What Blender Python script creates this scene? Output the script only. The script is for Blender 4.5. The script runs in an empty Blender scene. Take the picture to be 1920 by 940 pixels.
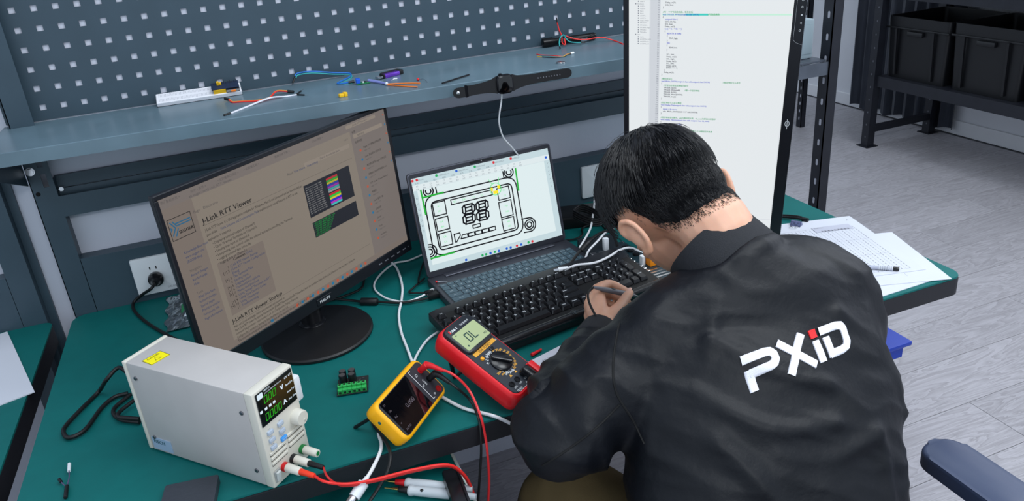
import bpy, bmesh, math, random
from mathutils import Matrix, Vector, Euler, noise
random.seed(7)
S = bpy.context.scene
COL = S.collection
PI = math.pi
R = math.radians
# ------------------------------------------------------------------ camera
cam_d = bpy.data.cameras.new('camera'); cam = bpy.data.objects.new('camera', cam_d); COL.objects.link(cam)
cam_d.sensor_fit = 'HORIZONTAL'; cam_d.sensor_width = 36.0
cam_d.lens = 1428.257 * 36.0 / 1920.0
cam_d.shift_y = -(470.0 - 430.795) / 1920.0
cam_d.clip_start = 0.05
cam.matrix_world = Matrix(((0.92842352, 0.21086054, -0.30588823, 0.35677),
                           (-0.36321396, 0.34198733, -0.86667196, -1.76182),
                           (-0.07813702, 0.9157415, 0.39409657, 1.50781), (0, 0, 0, 1)))
S.camera = cam
S.view_settings.view_transform = 'Standard'; S.view_settings.look = 'None'
S.view_settings.exposure = 0.0; S.view_settings.gamma = 1.0; S.view_settings.use_curve_mapping = False
# ------------------------------------------------------------------ light
w = bpy.data.worlds.new('world'); S.world = w; w.use_nodes = True
bg = w.node_tree.nodes['Background']; bg.inputs[0].default_value = (0.74, 0.86, 1.0, 1); bg.inputs[1].default_value = 0.90
def area(name, loc, sx, sy, power, col=(0.93, 0.97, 1.0), rot=(0, 0, 0)):
    l = bpy.data.lights.new(name, 'AREA'); l.shape = 'RECTANGLE'; l.size = sx; l.size_y = sy; l.energy = power; l.color = col
    o = bpy.data.objects.new(name, l); o.location = loc; o.rotation_euler = rot; COL.objects.link(o); return o
area('ceiling_and_fill_panel', (2.0, -1.6, 2.75), 1.2, 0.6, 24)
area('ceiling_and_fill_panel', (0.8, -0.95, 2.75), 1.2, 0.6, 13)
area('ceiling_and_fill_panel', (0.9, -3.8, 2.75), 1.2, 0.6, 46)  # fill added behind the camera to brighten the wall below the shelf
area('ceiling_and_fill_panel', (3.75, -0.45, 2.75), 1.2, 0.6, 24)
area('ceiling_and_fill_panel', (3.0, 0.8, 2.75), 1.2, 0.6, 4)
# ------------------------------------------------------------------ materials
def lin(c):
    return tuple(((x / 255.0) / 12.92 if x <= 10 else (((x / 255.0) + 0.055) / 1.055) ** 2.4) for x in c)
MATS = {}
def mat(name, rgb=(128, 128, 128), rough=0.5, metal=0.0, spec=0.5, var=0.0, vs=8.0, bump=0.0, bs=60.0, coat=0.0, emit=None, es=1.0, trans=0.0, alpha=1.0, sheen=0.0, stretch=None, ior=1.45):
    if name in MATS: return MATS[name]
    m = bpy.data.materials.new(name); m.use_nodes = True; nt = m.node_tree; N = nt.nodes; b = N['Principled BSDF']
    c = lin(rgb)
    b.inputs['Base Color'].default_value = (*c, 1); b.inputs['Roughness'].default_value = rough; b.inputs['Metallic'].default_value = metal
    b.inputs['Specular IOR Level'].default_value = spec; b.inputs['Coat Weight'].default_value = coat; b.inputs['IOR'].default_value = ior
    b.inputs['Transmission Weight'].default_value = trans; b.inputs['Alpha'].default_value = alpha; b.inputs['Sheen Weight'].default_value = sheen
    if emit is not None:
        b.inputs['Emission Color'].default_value = (*lin(emit), 1); b.inputs['Emission Strength'].default_value = es
    if var or bump:
        tc = N.new('ShaderNodeTexCoord'); src = tc.outputs['Object']
        if stretch:
            mp = N.new('ShaderNodeMapping'); mp.inputs['Scale'].default_value = stretch; nt.links.new(src, mp.inputs[0]); src = mp.outputs[0]
    if var:
        n = N.new('ShaderNodeTexNoise'); n.inputs['Scale'].default_value = vs; n.inputs['Detail'].default_value = 5; nt.links.new(src, n.inputs['Vector'])
        r = N.new('ShaderNodeValToRGB'); r.color_ramp.elements[0].position = 0.3; r.color_ramp.elements[1].position = 0.7
        r.color_ramp.elements[0].color = (*[x * (1 - var) for x in c], 1); r.color_ramp.elements[1].color = (*[min(1, x * (1 + var)) for x in c], 1)
        nt.links.new(n.outputs['Fac'], r.inputs[0]); nt.links.new(r.outputs[0], b.inputs['Base Color'])
    if bump:
        n2 = N.new('ShaderNodeTexNoise'); n2.inputs['Scale'].default_value = bs; n2.inputs['Detail'].default_value = 3; nt.links.new(src, n2.inputs['Vector'])
        bp = N.new('ShaderNodeBump'); bp.inputs['Strength'].default_value = bump; bp.inputs['Distance'].default_value = 0.002
        nt.links.new(n2.outputs['Fac'], bp.inputs['Height']); nt.links.new(bp.outputs[0], b.inputs['Normal'])
    MATS[name] = m; return m
def glow(name, rgb, s=1.0):
    # a display surface: what is shown on it gives off its own light
    return mat(name, (8, 8, 8), rough=0.35, spec=0.3, emit=rgb, es=s)
# ------------------------------------------------------------------ mesh building
TXT = {}
def text_data(s, res=2):
    k = (s, res)
    if k not in TXT:
        cu = bpy.data.curves.new('t', 'FONT'); cu.body = s; cu.size = 1; cu.resolution_u = res
        ob = bpy.data.objects.new('t', cu); me = bpy.data.meshes.new_from_object(ob)
        vs = [v.co[:] for v in me.vertices]; fs = [list(p.vertices) for p in me.polygons]
        bpy.data.objects.remove(ob); bpy.data.curves.remove(cu); bpy.data.meshes.remove(me)
        TXT[k] = (vs, fs)
    return TXT[k]
def T(x=0, y=0, z=0): return Matrix.Translation((x, y, z))
def RX(a): return Matrix.Rotation(a, 4, 'X')
def RY(a): return Matrix.Rotation(a, 4, 'Y')
def RZ(a): return Matrix.Rotation(a, 4, 'Z')
UPRIGHT = RX(PI / 2)      # xy drawing plane -> xz plane, seen from -y
def smooth_path(pts, n=6, closed=False):
    P = [Vector(p) for p in pts]; out = []
    L = len(P)
    for i in range(L if closed else L - 1):
        p0 = P[i - 1] if (closed or i > 0) else P[0] * 2 - P[1]
        p1 = P[i]; p2 = P[(i + 1) % L]
        p3 = P[(i + 2) % L] if (closed or i + 2 < L) else P[-1] * 2 - P[-2]
        for k in range(n):
            t = k / n
            out.append(0.5 * ((2 * p1) + (p2 - p0) * t + (2 * p0 - 5 * p1 + 4 * p2 - p3) * t * t + (3 * p1 - p0 - 3 * p2 + p3) * t ** 3))
    if not closed: out.append(P[-1].copy())
    return out
def rrect(wd, h, r, n=4, cx=0, cy=0):
    out = []
    for (sx, sy, a0) in ((1, 1, 0), (-1, 1, PI / 2), (-1, -1, PI), (1, -1, 3 * PI / 2)):
        for k in range(n + 1):
            a = a0 + k * PI / 2 / n
            out.append((cx + sx * (wd / 2 - r) + r * math.cos(a), cy + sy * (h / 2 - r) + r * math.sin(a)))
    return out
class B:
    def __init__(s, M=None): s.bm = bmesh.new(); s.M = M or Matrix()
    def tf(s, M): return s.M @ M if M is not None else s.M
    def box(s, c, sz, bev=0, seg=2, M=None):
        r = bmesh.ops.create_cube(s.bm, size=1); vs = r['verts']; m = s.tf(M)
        for v in vs: v.co = m @ Vector((c[0] + v.co.x * sz[0], c[1] + v.co.y * sz[1], c[2] + v.co.z * sz[2]))
        if bev:
            es = list({e for v in vs for e in v.link_edges})
            bmesh.ops.bevel(s.bm, geom=es, offset=bev, segments=seg, affect='EDGES', profile=0.5)
        return s
    def b2(s, a, b, bev=0, seg=2, M=None):
        return s.box([(a[i] + b[i]) / 2 for i in range(3)], [abs(b[i] - a[i]) for i in range(3)], bev, seg, M)
    def prism(s, poly, z0, z1, M=None, bev=0, seg=2, taper=1.0):
        m = s.tf(M); bm = s.bm
        cx = sum(p[0] for p in poly) / len(poly); cy = sum(p[1] for p in poly) / len(poly)
        lo = [bm.verts.new(m @ Vector((x, y, z0))) for x, y in poly]
        hi = [bm.verts.new(m @ Vector((cx + (x - cx) * taper, cy + (y - cy) * taper, z1))) for x, y in poly]
        n = len(poly)
        bm.faces.new(list(reversed(lo))); f = bm.faces.new(hi)
        for i in range(n): bm.faces.new((lo[i], lo[(i + 1) % n], hi[(i + 1) % n], hi[i]))
        if bev: bmesh.ops.bevel(bm, geom=list(f.edges), offset=bev, segments=seg, affect='EDGES', profile=0.5)
        return s
    def flat(s, poly, z=0, M=None):
        m = s.tf(M); s.bm.faces.new([s.bm.verts.new(m @ Vector((x, y, z))) for x, y in poly]); return s
    def quad(s, pts, M=None):
        m = s.tf(M); s.bm.faces.new([s.bm.verts.new(m @ Vector(p)) for p in pts]); return s
    def rings(s, rings, cap=True, closed=False):
        bm = s.bm; V = [[bm.verts.new(p) for p in r] for r in rings]; n = len(V[0])
        for i in range(len(V) - 1 + (1 if closed else 0)):
            a = V[i]; b = V[(i + 1) % len(V)]
            for k in range(n): bm.faces.new((a[k], a[(k + 1) % n], b[(k + 1) % n], b[k]))
        if cap and not closed:
            bm.faces.new(list(reversed(V[0]))); bm.faces.new(V[-1])
        return s
    def tube(s, pts, r, n=8, sm=5, M=None, closed=False):
        m = s.tf(M)
        P = smooth_path(pts, sm, closed) if sm else [Vector(p) for p in pts]
        rr = r if isinstance(r, (list, tuple)) else None
        d0 = (P[1] - P[0]).normalized(); up = Vector((0, 0, 1)) if abs(d0.z) < 0.9 else Vector((1, 0, 0))
        u = d0.cross(up).normalized(); rings = []
        L = len(P)
        for i, p in enumerate(P):
            d = (P[(i + 1) % L] - P[i - 1]) if (closed or 0 < i < L - 1) else (P[1] - P[0] if i == 0 else P[-1] - P[-2])
            if d.length < 1e-9: d = d0
            d = d.normalized(); u = (u - d * u.dot(d)); u = u.normalized() if u.length > 1e-6 else d.orthogonal().normalized(); v = d.cross(u)
            if rr: x = i / (L - 1) * (len(rr) - 1); k = min(int(x), len(rr) - 2); rad = rr[k] + (rr[k + 1] - rr[k]) * (x - k)
            else: rad = r
            rings.append([m @ (p + (u * math.cos(2 * PI * k / n) + v * math.sin(2 * PI * k / n)) * rad) for k in range(n)])
        return s.rings(rings, True, closed)
    def cyl(s, p0, p1, r0, r1=None, n=16, M=None, bev=0):
        r1 = r0 if r1 is None else r1
        if not bev: return s.tube([p0, p1], [r0, r1], n, 0, M)
        p0 = Vector(p0); p1 = Vector(p1); d = (p1 - p0).normalized() * bev
        return s.tube([p0, p0 + d * .3, p0 + d, p1 - d, p1 - d * .3, p1], [r0 - bev, r0 - bev * .3, r0, r1, r1 - bev * .3, r1 - bev], n, 0, M)
    def lathe(s, prof, n=24, M=None):
        m = s.tf(M); return s.rings([[m @ Vector((r * math.cos(2 * PI * k / n), r * math.sin(2 * PI * k / n), z)) for k in range(n)] for r, z in prof])
    def ball(s, c, r, M=None, u=16, v=10):
        rr = r if isinstance(r, (tuple, list)) else (r, r, r); m = s.tf(M)
        q = bmesh.ops.create_uvsphere(s.bm, u_segments=u, v_segments=v, radius=1)
        for x in q['verts']: x.co = m @ Vector((c[0] + x.co.x * rr[0], c[1] + x.co.y * rr[1], c[2] + x.co.z * rr[2]))
        return s
    def text(s, body, size, x=0, y=0, z=0, M=None, align='L', sx=1.0, res=2, bold=0):
        vs, fs = text_data(body, res)
        if not vs: return s
        m = s.tf(M); wd = max(v[0] for v in vs) * size * sx
        off = {'L': 0, 'C': -wd / 2, 'R': -wd}[align]
        for bx in ((0,) if not bold else (-bold / 2, bold / 2)):
            V = [s.bm.verts.new(m @ Vector((x + off + bx + v[0] * size * sx, y + v[1] * size, z + (0.00002 if bx > 0 else 0)))) for v in vs]
            for f in fs:
                try: s.bm.faces.new([V[i] for i in f])
                except ValueError: pass
        return s
    def line(s, pts, wd, z=0, M=None, closed=False):
        m = s.tf(M); P = [Vector((p[0], p[1])) for p in pts]; n = len(P)
        for i in range(n if closed else n - 1):
            a = P[i]; b = P[(i + 1) % n]; d = (b - a)
            if d.length < 1e-9: continue
            d.normalize(); q = Vector((-d.y, d.x)) * wd / 2; e = d * wd * 0.45
            s.bm.faces.new([s.bm.verts.new(m @ Vector((p.x, p.y, z))) for p in (a - q - e, b - q + e, b + q + e, a + q - e)])
        return s
    def obj(s, name, m, parent=None, smooth=40, kind=None):
        bmesh.ops.recalc_face_normals(s.bm, faces=s.bm.faces[:]) if smooth is not None else None
        me = bpy.data.meshes.new(name); s.bm.to_mesh(me); s.bm.free()
        me.materials.append(m)
        if smooth:
            for p in me.polygons: p.use_smooth = True
            me.set_sharp_from_angle(angle=R(smooth))
        o = bpy.data.objects.new(name, me); COL.objects.link(o)
        if parent is not None: o.parent = parent
        if kind: o['kind'] = kind
        return o
def ink(bd, name, m, parent): return bd.obj(name, m, parent, smooth=None, kind='stuff')
def tag(o, label, cat, group=None):
    o['label'] = label; o['category'] = cat
    if group: o['group'] = group
    return o
def thing(name, label, cat, M=None, group=None):
    o = bpy.data.objects.new(name, None); o.empty_display_size = 0.05; COL.objects.link(o)
    if M is not None: o.matrix_world = M if isinstance(M, Matrix) else T(*M)
    return tag(o, label, cat, group)
def struct(o): o['kind'] = 'structure'; return o
def copy_tree(o, M=None, label=None):
    c = o.copy(); COL.objects.link(c)
    if M is not None: c.matrix_world = M
    if label: c['label'] = label
    for ch in o.children:
        d = ch.copy(); COL.objects.link(d); d.parent = c
        for g in ch.children:
            e = g.copy(); COL.objects.link(e); e.parent = d
    return c
def share(o, parent, M):                      # an alike piece sharing its mesh
    c = o.copy(); COL.objects.link(c); c.parent = parent; c.matrix_local = M; return c
# ------------------------------------------------------------------ common materials
M_STEEL = mat('bench_steel', (57, 75, 87), rough=0.42, spec=0.5, var=0.06, vs=14, bump=0.05, bs=900)
M_SHELF = mat('shelf_steel', (98, 120, 132), rough=0.28, spec=0.55, var=0.14, vs=9, bump=0.04, bs=700)
M_MAT = mat('green_rubber_mat', (2, 98, 96), rough=0.55, spec=0.35, var=0.05, vs=30, bump=0.08, bs=1500)
M_EDGE = mat('black_edge_band', (24, 24, 30), rough=0.5, var=0.1, bump=0.1, bs=500)
M_BLK = mat('black_plastic', (18, 19, 22), rough=0.42, spec=0.5, var=0.1, vs=40, bump=0.05, bs=800)
M_BLKS = mat('satin_black_plastic', (20, 21, 25), rough=0.25, spec=0.5, var=0.05)
M_RUB = mat('black_cable_rubber', (14, 14, 16), rough=0.45, var=0.05)
M_WCAB = mat('white_cable', (226, 228, 232), rough=0.4, var=0.03)
M_WHITE = mat('white_plastic', (222, 226, 230), rough=0.35, var=0.02)
M_INKW = mat('white_print', (225, 228, 230), rough=0.5)
M_INKK = mat('black_print', (20, 20, 26), rough=0.6)
M_INKG = mat('grey_print', (120, 122, 130), rough=0.6)
M_CHROME = mat('bright_metal', (200, 202, 205), rough=0.2, metal=1.0, var=0.05)
M_GOLD = mat('gold_contact', (214, 178, 96), rough=0.25, metal=1.0, var=0.05)
M_ALU = mat('grey_aluminium', (120, 122, 128), rough=0.35, metal=0.9, var=0.05)
M_RED = mat('red_plastic', (214, 24, 34), rough=0.4, var=0.05)
M_REDW = mat('red_wire', (232, 44, 40), rough=0.4, var=0.04)
M_ORANGE = mat('orange_wire', (236, 124, 40), rough=0.4, var=0.04)
M_YEL = mat('yellow_plastic', (240, 190, 30), rough=0.4, var=0.04)
M_TEALW = mat('teal_wire', (40, 160, 160), rough=0.4, var=0.04)
M_BLUEW = mat('blue_wire', (30, 110, 200), rough=0.4, var=0.04)
M_GREENP = mat('green_circuit_board', (20, 120, 70), rough=0.4, var=0.1)
M_PAPER = mat('white_paper', (206, 209, 219), rough=0.8, var=0.02, bump=0.05, bs=40)
# ================================================================== the setting
B().b2((-3.2, -3.2, -0.12), (4.5, 5.0, -0.006)).obj('floor', mat('floor_screed', (120, 120, 126), rough=0.8, var=0.1), smooth=None)
floor = struct(bpy.data.objects['floor'])
def plank_mat():
    m = bpy.data.materials.new('grey_oak_laminate'); m.use_nodes = True; nt = m.node_tree; N = nt.nodes; b = N['Principled BSDF']
    tc = N.new('ShaderNodeTexCoord'); oi = N.new('ShaderNodeObjectInfo')
    add = N.new('ShaderNodeVectorMath'); add.operation = 'ADD'; mul = N.new('ShaderNodeVectorMath'); mul.operation = 'SCALE'; mul.inputs['Scale'].default_value = 37.0
    comb = N.new('ShaderNodeCombineXYZ')
    for i in range(3): nt.links.new(oi.outputs['Random'], comb.inputs[i])
    nt.links.new(comb.outputs[0], mul.inputs[0]); nt.links.new(tc.outputs['Object'], add.inputs[0]); nt.links.new(mul.outputs[0], add.inputs[1])
    mp = N.new('ShaderNodeMapping'); mp.inputs['Scale'].default_value = (0.95, 6.5, 1.0); nt.links.new(add.outputs[0], mp.inputs[0])
    wv = N.new('ShaderNodeTexNoise'); wv.inputs['Scale'].default_value = 2.0; wv.inputs['Detail'].default_value = 7; wv.inputs['Distortion'].default_value = 1.4; nt.links.new(mp.outputs[0], wv.inputs['Vector'])
    mp2 = N.new('ShaderNodeMapping'); mp2.inputs['Scale'].default_value = (3.0, 120.0, 1.0); nt.links.new(add.outputs[0], mp2.inputs[0])
    fine = N.new('ShaderNodeTexNoise'); fine.inputs['Scale'].default_value = 2.5; fine.inputs['Detail'].default_value = 4; nt.links.new(mp2.outputs[0], fine.inputs['Vector'])
    ring = N.new('ShaderNodeMath'); ring.operation = 'MULTIPLY'; ring.inputs[1].default_value = 10.0; nt.links.new(wv.outputs['Fac'], ring.inputs[0])
    fr = N.new('ShaderNodeMath'); fr.operation = 'FRACT'; nt.links.new(ring.outputs[0], fr.inputs[0])
    mixf = N.new('ShaderNodeMath'); mixf.operation = 'MULTIPLY_ADD'; mixf.inputs[1].default_value = 0.42; nt.links.new(fr.outputs[0], mixf.inputs[0])
    fs = N.new('ShaderNodeMath'); fs.operation = 'MULTIPLY_ADD'; fs.inputs[1].default_value = 0.6; fs.inputs[2].default_value = 0.12; nt.links.new(fine.outputs['Fac'], fs.inputs[0]); nt.links.new(fs.outputs[0], mixf.inputs[2])
    rp = N.new('ShaderNodeValToRGB'); e = rp.color_ramp.elements
    e[0].position = 0.3; e[0].color = (*lin((142, 139, 143)), 1); e[1].position = 0.85; e[1].color = (*lin((174, 171, 177)), 1)
    nt.links.new(mixf.outputs[0], rp.inputs[0])
    hsv = N.new('ShaderNodeHueSaturation'); vr = N.new('ShaderNodeMapRange'); vr.inputs['To Min'].default_value = 0.93; vr.inputs['To Max'].default_value = 1.05
    nt.links.new(oi.outputs['Random'], vr.inputs['Value']); nt.links.new(vr.outputs[0], hsv.inputs['Value']); nt.links.new(rp.outputs[0], hsv.inputs['Color'])
    nt.links.new(hsv.outputs[0], b.inputs['Base Color']); b.inputs['Roughness'].default_value = 0.48
    bp = N.new('ShaderNodeBump'); bp.inputs['Strength'].default_value = 0.12; bp.inputs['Distance'].default_value = 0.001; nt.links.new(fine.outputs['Fac'], bp.inputs['Height']); nt.links.new(bp.outputs[0], b.inputs['Normal'])
    return m
M_PLANK = plank_mat()
PW, PL = 0.1955, 1.22
pl0 = None; npl = 0
for j in range(-9, 18):
    y0 = -0.433 + j * PW
    offx = {0: 2.25, -1: 2.25 - 0.0, -2: 1.55}.get(j, (j * 0.473) % PL)
    if j == -1: offx = 2.252
    if j == 0: offx = 1.62
    k0 = math.floor((-0.6 - offx) / PL)
    for k in range(k0, k0 + 7):
        xa = offx + k * PL; xb = xa + PL
        xa_, xb_ = max(xa, -1.2), min(xb, 4.38)
        if xb_ - xa_ < 0.02: continue
        full = abs((xb_ - xa_) - PL) < 1e-6
        if full and pl0 is not None:
            share(pl0, floor, T((xa + xb) / 2, y0 + PW / 2, -0.003)); npl += 1; continue
        o = B().box((0, 0, 0), (xb_ - xa_ - 0.0016, PW - 0.0016, 0.006), 0.0007, 1).obj('plank', M_PLANK, floor, smooth=None)
        o.location = ((xa_ + xb_) / 2, y0 + PW / 2, -0.003)
        if full: pl0 = o
M_WALL = mat('cool_white_plaster', (205, 208, 220), rough=0.85, var=0.04, vs=3, bump=0.12, bs=90)
struct(B().b2((-3.2, 0.0033, 0), (1.72, 0.12, 3.0)).obj('wall_back', M_WALL, smooth=None))
struct(B().b2((4.42, -3.2, 0), (4.55, 5.0, 3.0)).obj('wall_right', mat('right_wall_plaster', (206, 207, 213), rough=0.85, var=0.04, vs=3, bump=0.1, bs=60), smooth=None))
struct(B().b2((4.402, -3.2, 0), (4.4195, 5.0, 0.085), 0.004).obj('baseboard_right', mat('white_skirting', (214, 214, 218), rough=0.5, var=0.03), smooth=None))
# daylight window in the right wall, beside the curtain
wn = struct(B().b2((4.405, -1.55, 1.0), (4.4185, 1.35, 2.45)).obj('window_1', glow('daylight_pane', (232, 240, 255), 2.2), smooth=None))
for a, b in (((4.395, -1.60, 0.95), (4.4195, 1.40, 1.0)), ((4.395, -1.60, 2.45), (4.4195, 1.40, 2.5)), ((4.395, -1.60, 1.0), (4.4195, -1.55, 2.45)), ((4.395, 1.35, 1.0), (4.4195, 1.40, 2.45)), ((4.395, -0.13, 1.0), (4.404, -0.07, 2.45))):
    B().b2(a, b).obj('window_frame', mat('white_frame', (220, 222, 226), rough=.4, var=.02), wn, smooth=None)
# ================================================================== workbench
Z = 0.75
wb = thing('workbench', 'long steel workbench with green rubber top and black edge', 'workbench', (0.79, -0.41, 0))
def L_(x, y, z): return (x - 0.79, y + 0.41, z)
WBM = T(-0.79, 0.41, 0)
XL, XR, YF, YB = -0.066, 1.652, -0.796, -0.0305
def topshape(o=0.0, r=0.03):
    return rrect(XR - XL - 2 * o, YB - YF - 2 * o, r, 5, (XL + XR) / 2, (YF + YB) / 2)
B(WBM).prism(topshape(0.001, 0.024), 0.746, Z, bev=0.0012, seg=1).obj('green_mat', M_MAT, wb)
eb = B(WBM); eb.prism(topshape(0, 0.025), 0.709, 0.746, bev=0.003); eb.obj('edge_band', M_EDGE, wb)
for (x0, x1) in ((-0.03, 0.01), (1.36, 1.40)):
    for y0 in (-0.1, -0.74):
        B(WBM).b2((x0, y0, 0), (x1, y0 + 0.04, 0.69), 0.003).obj('leg', M_STEEL, wb)
B(WBM).b2((0.0, -0.735, 0.665), (1.50, -0.70, 0.709)).b2((0.0, -0.10, 0.63), (1.50, -0.06, 0.709)).obj('apron_rail', M_STEEL, wb, smooth=None)
B(WBM).b2((1.50, -0.76, 0.685), (1.585, -0.70, 0.7085), 0.002).obj('corner_bracket', M_ALU, wb, smooth=None)
# the back frame: uprights, rails, back panel
bf = thing('bench_back_frame', 'dark steel back frame of uprights and rails behind the workbench', 'frame', (0.79, -0.01, 0))
BFM = T(-0.79, 0.01, 0)
def upright(x0, x1, nm, par, M):
    u = B(M); yf = -0.030
    # front face with two oblong slots cut as real openings; the round hole's dark is a painted disc
    zs = [0.0, 1.036, 1.044, 1.066, 1.074, 1.098, 1.106, 1.128, 1.136, 1.8]
    sx0, sx1 = x0 + (x1 - x0) * 0.54, x0 + (x1 - x0) * 0.77
    slots = ((1.064, 1.094), (1.104, 1.13))
    cuts = [0.0] + [z for s_ in slots for z in s_] + [1.8]
    u.b2((x0, yf, 0), (sx0, yf + 0.0018, 1.8)); u.b2((sx1, yf, 0), (x1, yf + 0.0018, 1.8))
    for a, b in ((0.0, 1.046), (1.074, 1.089), (1.114, 1.8)): u.b2((sx0, yf, a), (sx1, yf + 0.0018, b))
    u.b2((x0, yf, 0), (x0 + 0.0018, 0.003, 1.8)); u.b2((x1 - 0.0018, yf + 0.0018, 0), (x1, 0.003, 1.06))
    o = u.obj('upright_post', M_STEEL, par, smooth=None)
    hx = x0 + (x1 - x0) * 0.20
    b = B(M); b.cyl((hx, yf - 0.0008, 1.083), (hx, yf, 1.083), 0.0088, n=20).cyl((hx, yf - 0.006, 1.083), (hx, yf - 0.0008, 1.083), 0.0072, 0.0068, n=6); b.obj('bolt', M_CHROME, o)
    B(M).cyl((x0 + (x1 - x0) * .22, yf - 0.0003, 1.034), (x0 + (x1 - x0) * .22, yf, 1.034), 0.0045, n=16).obj('bolt_hole', mat('hole_dark', (4, 4, 5), rough=0.9), o)
    return o
upright(-0.062, -0.018, 'l', bf, BFM); upright(1.604, 1.648, 'r', bf, BFM)
r_ = B(BFM); r_.b2((-0.018, -0.007, 1.034), (1.604, -0.0045, 1.060)); r_.b2((-0.018, -0.0045, 1.056), (1.604, 0.003, 1.060)); r_.b2((-0.018, -0.012, 1.0), (1.604, -0.009, 1.0335))
r_.obj('rear_rail', M_STEEL, bf, smooth=None)
r_ = B(BFM); r_.b2((-0.018, -0.0305, 0.977), (1.604, -0.0285, 1.0225)); r_.b2((-0.018, -0.0285, 0.977), (1.604, 0.003, 0.979)); r_.b2((-0.018, -0.0285, 1.0205), (1.604, -0.022, 1.0225))
fr_ = r_.obj('front_rail', M_STEEL, bf, smooth=None)
B(BFM).cyl((-0.011, -0.02, 1.034), (-0.011, -0.0075, 1.034), 0.005, n=6).obj('bolt', M_CHROME, fr_)
r_ = B(BFM); r_.b2((-0.0165, -0.0305, 0.745), (1.604, -0.0285, 0.878)); r_.b2((-0.018, -0.0285, 0.876), (1.604, 0.003, 0.878))
r_.obj('back_panel', M_STEEL, bf, smooth=None)
# shelf bracket under the shelf
for x in (-0.0655, 1.60):
    g = B(BFM @ T(x, 0, 0) @ Matrix(((0, 0, 1, 0), (1, 0, 0, 0), (0, 1, 0, 0), (0, 0, 0, 1))))
    g.prism([(-0.033, 1.055), (-0.033, 1.148), (-0.23, 1.148), (-0.23, 1.125)], 0, 0.0025); g.obj('shelf_bracket', M_STEEL, bf, smooth=None)
# shelf
sh = thing('steel_shelf', 'narrow blue-grey steel shelf below the pegboard', 'shelf', (0.79, -0.12, 1.15))
SM = T(-0.79, 0.12, -1.15)
ZS = 1.174
pts = [(-0.078, -0.0015), (-0.078, -0.215), (-0.060, -0.233), (1.645, -0.287), (1.66, -0.27), (1.66, -0.0015)]
B(SM).prism(pts, ZS - 0.002, ZS, bev=0.0012, seg=1).obj('shelf_top', M_SHELF, sh)
lip = B(SM)
for a, b in (((-0.078, -0.215), (-0.060, -0.233)), ((-0.060, -0.233), (1.645, -0.287)), ((1.645, -0.287), (1.66, -0.27))):
    a = Vector(a); b = Vector(b); d = (b - a).normalized(); n = Vector((-d.y, d.x)) * 0.0018
    lip.prism([tuple(a), tuple(b), tuple(b + n), tuple(a + n)], ZS - 0.0258, ZS - 0.002)
lip.obj('front_lip', M_SHELF, sh, smooth=None)
# pegboard with real square holes
def pegboard(x0, x1, z0, z1, cols, rows, cx0, cz0, p=0.038, h=0.0115):
    bm = bmesh.new()
    xs = sorted({x0, x1, *[cx0 + i * p + s * h / 2 for i in range(cols) for s in (-1, 1)]}); xs = [x for x in xs if x0 <= x <= x1]
    zs = sorted({z0, z1, *[cz0 + i * p + s * h / 2 for i in range(rows) for s in (-1, 1)]}); zs = [z for z in zs if z0 <= z <= z1]
    hx = {round(cx0 + i * p - h / 2, 5) for i in range(cols)}; hz = {round(cz0 + i * p - h / 2, 5) for i in range(rows)}
    V = {}
    def v(i, j, k):
        if (i, j, k) not in V: V[(i, j, k)] = bm.verts.new((xs[i], (0.0, 0.0013)[k], zs[j]))
        return V[(i, j, k)]
    for i in range(len(xs) - 1):
        for j in range(len(zs) - 1):
            hole = round(xs[i], 5) in hx and round(zs[j], 5) in hz and (xs[i + 1] - xs[i]) < h * 1.1 and (zs[j + 1] - zs[j]) < h * 1.1
            if not hole:
                bm.faces.new((v(i, j, 0), v(i + 1, j, 0), v(i + 1, j + 1, 0), v(i, j + 1, 0)))
                continue
            c = [(i, j), (i + 1, j), (i + 1, j + 1), (i, j + 1)]
            for a in range(4):
                p0, p1 = c[a], c[(a + 1) % 4]
                bm.faces.new((v(*p0, 0), v(*p1, 0), v(*p1, 1), v(*p0, 1)))
    b = B(); b.bm.free(); b.bm = bm; return b
pg = thing('pegboard', 'dark steel pegboard of square holes mounted above the shelf', 'pegboard', (0.79, 0.0, 1.176))
b = pegboard(-0.029, 1.645, 1.176, 1.84, 44, 18, 0.0, 1.2018)
b.M = Matrix()
bmesh.ops.translate(b.bm, verts=b.bm.verts[:], vec=(-0.79, 0, -1.176))
b.obj('panel', M_STEEL, pg, smooth=None)
B(T(-0.79, 0, -1.176)).b2((-0.073, -0.0004, 1.1765), (-0.0305, 0.0030, 1.84)).obj('side_strip', M_STEEL, pg, smooth=None)
# two wall sockets on the back panel
def socket(x, z, label):
    t = thing('wall_socket', label, 'socket', T(x, -0.0308, z))
    B().prism(rrect(0.086, 0.088, 0.004), 0, 0.007, UPRIGHT, 0.0025).obj('plate', M_WHITE, t)
    k = B()
    for dx in (-0.0065, 0.0065): k.box((dx, -0.0072, 0.018), (0.0022, 0.0006, 0.0065))
    k.obj('slots', mat('socket_slot', (6, 6, 6)), t, smooth=None)
    ink(B().text('DELIXI', 0.0055, 0.019, -0.036, 0.0072, UPRIGHT, sx=1.2), 'print', M_INKG, t)
    return t
socket(0.116, 0.809, 'white wall socket with black plug left of the landscape monitor')
socket(1.216, 0.809, 'white wall socket half hidden behind the person\'s hair')
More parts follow.
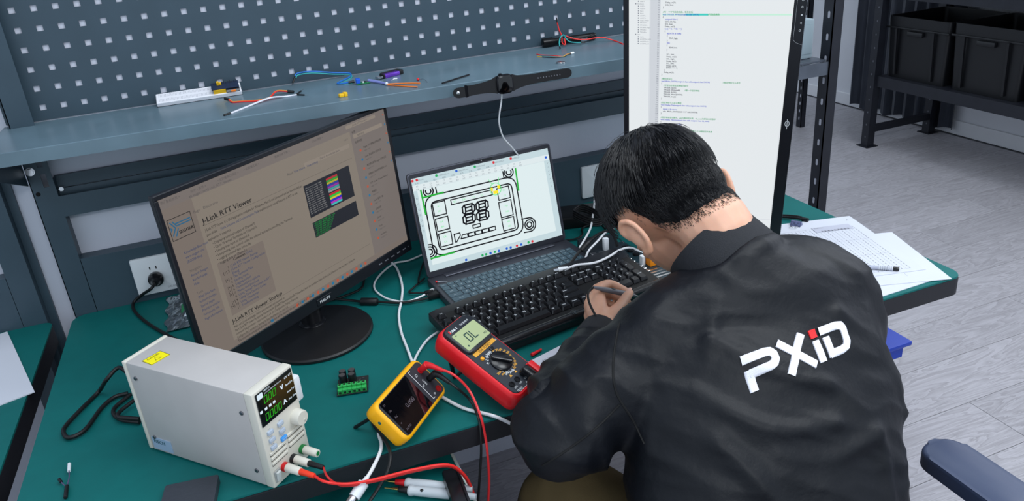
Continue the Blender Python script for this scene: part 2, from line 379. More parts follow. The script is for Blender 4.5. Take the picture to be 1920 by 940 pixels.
# neighbouring bench at the left edge
nb = thing('neighbour_bench', 'neighbouring green-topped steel bench at the left edge', 'workbench', (-0.9, -0.4, 0))
NM = T(0.9, 0.4, 0)
B(NM).prism(rrect(1.6, 0.765, 0.02, 4, -0.905, -0.413), 0.746, 0.75).obj('green_mat', M_MAT, nb)
B(NM).prism(rrect(1.602, 0.767, 0.022, 4, -0.905, -0.413), 0.706, 0.746, bev=0.003).obj('edge_band', M_EDGE, nb)
u = B(NM); u.b2((-0.161, -0.030, 0), (-0.116, -0.028, 1.8)); u.b2((-0.118, -0.028, 0), (-0.116, 0.003, 1.8)); u.b2((-0.116, -0.006, 0), (-0.101, 0.003, 1.8)); u.obj('upright_post', M_STEEL, nb, smooth=None)
B(NM).b2((-1.5, -0.0305, 0.745), (-0.162, -0.0285, 0.868)).b2((-1.5, -0.0285, 0.866), (-0.162, 0.003, 0.868)).obj('back_panel', M_STEEL, nb, smooth=None)
B(NM).b2((-1.5, -0.0305, 0.977), (-0.162, -0.0285, 1.0225)).obj('front_rail', M_STEEL, nb, smooth=None)
for x in (-0.16, -1.62):
    for y in (-0.74, -0.1): B(NM).b2((x, y, 0), (x + 0.04, y + 0.04, 0.705)).obj('leg', M_STEEL, nb, smooth=None)
pp = tag(B().prism([(-0.395, -0.105), (-0.192, -0.036), (-0.0925, -0.332), (-0.295, -0.401)], 0.7502, 0.7522).obj('paper_sheets', M_PAPER, smooth=None), 'white paper sheets lying on the neighbouring bench', 'paper')
# pull-out drawer top below the bench, carrying the probes
ZL = 0.667
dr = thing('drawer_cabinet', 'low drawer cabinet with green mat tucked under the bench front', 'cabinet', (0.16, -0.70, 0))
DM = T(-0.16, 0.70, 0)
B(DM).b2((-0.02, -0.93, 0.02), (0.566, -0.42, ZL - 0.012), 0.003).obj('body', M_STEEL, dr, smooth=None)
B(DM).b2((-0.03, -0.945, ZL - 0.004), (0.572, -0.415, ZL), 0.001).obj('green_mat', M_MAT, dr, smooth=None)
B(DM).b2((-0.032, -0.947, ZL - 0.012), (0.577, -0.413, ZL - 0.0045)).b2((0.5725, -0.945, ZL - 0.0045), (0.577, -0.413, ZL + 0.001)).obj('pale_trim', mat('pale_trim', (206, 210, 205), rough=0.5, var=0.03), dr, smooth=None)
for i in range(3):
    d = B(DM).b2((-0.01, -0.94, 0.05 + i * 0.2), (0.556, -0.93, 0.235 + i * 0.2), 0.002).obj('drawer', M_STEEL, dr, smooth=None)
    B(DM).b2((0.2, -0.955, 0.16 + i * 0.2), (0.34, -0.94, 0.172 + i * 0.2), 0.003).obj('handle', M_ALU, d)
# ================================================================== landscape monitor
SK = mat('bezel_black', (22, 24, 30), rough=0.35, spec=0.5, var=0.06, vs=60)
ml = thing('computer_monitor', 'black landscape monitor showing a beige wiki page, left of laptop', 'monitor', T(0.441, -0.366, 0.75) @ RZ(R(35.3)))
PM = T(0, 0, 0.054) @ RX(R(-1.55)) @ RY(R(-1.34))
W2, H2 = 0.540, 0.335
hs = B(PM)
hs.b2((-W2 / 2, 0.0, 0), (W2 / 2, 0.012, H2), 0.003); hs.b2((-0.24, 0.012, 0.03), (0.24, 0.034, 0.30), 0.01); hs.obj('housing', SK, ml)
bz = B(PM); xs, z0, z1 = 0.2625, 0.0265, 0.3265
for a, b in (((-W2 / 2, -0.0035, 0), (W2 / 2, 0.0, z0)), ((-W2 / 2, -0.0035, z1), (W2 / 2, 0, H2)), ((-W2 / 2, -0.0035, z0), (-xs, 0, z1)), ((xs, -0.0035, z0), (W2 / 2, 0, z1))): bz.b2(a, b, 0.0012, 1)
bzo = bz.obj('bezel', SK, ml, smooth=None)
ink(B(PM).line([(-xs, z0 - 0.0006), (xs, z0 - 0.0006)], 0.0009, 0.00365, UPRIGHT), 'bezel_highlight_line', M_ALU, bzo)
B(PM).b2((-0.018, -0.0052, 0.006), (0.022, -0.0035, 0.0195), 0.0008, 1).obj('badge', SK, bzo, smooth=None)
ink(B(PM).text('PHILIPS', 0.0082, 0.002, 0.0098, 0.0054, UPRIGHT, 'C', bold=0.0002, sx=1.05), 'badge_lettering', M_INKW, bzo)
bt = B(PM)
for i, x in enumerate((0.165, 0.185, 0.205, 0.224, 0.243)): bt.box((x, -0.0037, 0.0125), (0.0055, 0.0006, 0.0022)); bt.box((x + 0.005, -0.0037, 0.0125), (0.002, 0.0006, 0.0022))
bt.box((0.258, -0.0037, 0.0125), (0.0022, 0.0006, 0.0022)); ink(bt, 'button_icons', M_INKG, bzo)
SCL = glow('dim_beige_display', (128, 119, 109), 1.0)
so = B(PM).b2((-xs, -0.0012, z0), (xs, 0.0006, z1)).obj('screen', SCL, ml, smooth=None)
SP = PM @ T(0, -0.0014, 0) @ UPRIGHT           # drawing plane of the screen: x across, y up
def G(name, rgb, s=1.0): return glow('lm_' + name, rgb, s)
# page areas
a = B(SP); a.flat([(-xs, 0.295), (xs, 0.309), (xs, z1), (-xs, z1)][0:0] or [(-xs, 0.309), (xs, 0.309), (xs, z1), (-xs, z1)]); a.flat([(0.158, z0 + 0.012), (xs, z0 + 0.012), (xs, 0.309), (0.158, 0.309)]); ink(a, 'browser_chrome', G('chrome', (116, 108, 104)), so)
a = B(SP); a.flat([(-xs, z0 + 0.012), (-0.207, z0 + 0.012), (-0.207, 0.309), (-xs, 0.309)], 0.0001); a.flat([(-xs, z0), (xs, z0), (xs, z0 + 0.012), (-xs, z0 + 0.012)], 0.0001); a.flat([(-0.197, 0.083), (-0.098, 0.083), (-0.098, 0.185), (-0.197, 0.185)], 0.0001)
ink(a, 'side_column', G('side', (118, 108, 101)), so)
a = B(SP)
for (x0, y0, x1, y1) in ((0.165, 0.2925, 0.25, 0.3005), (0.03, 0.279, 0.15, 0.287), (0.15, 0.3155, 0.235, 0.3225)): a.flat(rrect(x1 - x0, y1 - y0, 0.0015, 3, (x0 + x1) / 2, (y0 + y1) / 2), 0.0002)
ink(a, 'search_fields', G('field', (136, 126, 116)), so)
dk = B(SP); bl = B(SP); gy = B(SP)
def ln(b_, s, x, y, sz, **k): b_.text(s, sz, x, y, 0.0003, **k)
ln(dk, 'J-Link RTT Viewer', -0.2, 0.2605, 0.0135, bold=0.0005)
dk.line([(-0.2, 0.257), (0.150, 0.257)], 0.0003, 0.0003)
TS = 0.0068
for i, s in enumerate(('J-Link RTT Viewer is a GUI application available for Windows, MacOS and Linux and can be downloaded as', 'part of the                                                               It enables you to use all features of RTT in one', 'application. It supports:')): ln(dk, s, -0.2, 0.246 - i * 0.0088, TS, sx=0.72)
ln(bl, 'J-Link Software and Documentation Pack.', -0.172, 0.2372, TS, sx=0.72)
for i, s in enumerate(('Displaying terminal output of Channel 0.', 'Up to 16 virtual Terminals on Channel 0.', 'Sending text input to Channel 0.', 'Interpreting text control codes for colored text and controlling the Terminal.', 'Logging terminal data into a file.', 'Logging data on Channel 1.')):
    ln(dk, '• ' + s, -0.194, 0.2195 - i * 0.0076, TS, sx=0.78)
ln(dk, 'Contents', -0.165, 0.176, TS, bold=0.0004); ln(bl, '[hide]', -0.137, 0.176, TS * 0.8)
for i, (n_, s) in enumerate((('1', 'J-Link RTT Viewer Startup'), ('[+] 2', 'J-Link RTT Viewer Configuration'), ('', 'Dialog'), ('[+] 3', 'The Terminal Tabs'), ('4', 'Sending Input'), ('[+] 5', 'Logging output'), ('[+] 6', 'Command line options'), ('[+] 7', 'Menus and Shortcuts'), ('8', 'Using "virtual" Terminals in RTT'), ('[+] 9', 'Using Text Control Codes'), ('[+] 10', 'Using Timestamps'), ('11', 'Troubleshooting'))):
    ln(dk, n_, -0.178, 0.1675 - i * 0.0071, TS * .95, align='R'); ln(bl, s, -0.174, 0.1675 - i * 0.0071, TS * .95, sx=0.85)
ln(dk, 'J-Link RTT Viewer Startup', -0.2, 0.0695, 0.0105, bold=0.0004)
dk.line([(-0.2, 0.067), (0.150, 0.067)], 0.0003, 0.0003)
for i, s in enumerate(('Make sure J-Link and target device are connected and powered up.', 'Start J-Link RTT Viewer by opening the executable (JLinkRTTViewer.exe/JLinkRTTViewerExe) from the installation folder of the J-Link Software or the start menu. Unless the', 'command line parameter --autoconnect is set, the Configuration Dialog will pop up.', 'Configure the Connection Settings as described below and click OK.', 'The connection settings and all in app configuration will be saved for the next start of J-Link RTT Viewer.')):
    ln(dk, s, -0.2, 0.0595 - i * 0.0072, TS * .95, sx=0.66)
ln(gy, 'Page', -0.211, 0.2835, TS); ln(gy, 'Discussion', -0.192, 0.2835, TS)
ln(gy, 'Read', -0.012, 0.277, TS); ln(bl, 'View source   View history', 0.004, 0.277, TS, sx=.8); ln(gy, 'Search Knowledge Base', 0.07, 0.281, TS * .8); ln(gy, 'Log in', 0.138, 0.296, TS * .7)
for i, s in enumerate(('Knowledge Base main', 'www.segger.com', 'SEGGER Blog', '', 'Navigation', 'Recent changes', 'Random page', 'Help', '', 'Tools', 'What links here', 'Related changes', 'Special pages', 'Printable version', 'Permanent link', 'Page information')):
    ln(gy if s in ('Navigation', 'Tools') else bl, s, -0.247, 0.226 - i * 0.0083, TS * .95, sx=.8)
for i in range(7): ln(gy, ('新标签页 ×', '知乎 - 首页 ×', '一文读懂串口调试 ×', '一文搞懂工具 ×', '数据手册下载 ×', 'CSDN博客 ×', 'J-Link RTT Viewer ×')[i], (-0.25, -0.205, -0.155, -0.10, -0.03, 0.06, 0.168)[i], 0.3175, 0.0052)
ln(gy, 'kb.segger.com/J-Link_RTT_Viewer', -0.21, 0.3105, 0.006); ln(gy, '热门', -0.26, 0.318, 0.006); ln(dk, '标签', 0.163, 0.3035, 0.005); ln(gy, '搜索标签', 0.176, 0.294, 0.0052); ln(dk, '全部书签', 0.166, 0.282, 0.0052)
for i, s in enumerate(('Segger_RTT使用与移植说明', 'J-Link 驱动安装·使用方法', '串口调试助手 Logger·技术社区', '移植SEGGER实时传输库 Link', 'RTT Viewer TerminalSettings', '电路图', 'J-Link 驱动下载', '立创商城', 'Github', 'Tools', 'Bootstrap')):
    ln(dk, s, 0.186, 0.266 - i * 0.0195, 0.0052, sx=.85); ln(gy, 'segger.com', 0.186, 0.2595 - i * 0.0195, 0.0042)
ink(dk, 'page_text', G('text', (40, 38, 38), .9), so); ink(bl, 'link_text', G('link', (50, 66, 104), .9), so); ink(gy, 'menu_text', G('grey', (88, 84, 84), .9), so)
ic = B(SP); io = B(SP)
for i in range(11):
    (ic if i % 2 else io).flat(rrect(0.005, 0.005, 0.001, 2, 0.177, 0.264 - i * 0.0195), 0.0003)
for i in range(16): (ic, io)[i % 2].flat(rrect(0.006, 0.006, 0.0015, 2, -0.075 + i * 0.0135 if i else -0.123, z0 + 0.0058), 0.0003)
for i in range(6): (io, ic)[i % 2].flat(rrect(0.0035, 0.0035, 0.0015, 2, 0.2575, 0.315 - i * 0.02), 0.0003)
ink(ic, 'blue_icons', G('icb', (40, 110, 150)), so); ink(io, 'orange_icons', G('ico', (176, 84, 62)), so)
lg = B(SP); lx, ly = -0.2375, 0.272
lg.line([(lx - 0.021, ly - 0.018), (lx + 0.021, ly - 0.018), (lx + 0.021, ly + 0.018), (lx - 0.021, ly + 0.018)], 0.0011, 0.0003, closed=True); lg.text('SEGGER', 0.0074, lx + 0.0065, ly - 0.0105, 0.0003, align='C', bold=0.0008); ink(lg, 'logo_frame_and_lettering', G('text', (56, 54, 54)), so)
lg = B(SP)
for k in range(2):
    e_ = k * 0.0048
    lg.line([(lx - 0.0175 + e_, ly + 0.0125), (lx - 0.0105 + e_, ly + 0.0015), (lx - 0.0175 + e_, ly - 0.0095)] if k == 0 else [(lx - 0.0175 + e_, ly + 0.0125), (lx - 0.0095 + e_ * .4, ly + 0.0040), (lx + 0.018, ly + 0.0040)], 0.0021, 0.0003)
lg.line([(lx - 0.0095, ly + 0.0082), (lx + 0.018, ly + 0.0082)], 0.0021, 0.0003); lg.line([(lx - 0.0125, ly - 0.0115), (lx - 0.0065, ly - 0.0015)], 0.0021, 0.0003)
lg.flat([(lx - 0.0195, ly + 0.006), (lx - 0.0195, ly - 0.004), (lx - 0.0155, ly + 0.001)], 0.0003); ink(lg, 'logo_stripes', G('logo', (46, 96, 128)), so)
tb = B(SP); tb.flat([(0.017, 0.181), (0.137, 0.181), (0.137, 0.246), (0.017, 0.246)], 0.0003); tb.flat([(0.018, 0.139), (0.137, 0.139), (0.137, 0.170), (0.018, 0.170)], 0.0003); ink(tb, 'terminal_windows', G('term', (34, 36, 44)), so)
gt = B(SP)
for i in range(7): gt.text('> 0123 4567 89AB CDEF 0123', 0.0043, 0.02, 0.1655 - i * 0.0042, 0.0005, sx=1.05 - 0.06 * i)
ink(gt, 'green_terminal_text', G('gterm', (24, 150, 62)), so)
wt = B(SP)
for i in range(13): wt.text('00> Color %d  normal  bright' % i, 0.0036, 0.02, 0.2385 - i * 0.0043, 0.0005)
ink(wt, 'white_terminal_text', G('wterm', (150, 150, 150)), so)
for i, c in enumerate(((172, 44, 52), (52, 150, 52), (170, 160, 50), (44, 56, 150), (140, 48, 150), (56, 150, 150), (140, 140, 140), (190, 40, 48), (40, 190, 60), (200, 190, 50), (40, 40, 190), (170, 50, 180), (60, 180, 180))):
    yb = 0.2385 - i * 0.0042 - (0.002 if i > 6 else 0)
    ink(B(SP).flat([(0.073, yb - 0.002), (0.103, yb - 0.002), (0.103, yb + 0.0018), (0.073, yb + 0.0018)], 0.0005), 'colour_bar', G('bar%d' % i, c), so)
nk = B(); nk.cyl((-0.012, 0.03, 0.012), (-0.012, 0.03, 0.12), 0.021, 0.02, n=28); nk.b2((-0.05, 0.03, 0.09), (0.03, 0.055, 0.16), 0.008); nk.lathe([(0.027, 0.0125), (0.027, 0.0145), (0.023, 0.0175)], 28, T(-0.012, 0.03, 0)); nk.obj('neck', M_BLKS, ml)
B(T(-0.028, 0.0, 0)).lathe([(0.105, 0.0), (0.109, 0.002), (0.109, 0.006), (0.106, 0.009), (0.03, 0.013), (0.0001, 0.013)], 64).obj('base', M_BLK, ml)
# ================================================================== portrait monitor
mr = thing('computer_monitor', 'tall monitor turned to portrait showing code, behind the person\'s head', 'monitor', T(1.231, -0.491, 0.75) @ RZ(R(-38.99)))
PR = T(0, 0, 0.05) @ RX(R(6.84)) @ RY(R(2.1))
h = B(PR); h.b2((-0.1625, 0, 0), (0.1615, 0.014, 0.54), 0.003); h.b2((-0.13, 0.014, 0.04), (0.13, 0.038, 0.50), 0.01); h.obj('housing', SK, mr)
bz = B(PR); sx0, sx1, sz0, sz1 = -0.152, 0.1405, 0.009, 0.531
for a, b in (((-0.1625, -0.003, 0), (0.1615, 0, sz0)), ((-0.1625, -0.003, sz1), (0.1615, 0, 0.54)), ((-0.1625, -0.003, sz0), (sx0, 0, sz1)), ((sx1, -0.003, sz0), (0.1615, 0, sz1))): bz.b2(a, b, 0.001, 1)
bzo = bz.obj('bezel', SK, mr, smooth=None)
B(PR).b2((0.1612, -0.0032, 0.0), (0.1622, 0.0, 0.54)).obj('bright_edge_strip', M_ALU, bzo, smooth=None)
a = B(PR @ T(0, -0.0032, 0) @ UPRIGHT)
a.line([(0.151 + 0.0038 * math.cos(t * PI / 10), 0.286 + 0.0055 * math.sin(t * PI / 10)) for t in range(20)], 0.0011, closed=True); a.line([(0.151, 0.2755), (0.151, 0.2945)], 0.001)
for i, z in enumerate((0.5205, 0.508, 0.494, 0.4795, 0.466)):
    if i in (2, 3): a.flat([(0.1535, z), (0.1565, z + 0.0018), (0.1565, z - 0.0018)])
    else: a.line([(0.155 + 0.0014 * math.cos(t), z + 0.0018 * math.sin(t)) for t in [k * PI / 5 for k in range(10)]], 0.0006, closed=True)
a.line([(0.1455, 0.54), (0.1455, 0.449), (0.150, 0.444), (0.161, 0.44)], 0.0002)
ink(a, 'logo_and_button_icons', M_INKW, bzo)
SCR = glow('white_code_display', (228, 233, 236), 1.0)
so = B(PR).b2((sx0, -0.0012, sz0), (sx1, 0.0006, sz1)).obj('screen', SCR, mr, smooth=None)
SP = PR @ T(0, -0.0014, 0) @ UPRIGHT
def H(name, rgb, s=1.0): return glow('rm_' + name, rgb, s)
a = B(SP); a.flat([(-0.1115, sz0 + 0.03), (-0.093, sz0 + 0.03), (-0.093, sz1), (-0.1115, sz1)]); a.line([(-0.1125, 0.07), (-0.1125, sz1)], 0.0009); a.line([(-0.152, 0.0715), (sx1, 0.0715)], 0.0009); a.line([(sx1 - 0.0012, 0.09), (sx1 - 0.0012, 0.29)], 0.0006); ink(a, 'margin_column', H('margin', (206, 211, 218)), so)
ink(B(SP).flat([(-0.09, 0.4925), (sx1 - 0.002, 0.4925), (sx1 - 0.002, 0.4955), (-0.09, 0.4955)], 0.0001), 'highlighted_line', H('hl', (196, 238, 218)), so)
ink(B(SP).flat([(-0.047, 0.4922), (-0.006, 0.4922), (-0.006, 0.4958), (-0.047, 0.4958)], 0.0002), 'selected_word', H('sel', (70, 206, 196)), so)
kk = B(SP); kb = B(SP); kg = B(SP); kn = B(SP)
CODE = [(28, 4, 'k', 'SDA_low;'), (30, 4, 'k', 'Delay_us(1);'), (31, 4, 'k', 'SCL_low;'), (32, 0, 'k', '}'), (35, 2, 'k', 'Delay_us(1);'), (36, 2, 'k', 'SCL_low;'), (37, 0, 'k', '}'),
 (39, 0, 'g', '//写一个字节高位在前，低位在后'), (40, 0, 'b', 'void TM1638_Write(unsigned char DATA)'), (40, 38, 'g', '//写数据函数'), (41, 0, 'k', '{'), (42, 2, 'b', 'unsigned char i;'), (43, 2, 'k', 'SDA_OUT();'), (44, 2, 'k', 'SCL_low;'), (45, 2, 'k', 'Delay_us(1);'), (46, 2, 'b', 'for(i = 0; i < 8; i ++)'), (47, 2, 'k', '{'), (48, 4, 'b', 'if(DATA & 0x80)'), (49, 4, 'k', '{'), (50, 6, 'k', 'SDA_high;'), (51, 4, 'k', '}'), (52, 4, 'b', 'else'), (53, 4, 'k', '{'), (54, 6, 'k', 'SDA_low;'), (55, 4, 'k', '}'),
 (57, 4, 'k', 'SCL_low;'), (58, 4, 'k', 'Delay_us(1);'), (59, 4, 'k', 'SCL_high;'), (60, 4, 'k', 'Delay_us(1);'), (61, 4, 'k', 'SCL_low;'), (62, 4, 'k', 'Delay_us(1);'), (63, 4, 'k', 'DATA <<= 1;'), (64, 2, 'k', '}'), (65, 2, 'k', 'Delay_us(1);'), (66, 0, 'k', '}'),
 (68, 0, 'g', '//数码管显示'), (69, 0, 'b', 'void Write_DATA(unsigned char add,unsigned char DATA)'), (69, 54, 'g', '//指定地址写入命令'), (70, 0, 'k', '{'), (71, 2, 'g', '//写显存必须从高地址开始写'), (72, 2, 'k', 'TM1638_start();'), (73, 2, 'k', 'TM1638_Write(add);'), (73, 21, 'g', '//第一个显存地址'), (74, 2, 'k', 'TM1638_ACK();'), (75, 2, 'k', 'TM1638_Write(DATA);'), (76, 2, 'k', 'TM1638_stop();'), (77, 0, 'k', '}'),
 (79, 0, 'g', '//指定地址写入显示数据'), (80, 0, 'b', 'void Display_Fix(unsigned char add,unsigned char DATA)'), (81, 0, 'k', '{'), (82, 2, 'b', 'if(add > 3) return;'), (83, 2, 'k', 'else  Write_DATA(0x68 + 2 * add, DATA);'), (84, 0, 'k', '}'),
 (86, 0, 'g', '//固定地址显示数字，add为数码管位置，dis_num为要显示的数字'), (87, 0, 'b', 'void Display_Num(unsigned char add, unsigned char dis_num)'), (88, 0, 'k', '{'), (89, 2, 'b', 'unsigned char point_flag;'), (90, 2, 'k', 'point_flag = dis_num & 0x80;'), (91, 2, 'k', 'dis_num &= 0x7f;'), (92, 20, 'g', '//要显示的数据大于10则返回不处理'), (93, 2, 'k', 'Display_Fix(add, num[dis_num] | point_flag);'), (95, 0, 'k', '}')]
LH = 0.00447; SZ = 0.0041
for (n_, ind, c, s) in CODE:
    {'k': kk, 'b': kb, 'g': kg}[c].text(s, SZ, -0.0885 + ind * 0.00215, 0.4927 - (n_ - 40) * LH, 0.0004, sx=0.92, bold=0.00022)
for n_ in range(28, 96): kn.text(str(n_ + (20 if n_ > 66 else 0)), SZ * .9, -0.0945, 0.4927 - (n_ - 40) * LH, 0.0004, align='R')
for i, s in enumerate(('delay.h', 'Hardware', 'OLED.c', 'OLED.h', 'Key.c', 'Key.h', 'USART.c', 'USART.h', 'OLED_Font.h', 'MPU6050.c', 'MPU6050.h', 'MPU6050_Reg.h', 'TM1638.c', 'TM1638.h', 'User', 'main.c', 'stm32f10x_conf.h', 'stm32f10x_it.c', 'stm32f10x_it.h')):
    kn.text(s, SZ * .8, -0.131 if s not in ('Hardware', 'User') else -0.136, 0.5175 - i * LH, 0.0004, sx=.9); kn.flat(rrect(0.0018, 0.0022, 0.0003, 1, -0.134 if s not in ('Hardware', 'User') else -0.139, 0.5188 - i * LH), 0.0004)
ink(kk, 'code_text', H('text', (62, 68, 82), 1), so); ink(kb, 'keyword_text', H('kw', (66, 84, 200), 1), so); ink(kg, 'comment_text', H('cm', (62, 160, 108), 1), so); ink(kn, 'line_numbers_and_file_tree', H('num', (116, 122, 134), 1), so)
st = B(); st.b2((-0.03, 0.045, 0.01), (0.03, 0.075, 0.38), 0.006); st.b2((-0.05, 0.03, 0.26), (0.05, 0.05, 0.36), 0.004); st.obj('stand_column', M_BLKS, mr)
B().prism(rrect(0.24, 0.19, 0.02, 5, 0, 0.07), 0, 0.011, bev=0.003).obj('base', M_BLK, mr)
# ================================================================== laptop
LD = mat('dark_grey_laptop', (74, 76, 86), rough=0.38, metal=0.55, var=0.05, vs=40)
lp = thing('laptop', 'open grey laptop showing a black line drawing on white screen', 'laptop', T(0.846, -0.275, 0.75) @ RZ(0.09))
bs = B(); bs.prism(rrect(0.352, 0.236, 0.008, 4, 0, -0.112), 0.002, 0.0178, bev=0.0018); bs.obj('base', LD, lp)
B().b2((-0.138, -0.0155, 0.0178), (0.136, -0.0095, 0.0208), 0.001, 1).b2((-0.138, -0.0095, 0.0178), (0.136, 0.004, 0.0188)).obj('hinge_bar', LD, lp, smooth=None)
LM = T(0, 0.0, 0.0185) @ RX(-0.235)
lid = B(LM); lid.prism(rrect(0.349, 0.232, 0.008, 4, 0, 0.116), -0.0055, 0.0, UPRIGHT, 0.0012); lo = lid.obj('lid', LD, lp)
B(LM).prism(rrect(0.343, 0.226, 0.006, 4, 0, 0.116), 0.0, 0.0006, UPRIGHT).obj('bezel', mat('laptop_bezel', (44, 46, 54), rough=0.4, var=0.04), lo, smooth=None)
cm = B(LM); cm.prism(rrect(0.056, 0.0052, 0.0025, 4, -0.0, 0.2265), 0.0006, 0.0011, UPRIGHT); cm.obj('webcam_strip', M_BLKS, lo, smooth=None)
B(LM @ T(0, -0.0012, 0.2265)).ball((0, 0, 0), 0.0014, u=10, v=6).obj('webcam_light', M_WHITE, lo)
ink(B(LM).text('hp', 0.0075, -0.003, 0.004, 0.0008, UPRIGHT, 'C', bold=.0004), 'lid_logo', M_INKG, lo)
SCP = glow('white_drawing_display', (222, 236, 238), 1.0)
so = B(LM).b2((-0.1665, -0.0011, 0.0135), (0.1665, -0.0005, 0.2205)).obj('screen', SCP, lo, smooth=None)
SP = LM @ T(0, -0.0013, 0) @ UPRIGHT
def Q(name, rgb, s=1.0): return glow('lp_' + name, rgb, s)
a = B(SP); a.flat([(-0.1665, 0.193), (0.1665, 0.193), (0.1665, 0.2205), (-0.1665, 0.2205)]); a.flat([(-0.1665, 0.0135), (0.1665, 0.0135), (0.1665, 0.027), (-0.1665, 0.027)]); a.flat([(-0.1665, 0.027), (-0.158, 0.027), (-0.158, 0.193), (-0.1665, 0.193)]); a.flat([(0.152, 0.027), (0.1665, 0.027), (0.1665, 0.193), (0.152, 0.193)]); ink(a, 'window_chrome', Q('chrome', (196, 216, 222)), so)
a = B(SP); a.flat([(-0.1665, 0.1935), (0.1665, 0.1935), (0.1665, 0.206), (-0.1665, 0.206)], 0.0001); ink(a, 'ribbon_bar', Q('rib', (222, 233, 236)), so)
K = B(SP); lw = 0.0029
def rr_(pts, r, n=6):
    out = []
    P = [Vector(p) for p in pts]
    for i in range(4):
        p = P[i]; a_ = (P[i - 1] - p).normalized() * r; b_ = (P[(i + 1) % 4] - p).normalized() * r
        for k in range(n + 1):
            t = k / n; out.append(tuple((p + a_) * (1 - t) ** 2 + p * 2 * t * (1 - t) + (p + b_) * t * t))
    return out
mm = lambda L: [(x / 1000, y / 1000) for x, y in L]
K.line(rr_(mm([(-147, 176), (73, 176), (72, 43), (-150, 43)]), 0.026), lw * 1.0, 0.0003, closed=True)
K.line(rr_(mm([(-134, 162), (61, 162), (59, 54), (-135, 54)]), 0.012), lw, 0.0003, closed=True)
for q in ([(-131, 159), (-102, 159), (-103, 130), (-131, 130)], [(-131, 124), (-102, 124), (-103, 96), (-131, 96)], [(-131, 90), (-102, 90), (-103, 61), (-131, 61)], [(24, 157), (53, 157), (53, 130), (24, 130)], [(22, 125), (53, 125), (52, 90), (22, 90)], [(22, 86), (52, 86), (51, 59), (22, 59)], [(-88, 157), (11, 157), (11, 146), (-88, 146)], [(-49, 90), (-31, 90), (-31, 83), (-49, 83)]):
    K.line(mm(q), lw * .85, 0.0003, closed=True)
K.line(mm([(-96, 81), (-82, 81), (-82, 75), (-93, 63), (-96, 63)]), lw * .85, 0.0003, closed=True)
for i in range(5):
    x = -80 + i * 17; K.line(mm([(x + (3 if i == 0 else 0), 75), (x + 15, 75), (x + 15, 67), (x - (2 if i == 0 else 0), 67)]), lw * .85, 0.0003, closed=True)
for (cx, cy) in ((-54, 117), (-21, 117)):
    for s in (0, 1):
        y0 = cy + (1 if s else -21); ox = 3 if s else 0
        o_ = [(cx - 10 + ox, y0), (cx - 15 + ox, y0 + 5), (cx - 14 + ox, y0 + 16), (cx - 9 + ox, y0 + 20), (cx + 10 + ox, y0 + 20), (cx + 15 + ox, y0 + 15), (cx + 14 + ox, y0 + 5), (cx + 9 + ox, y0)]
        i_ = [(cx - 8 + ox, y0 + 6), (cx - 7 + ox, y0 + 14), (cx + 8 + ox, y0 + 14), (cx + 7 + ox, y0 + 6)]
        K.line(mm(o_), lw * 1.2, 0.0003, closed=True); K.line(mm(i_), lw * 1.2, 0.0003, closed=True)
        for p_, q_ in ((o_[0], i_[0]), (o_[3], i_[1]), (o_[4], i_[2]), (o_[7], i_[3])): K.line(mm([p_, q_]), lw * 1.2, 0.0003)
def circ(b_, cx, cy, r, wd, a0=0, a1=2 * PI, n=28): b_.line([((cx + r * math.cos(a0 + (a1 - a0) * k / n)) / 1000, (cy + r * math.sin(a0 + (a1 - a0) * k / n)) / 1000) for k in range(n + 1)], wd, 0.0003)
for r_ in (6, 11): circ(K, 87, 58, r_, lw); circ(K, 60, 187, r_, lw, PI * .85, 2.15 * PI); circ(K, -134, 187, r_, lw, PI * .85, 2.15 * PI)
circ(K, 87, 58, 16, lw, -PI * .55, PI * .55); K.line(mm([(71, 75), (87, 74)]), lw, 0.0003); K.line(mm([(71, 43), (87, 42)]), lw, 0.0003)
for r_ in (6, 11, 16): circ(K, -158, 57, r_, lw, -PI / 2, PI / 2, 12)
K.line(mm([(46, 176), (46, 191)]), lw, 0.0003); K.line(mm([(-116, 176), (-116, 191)]), lw, 0.0003)
ink(K, 'black_drawing_lines', Q('black', (14, 14, 22)), so)
K = B(SP)
for p_, q_ in (((-150, 192), (-150, 140)), ((-150, 176), (-102, 177)), ((78, 191), (76, 142)), ((-158, 42), (-103, 42))): K.line(mm([p_, q_]), lw * 1.3, 0.00035)
ink(K, 'green_drawing_lines', Q('green', (40, 176, 60)), so)
K = B(SP); circ(K, 21, 157, 13.5, lw * .6)
K.line(mm([(14, 170), (9, 180)]), lw * .5, .00035); K.line(mm([(30, 168), (33, 180)]), lw * .5, .00035)
for s, x, y in (('A1', -118, 148), ('A1', -118, 137), ('B4', -118, 113), ('B4', -118, 102), ('C4', -118, 79), ('C4', -118, 68), ('D3', -79, 149), ('D4', -58, 149), ('E1', -34, 149), ('E2', -14, 149), ('G1', 40, 148), ('G1', 40, 136), ('H4', 39, 112), ('N4', 39, 99), ('H2', 38, 76), ('N2', 38, 65)): K.text(s, 0.006, x / 1000, y / 1000, 0.0003, align='C')
ink(K, 'pale_green_marks', Q('pgreen', (120, 232, 150)), so)
K = B(SP)
for x, y, w_, h_ in ((12, 158, 5, 8), (29, 160, 6, 7), (20, 150, 12, 7)): K.flat(rrect(w_ / 1000, h_ / 1000, 0.0004, 1, x / 1000, y / 1000), 0.0005)
ink(K, 'yellow_marks', Q('yel', (250, 232, 40)), so)
K = B(SP)
for i, s in enumerate(('WPS Office', '显示屏通信协议.docx', '产品规格说明书.docx', '结构图纸2024.pdf', '液晶屏数显图纸.pdf', '数码管图纸.pdf')): K.text(s, 0.0038, -0.152 + i * 0.045, 0.2135, 0.0003, sx=.8)
for i, s in enumerate(('文件', '开始', '插入', '编辑', '页面', '批注', '工具', '保护', '转换', 'AI')): K.text(s, 0.0042, -0.16 + i * 0.021, 0.207, 0.0003)
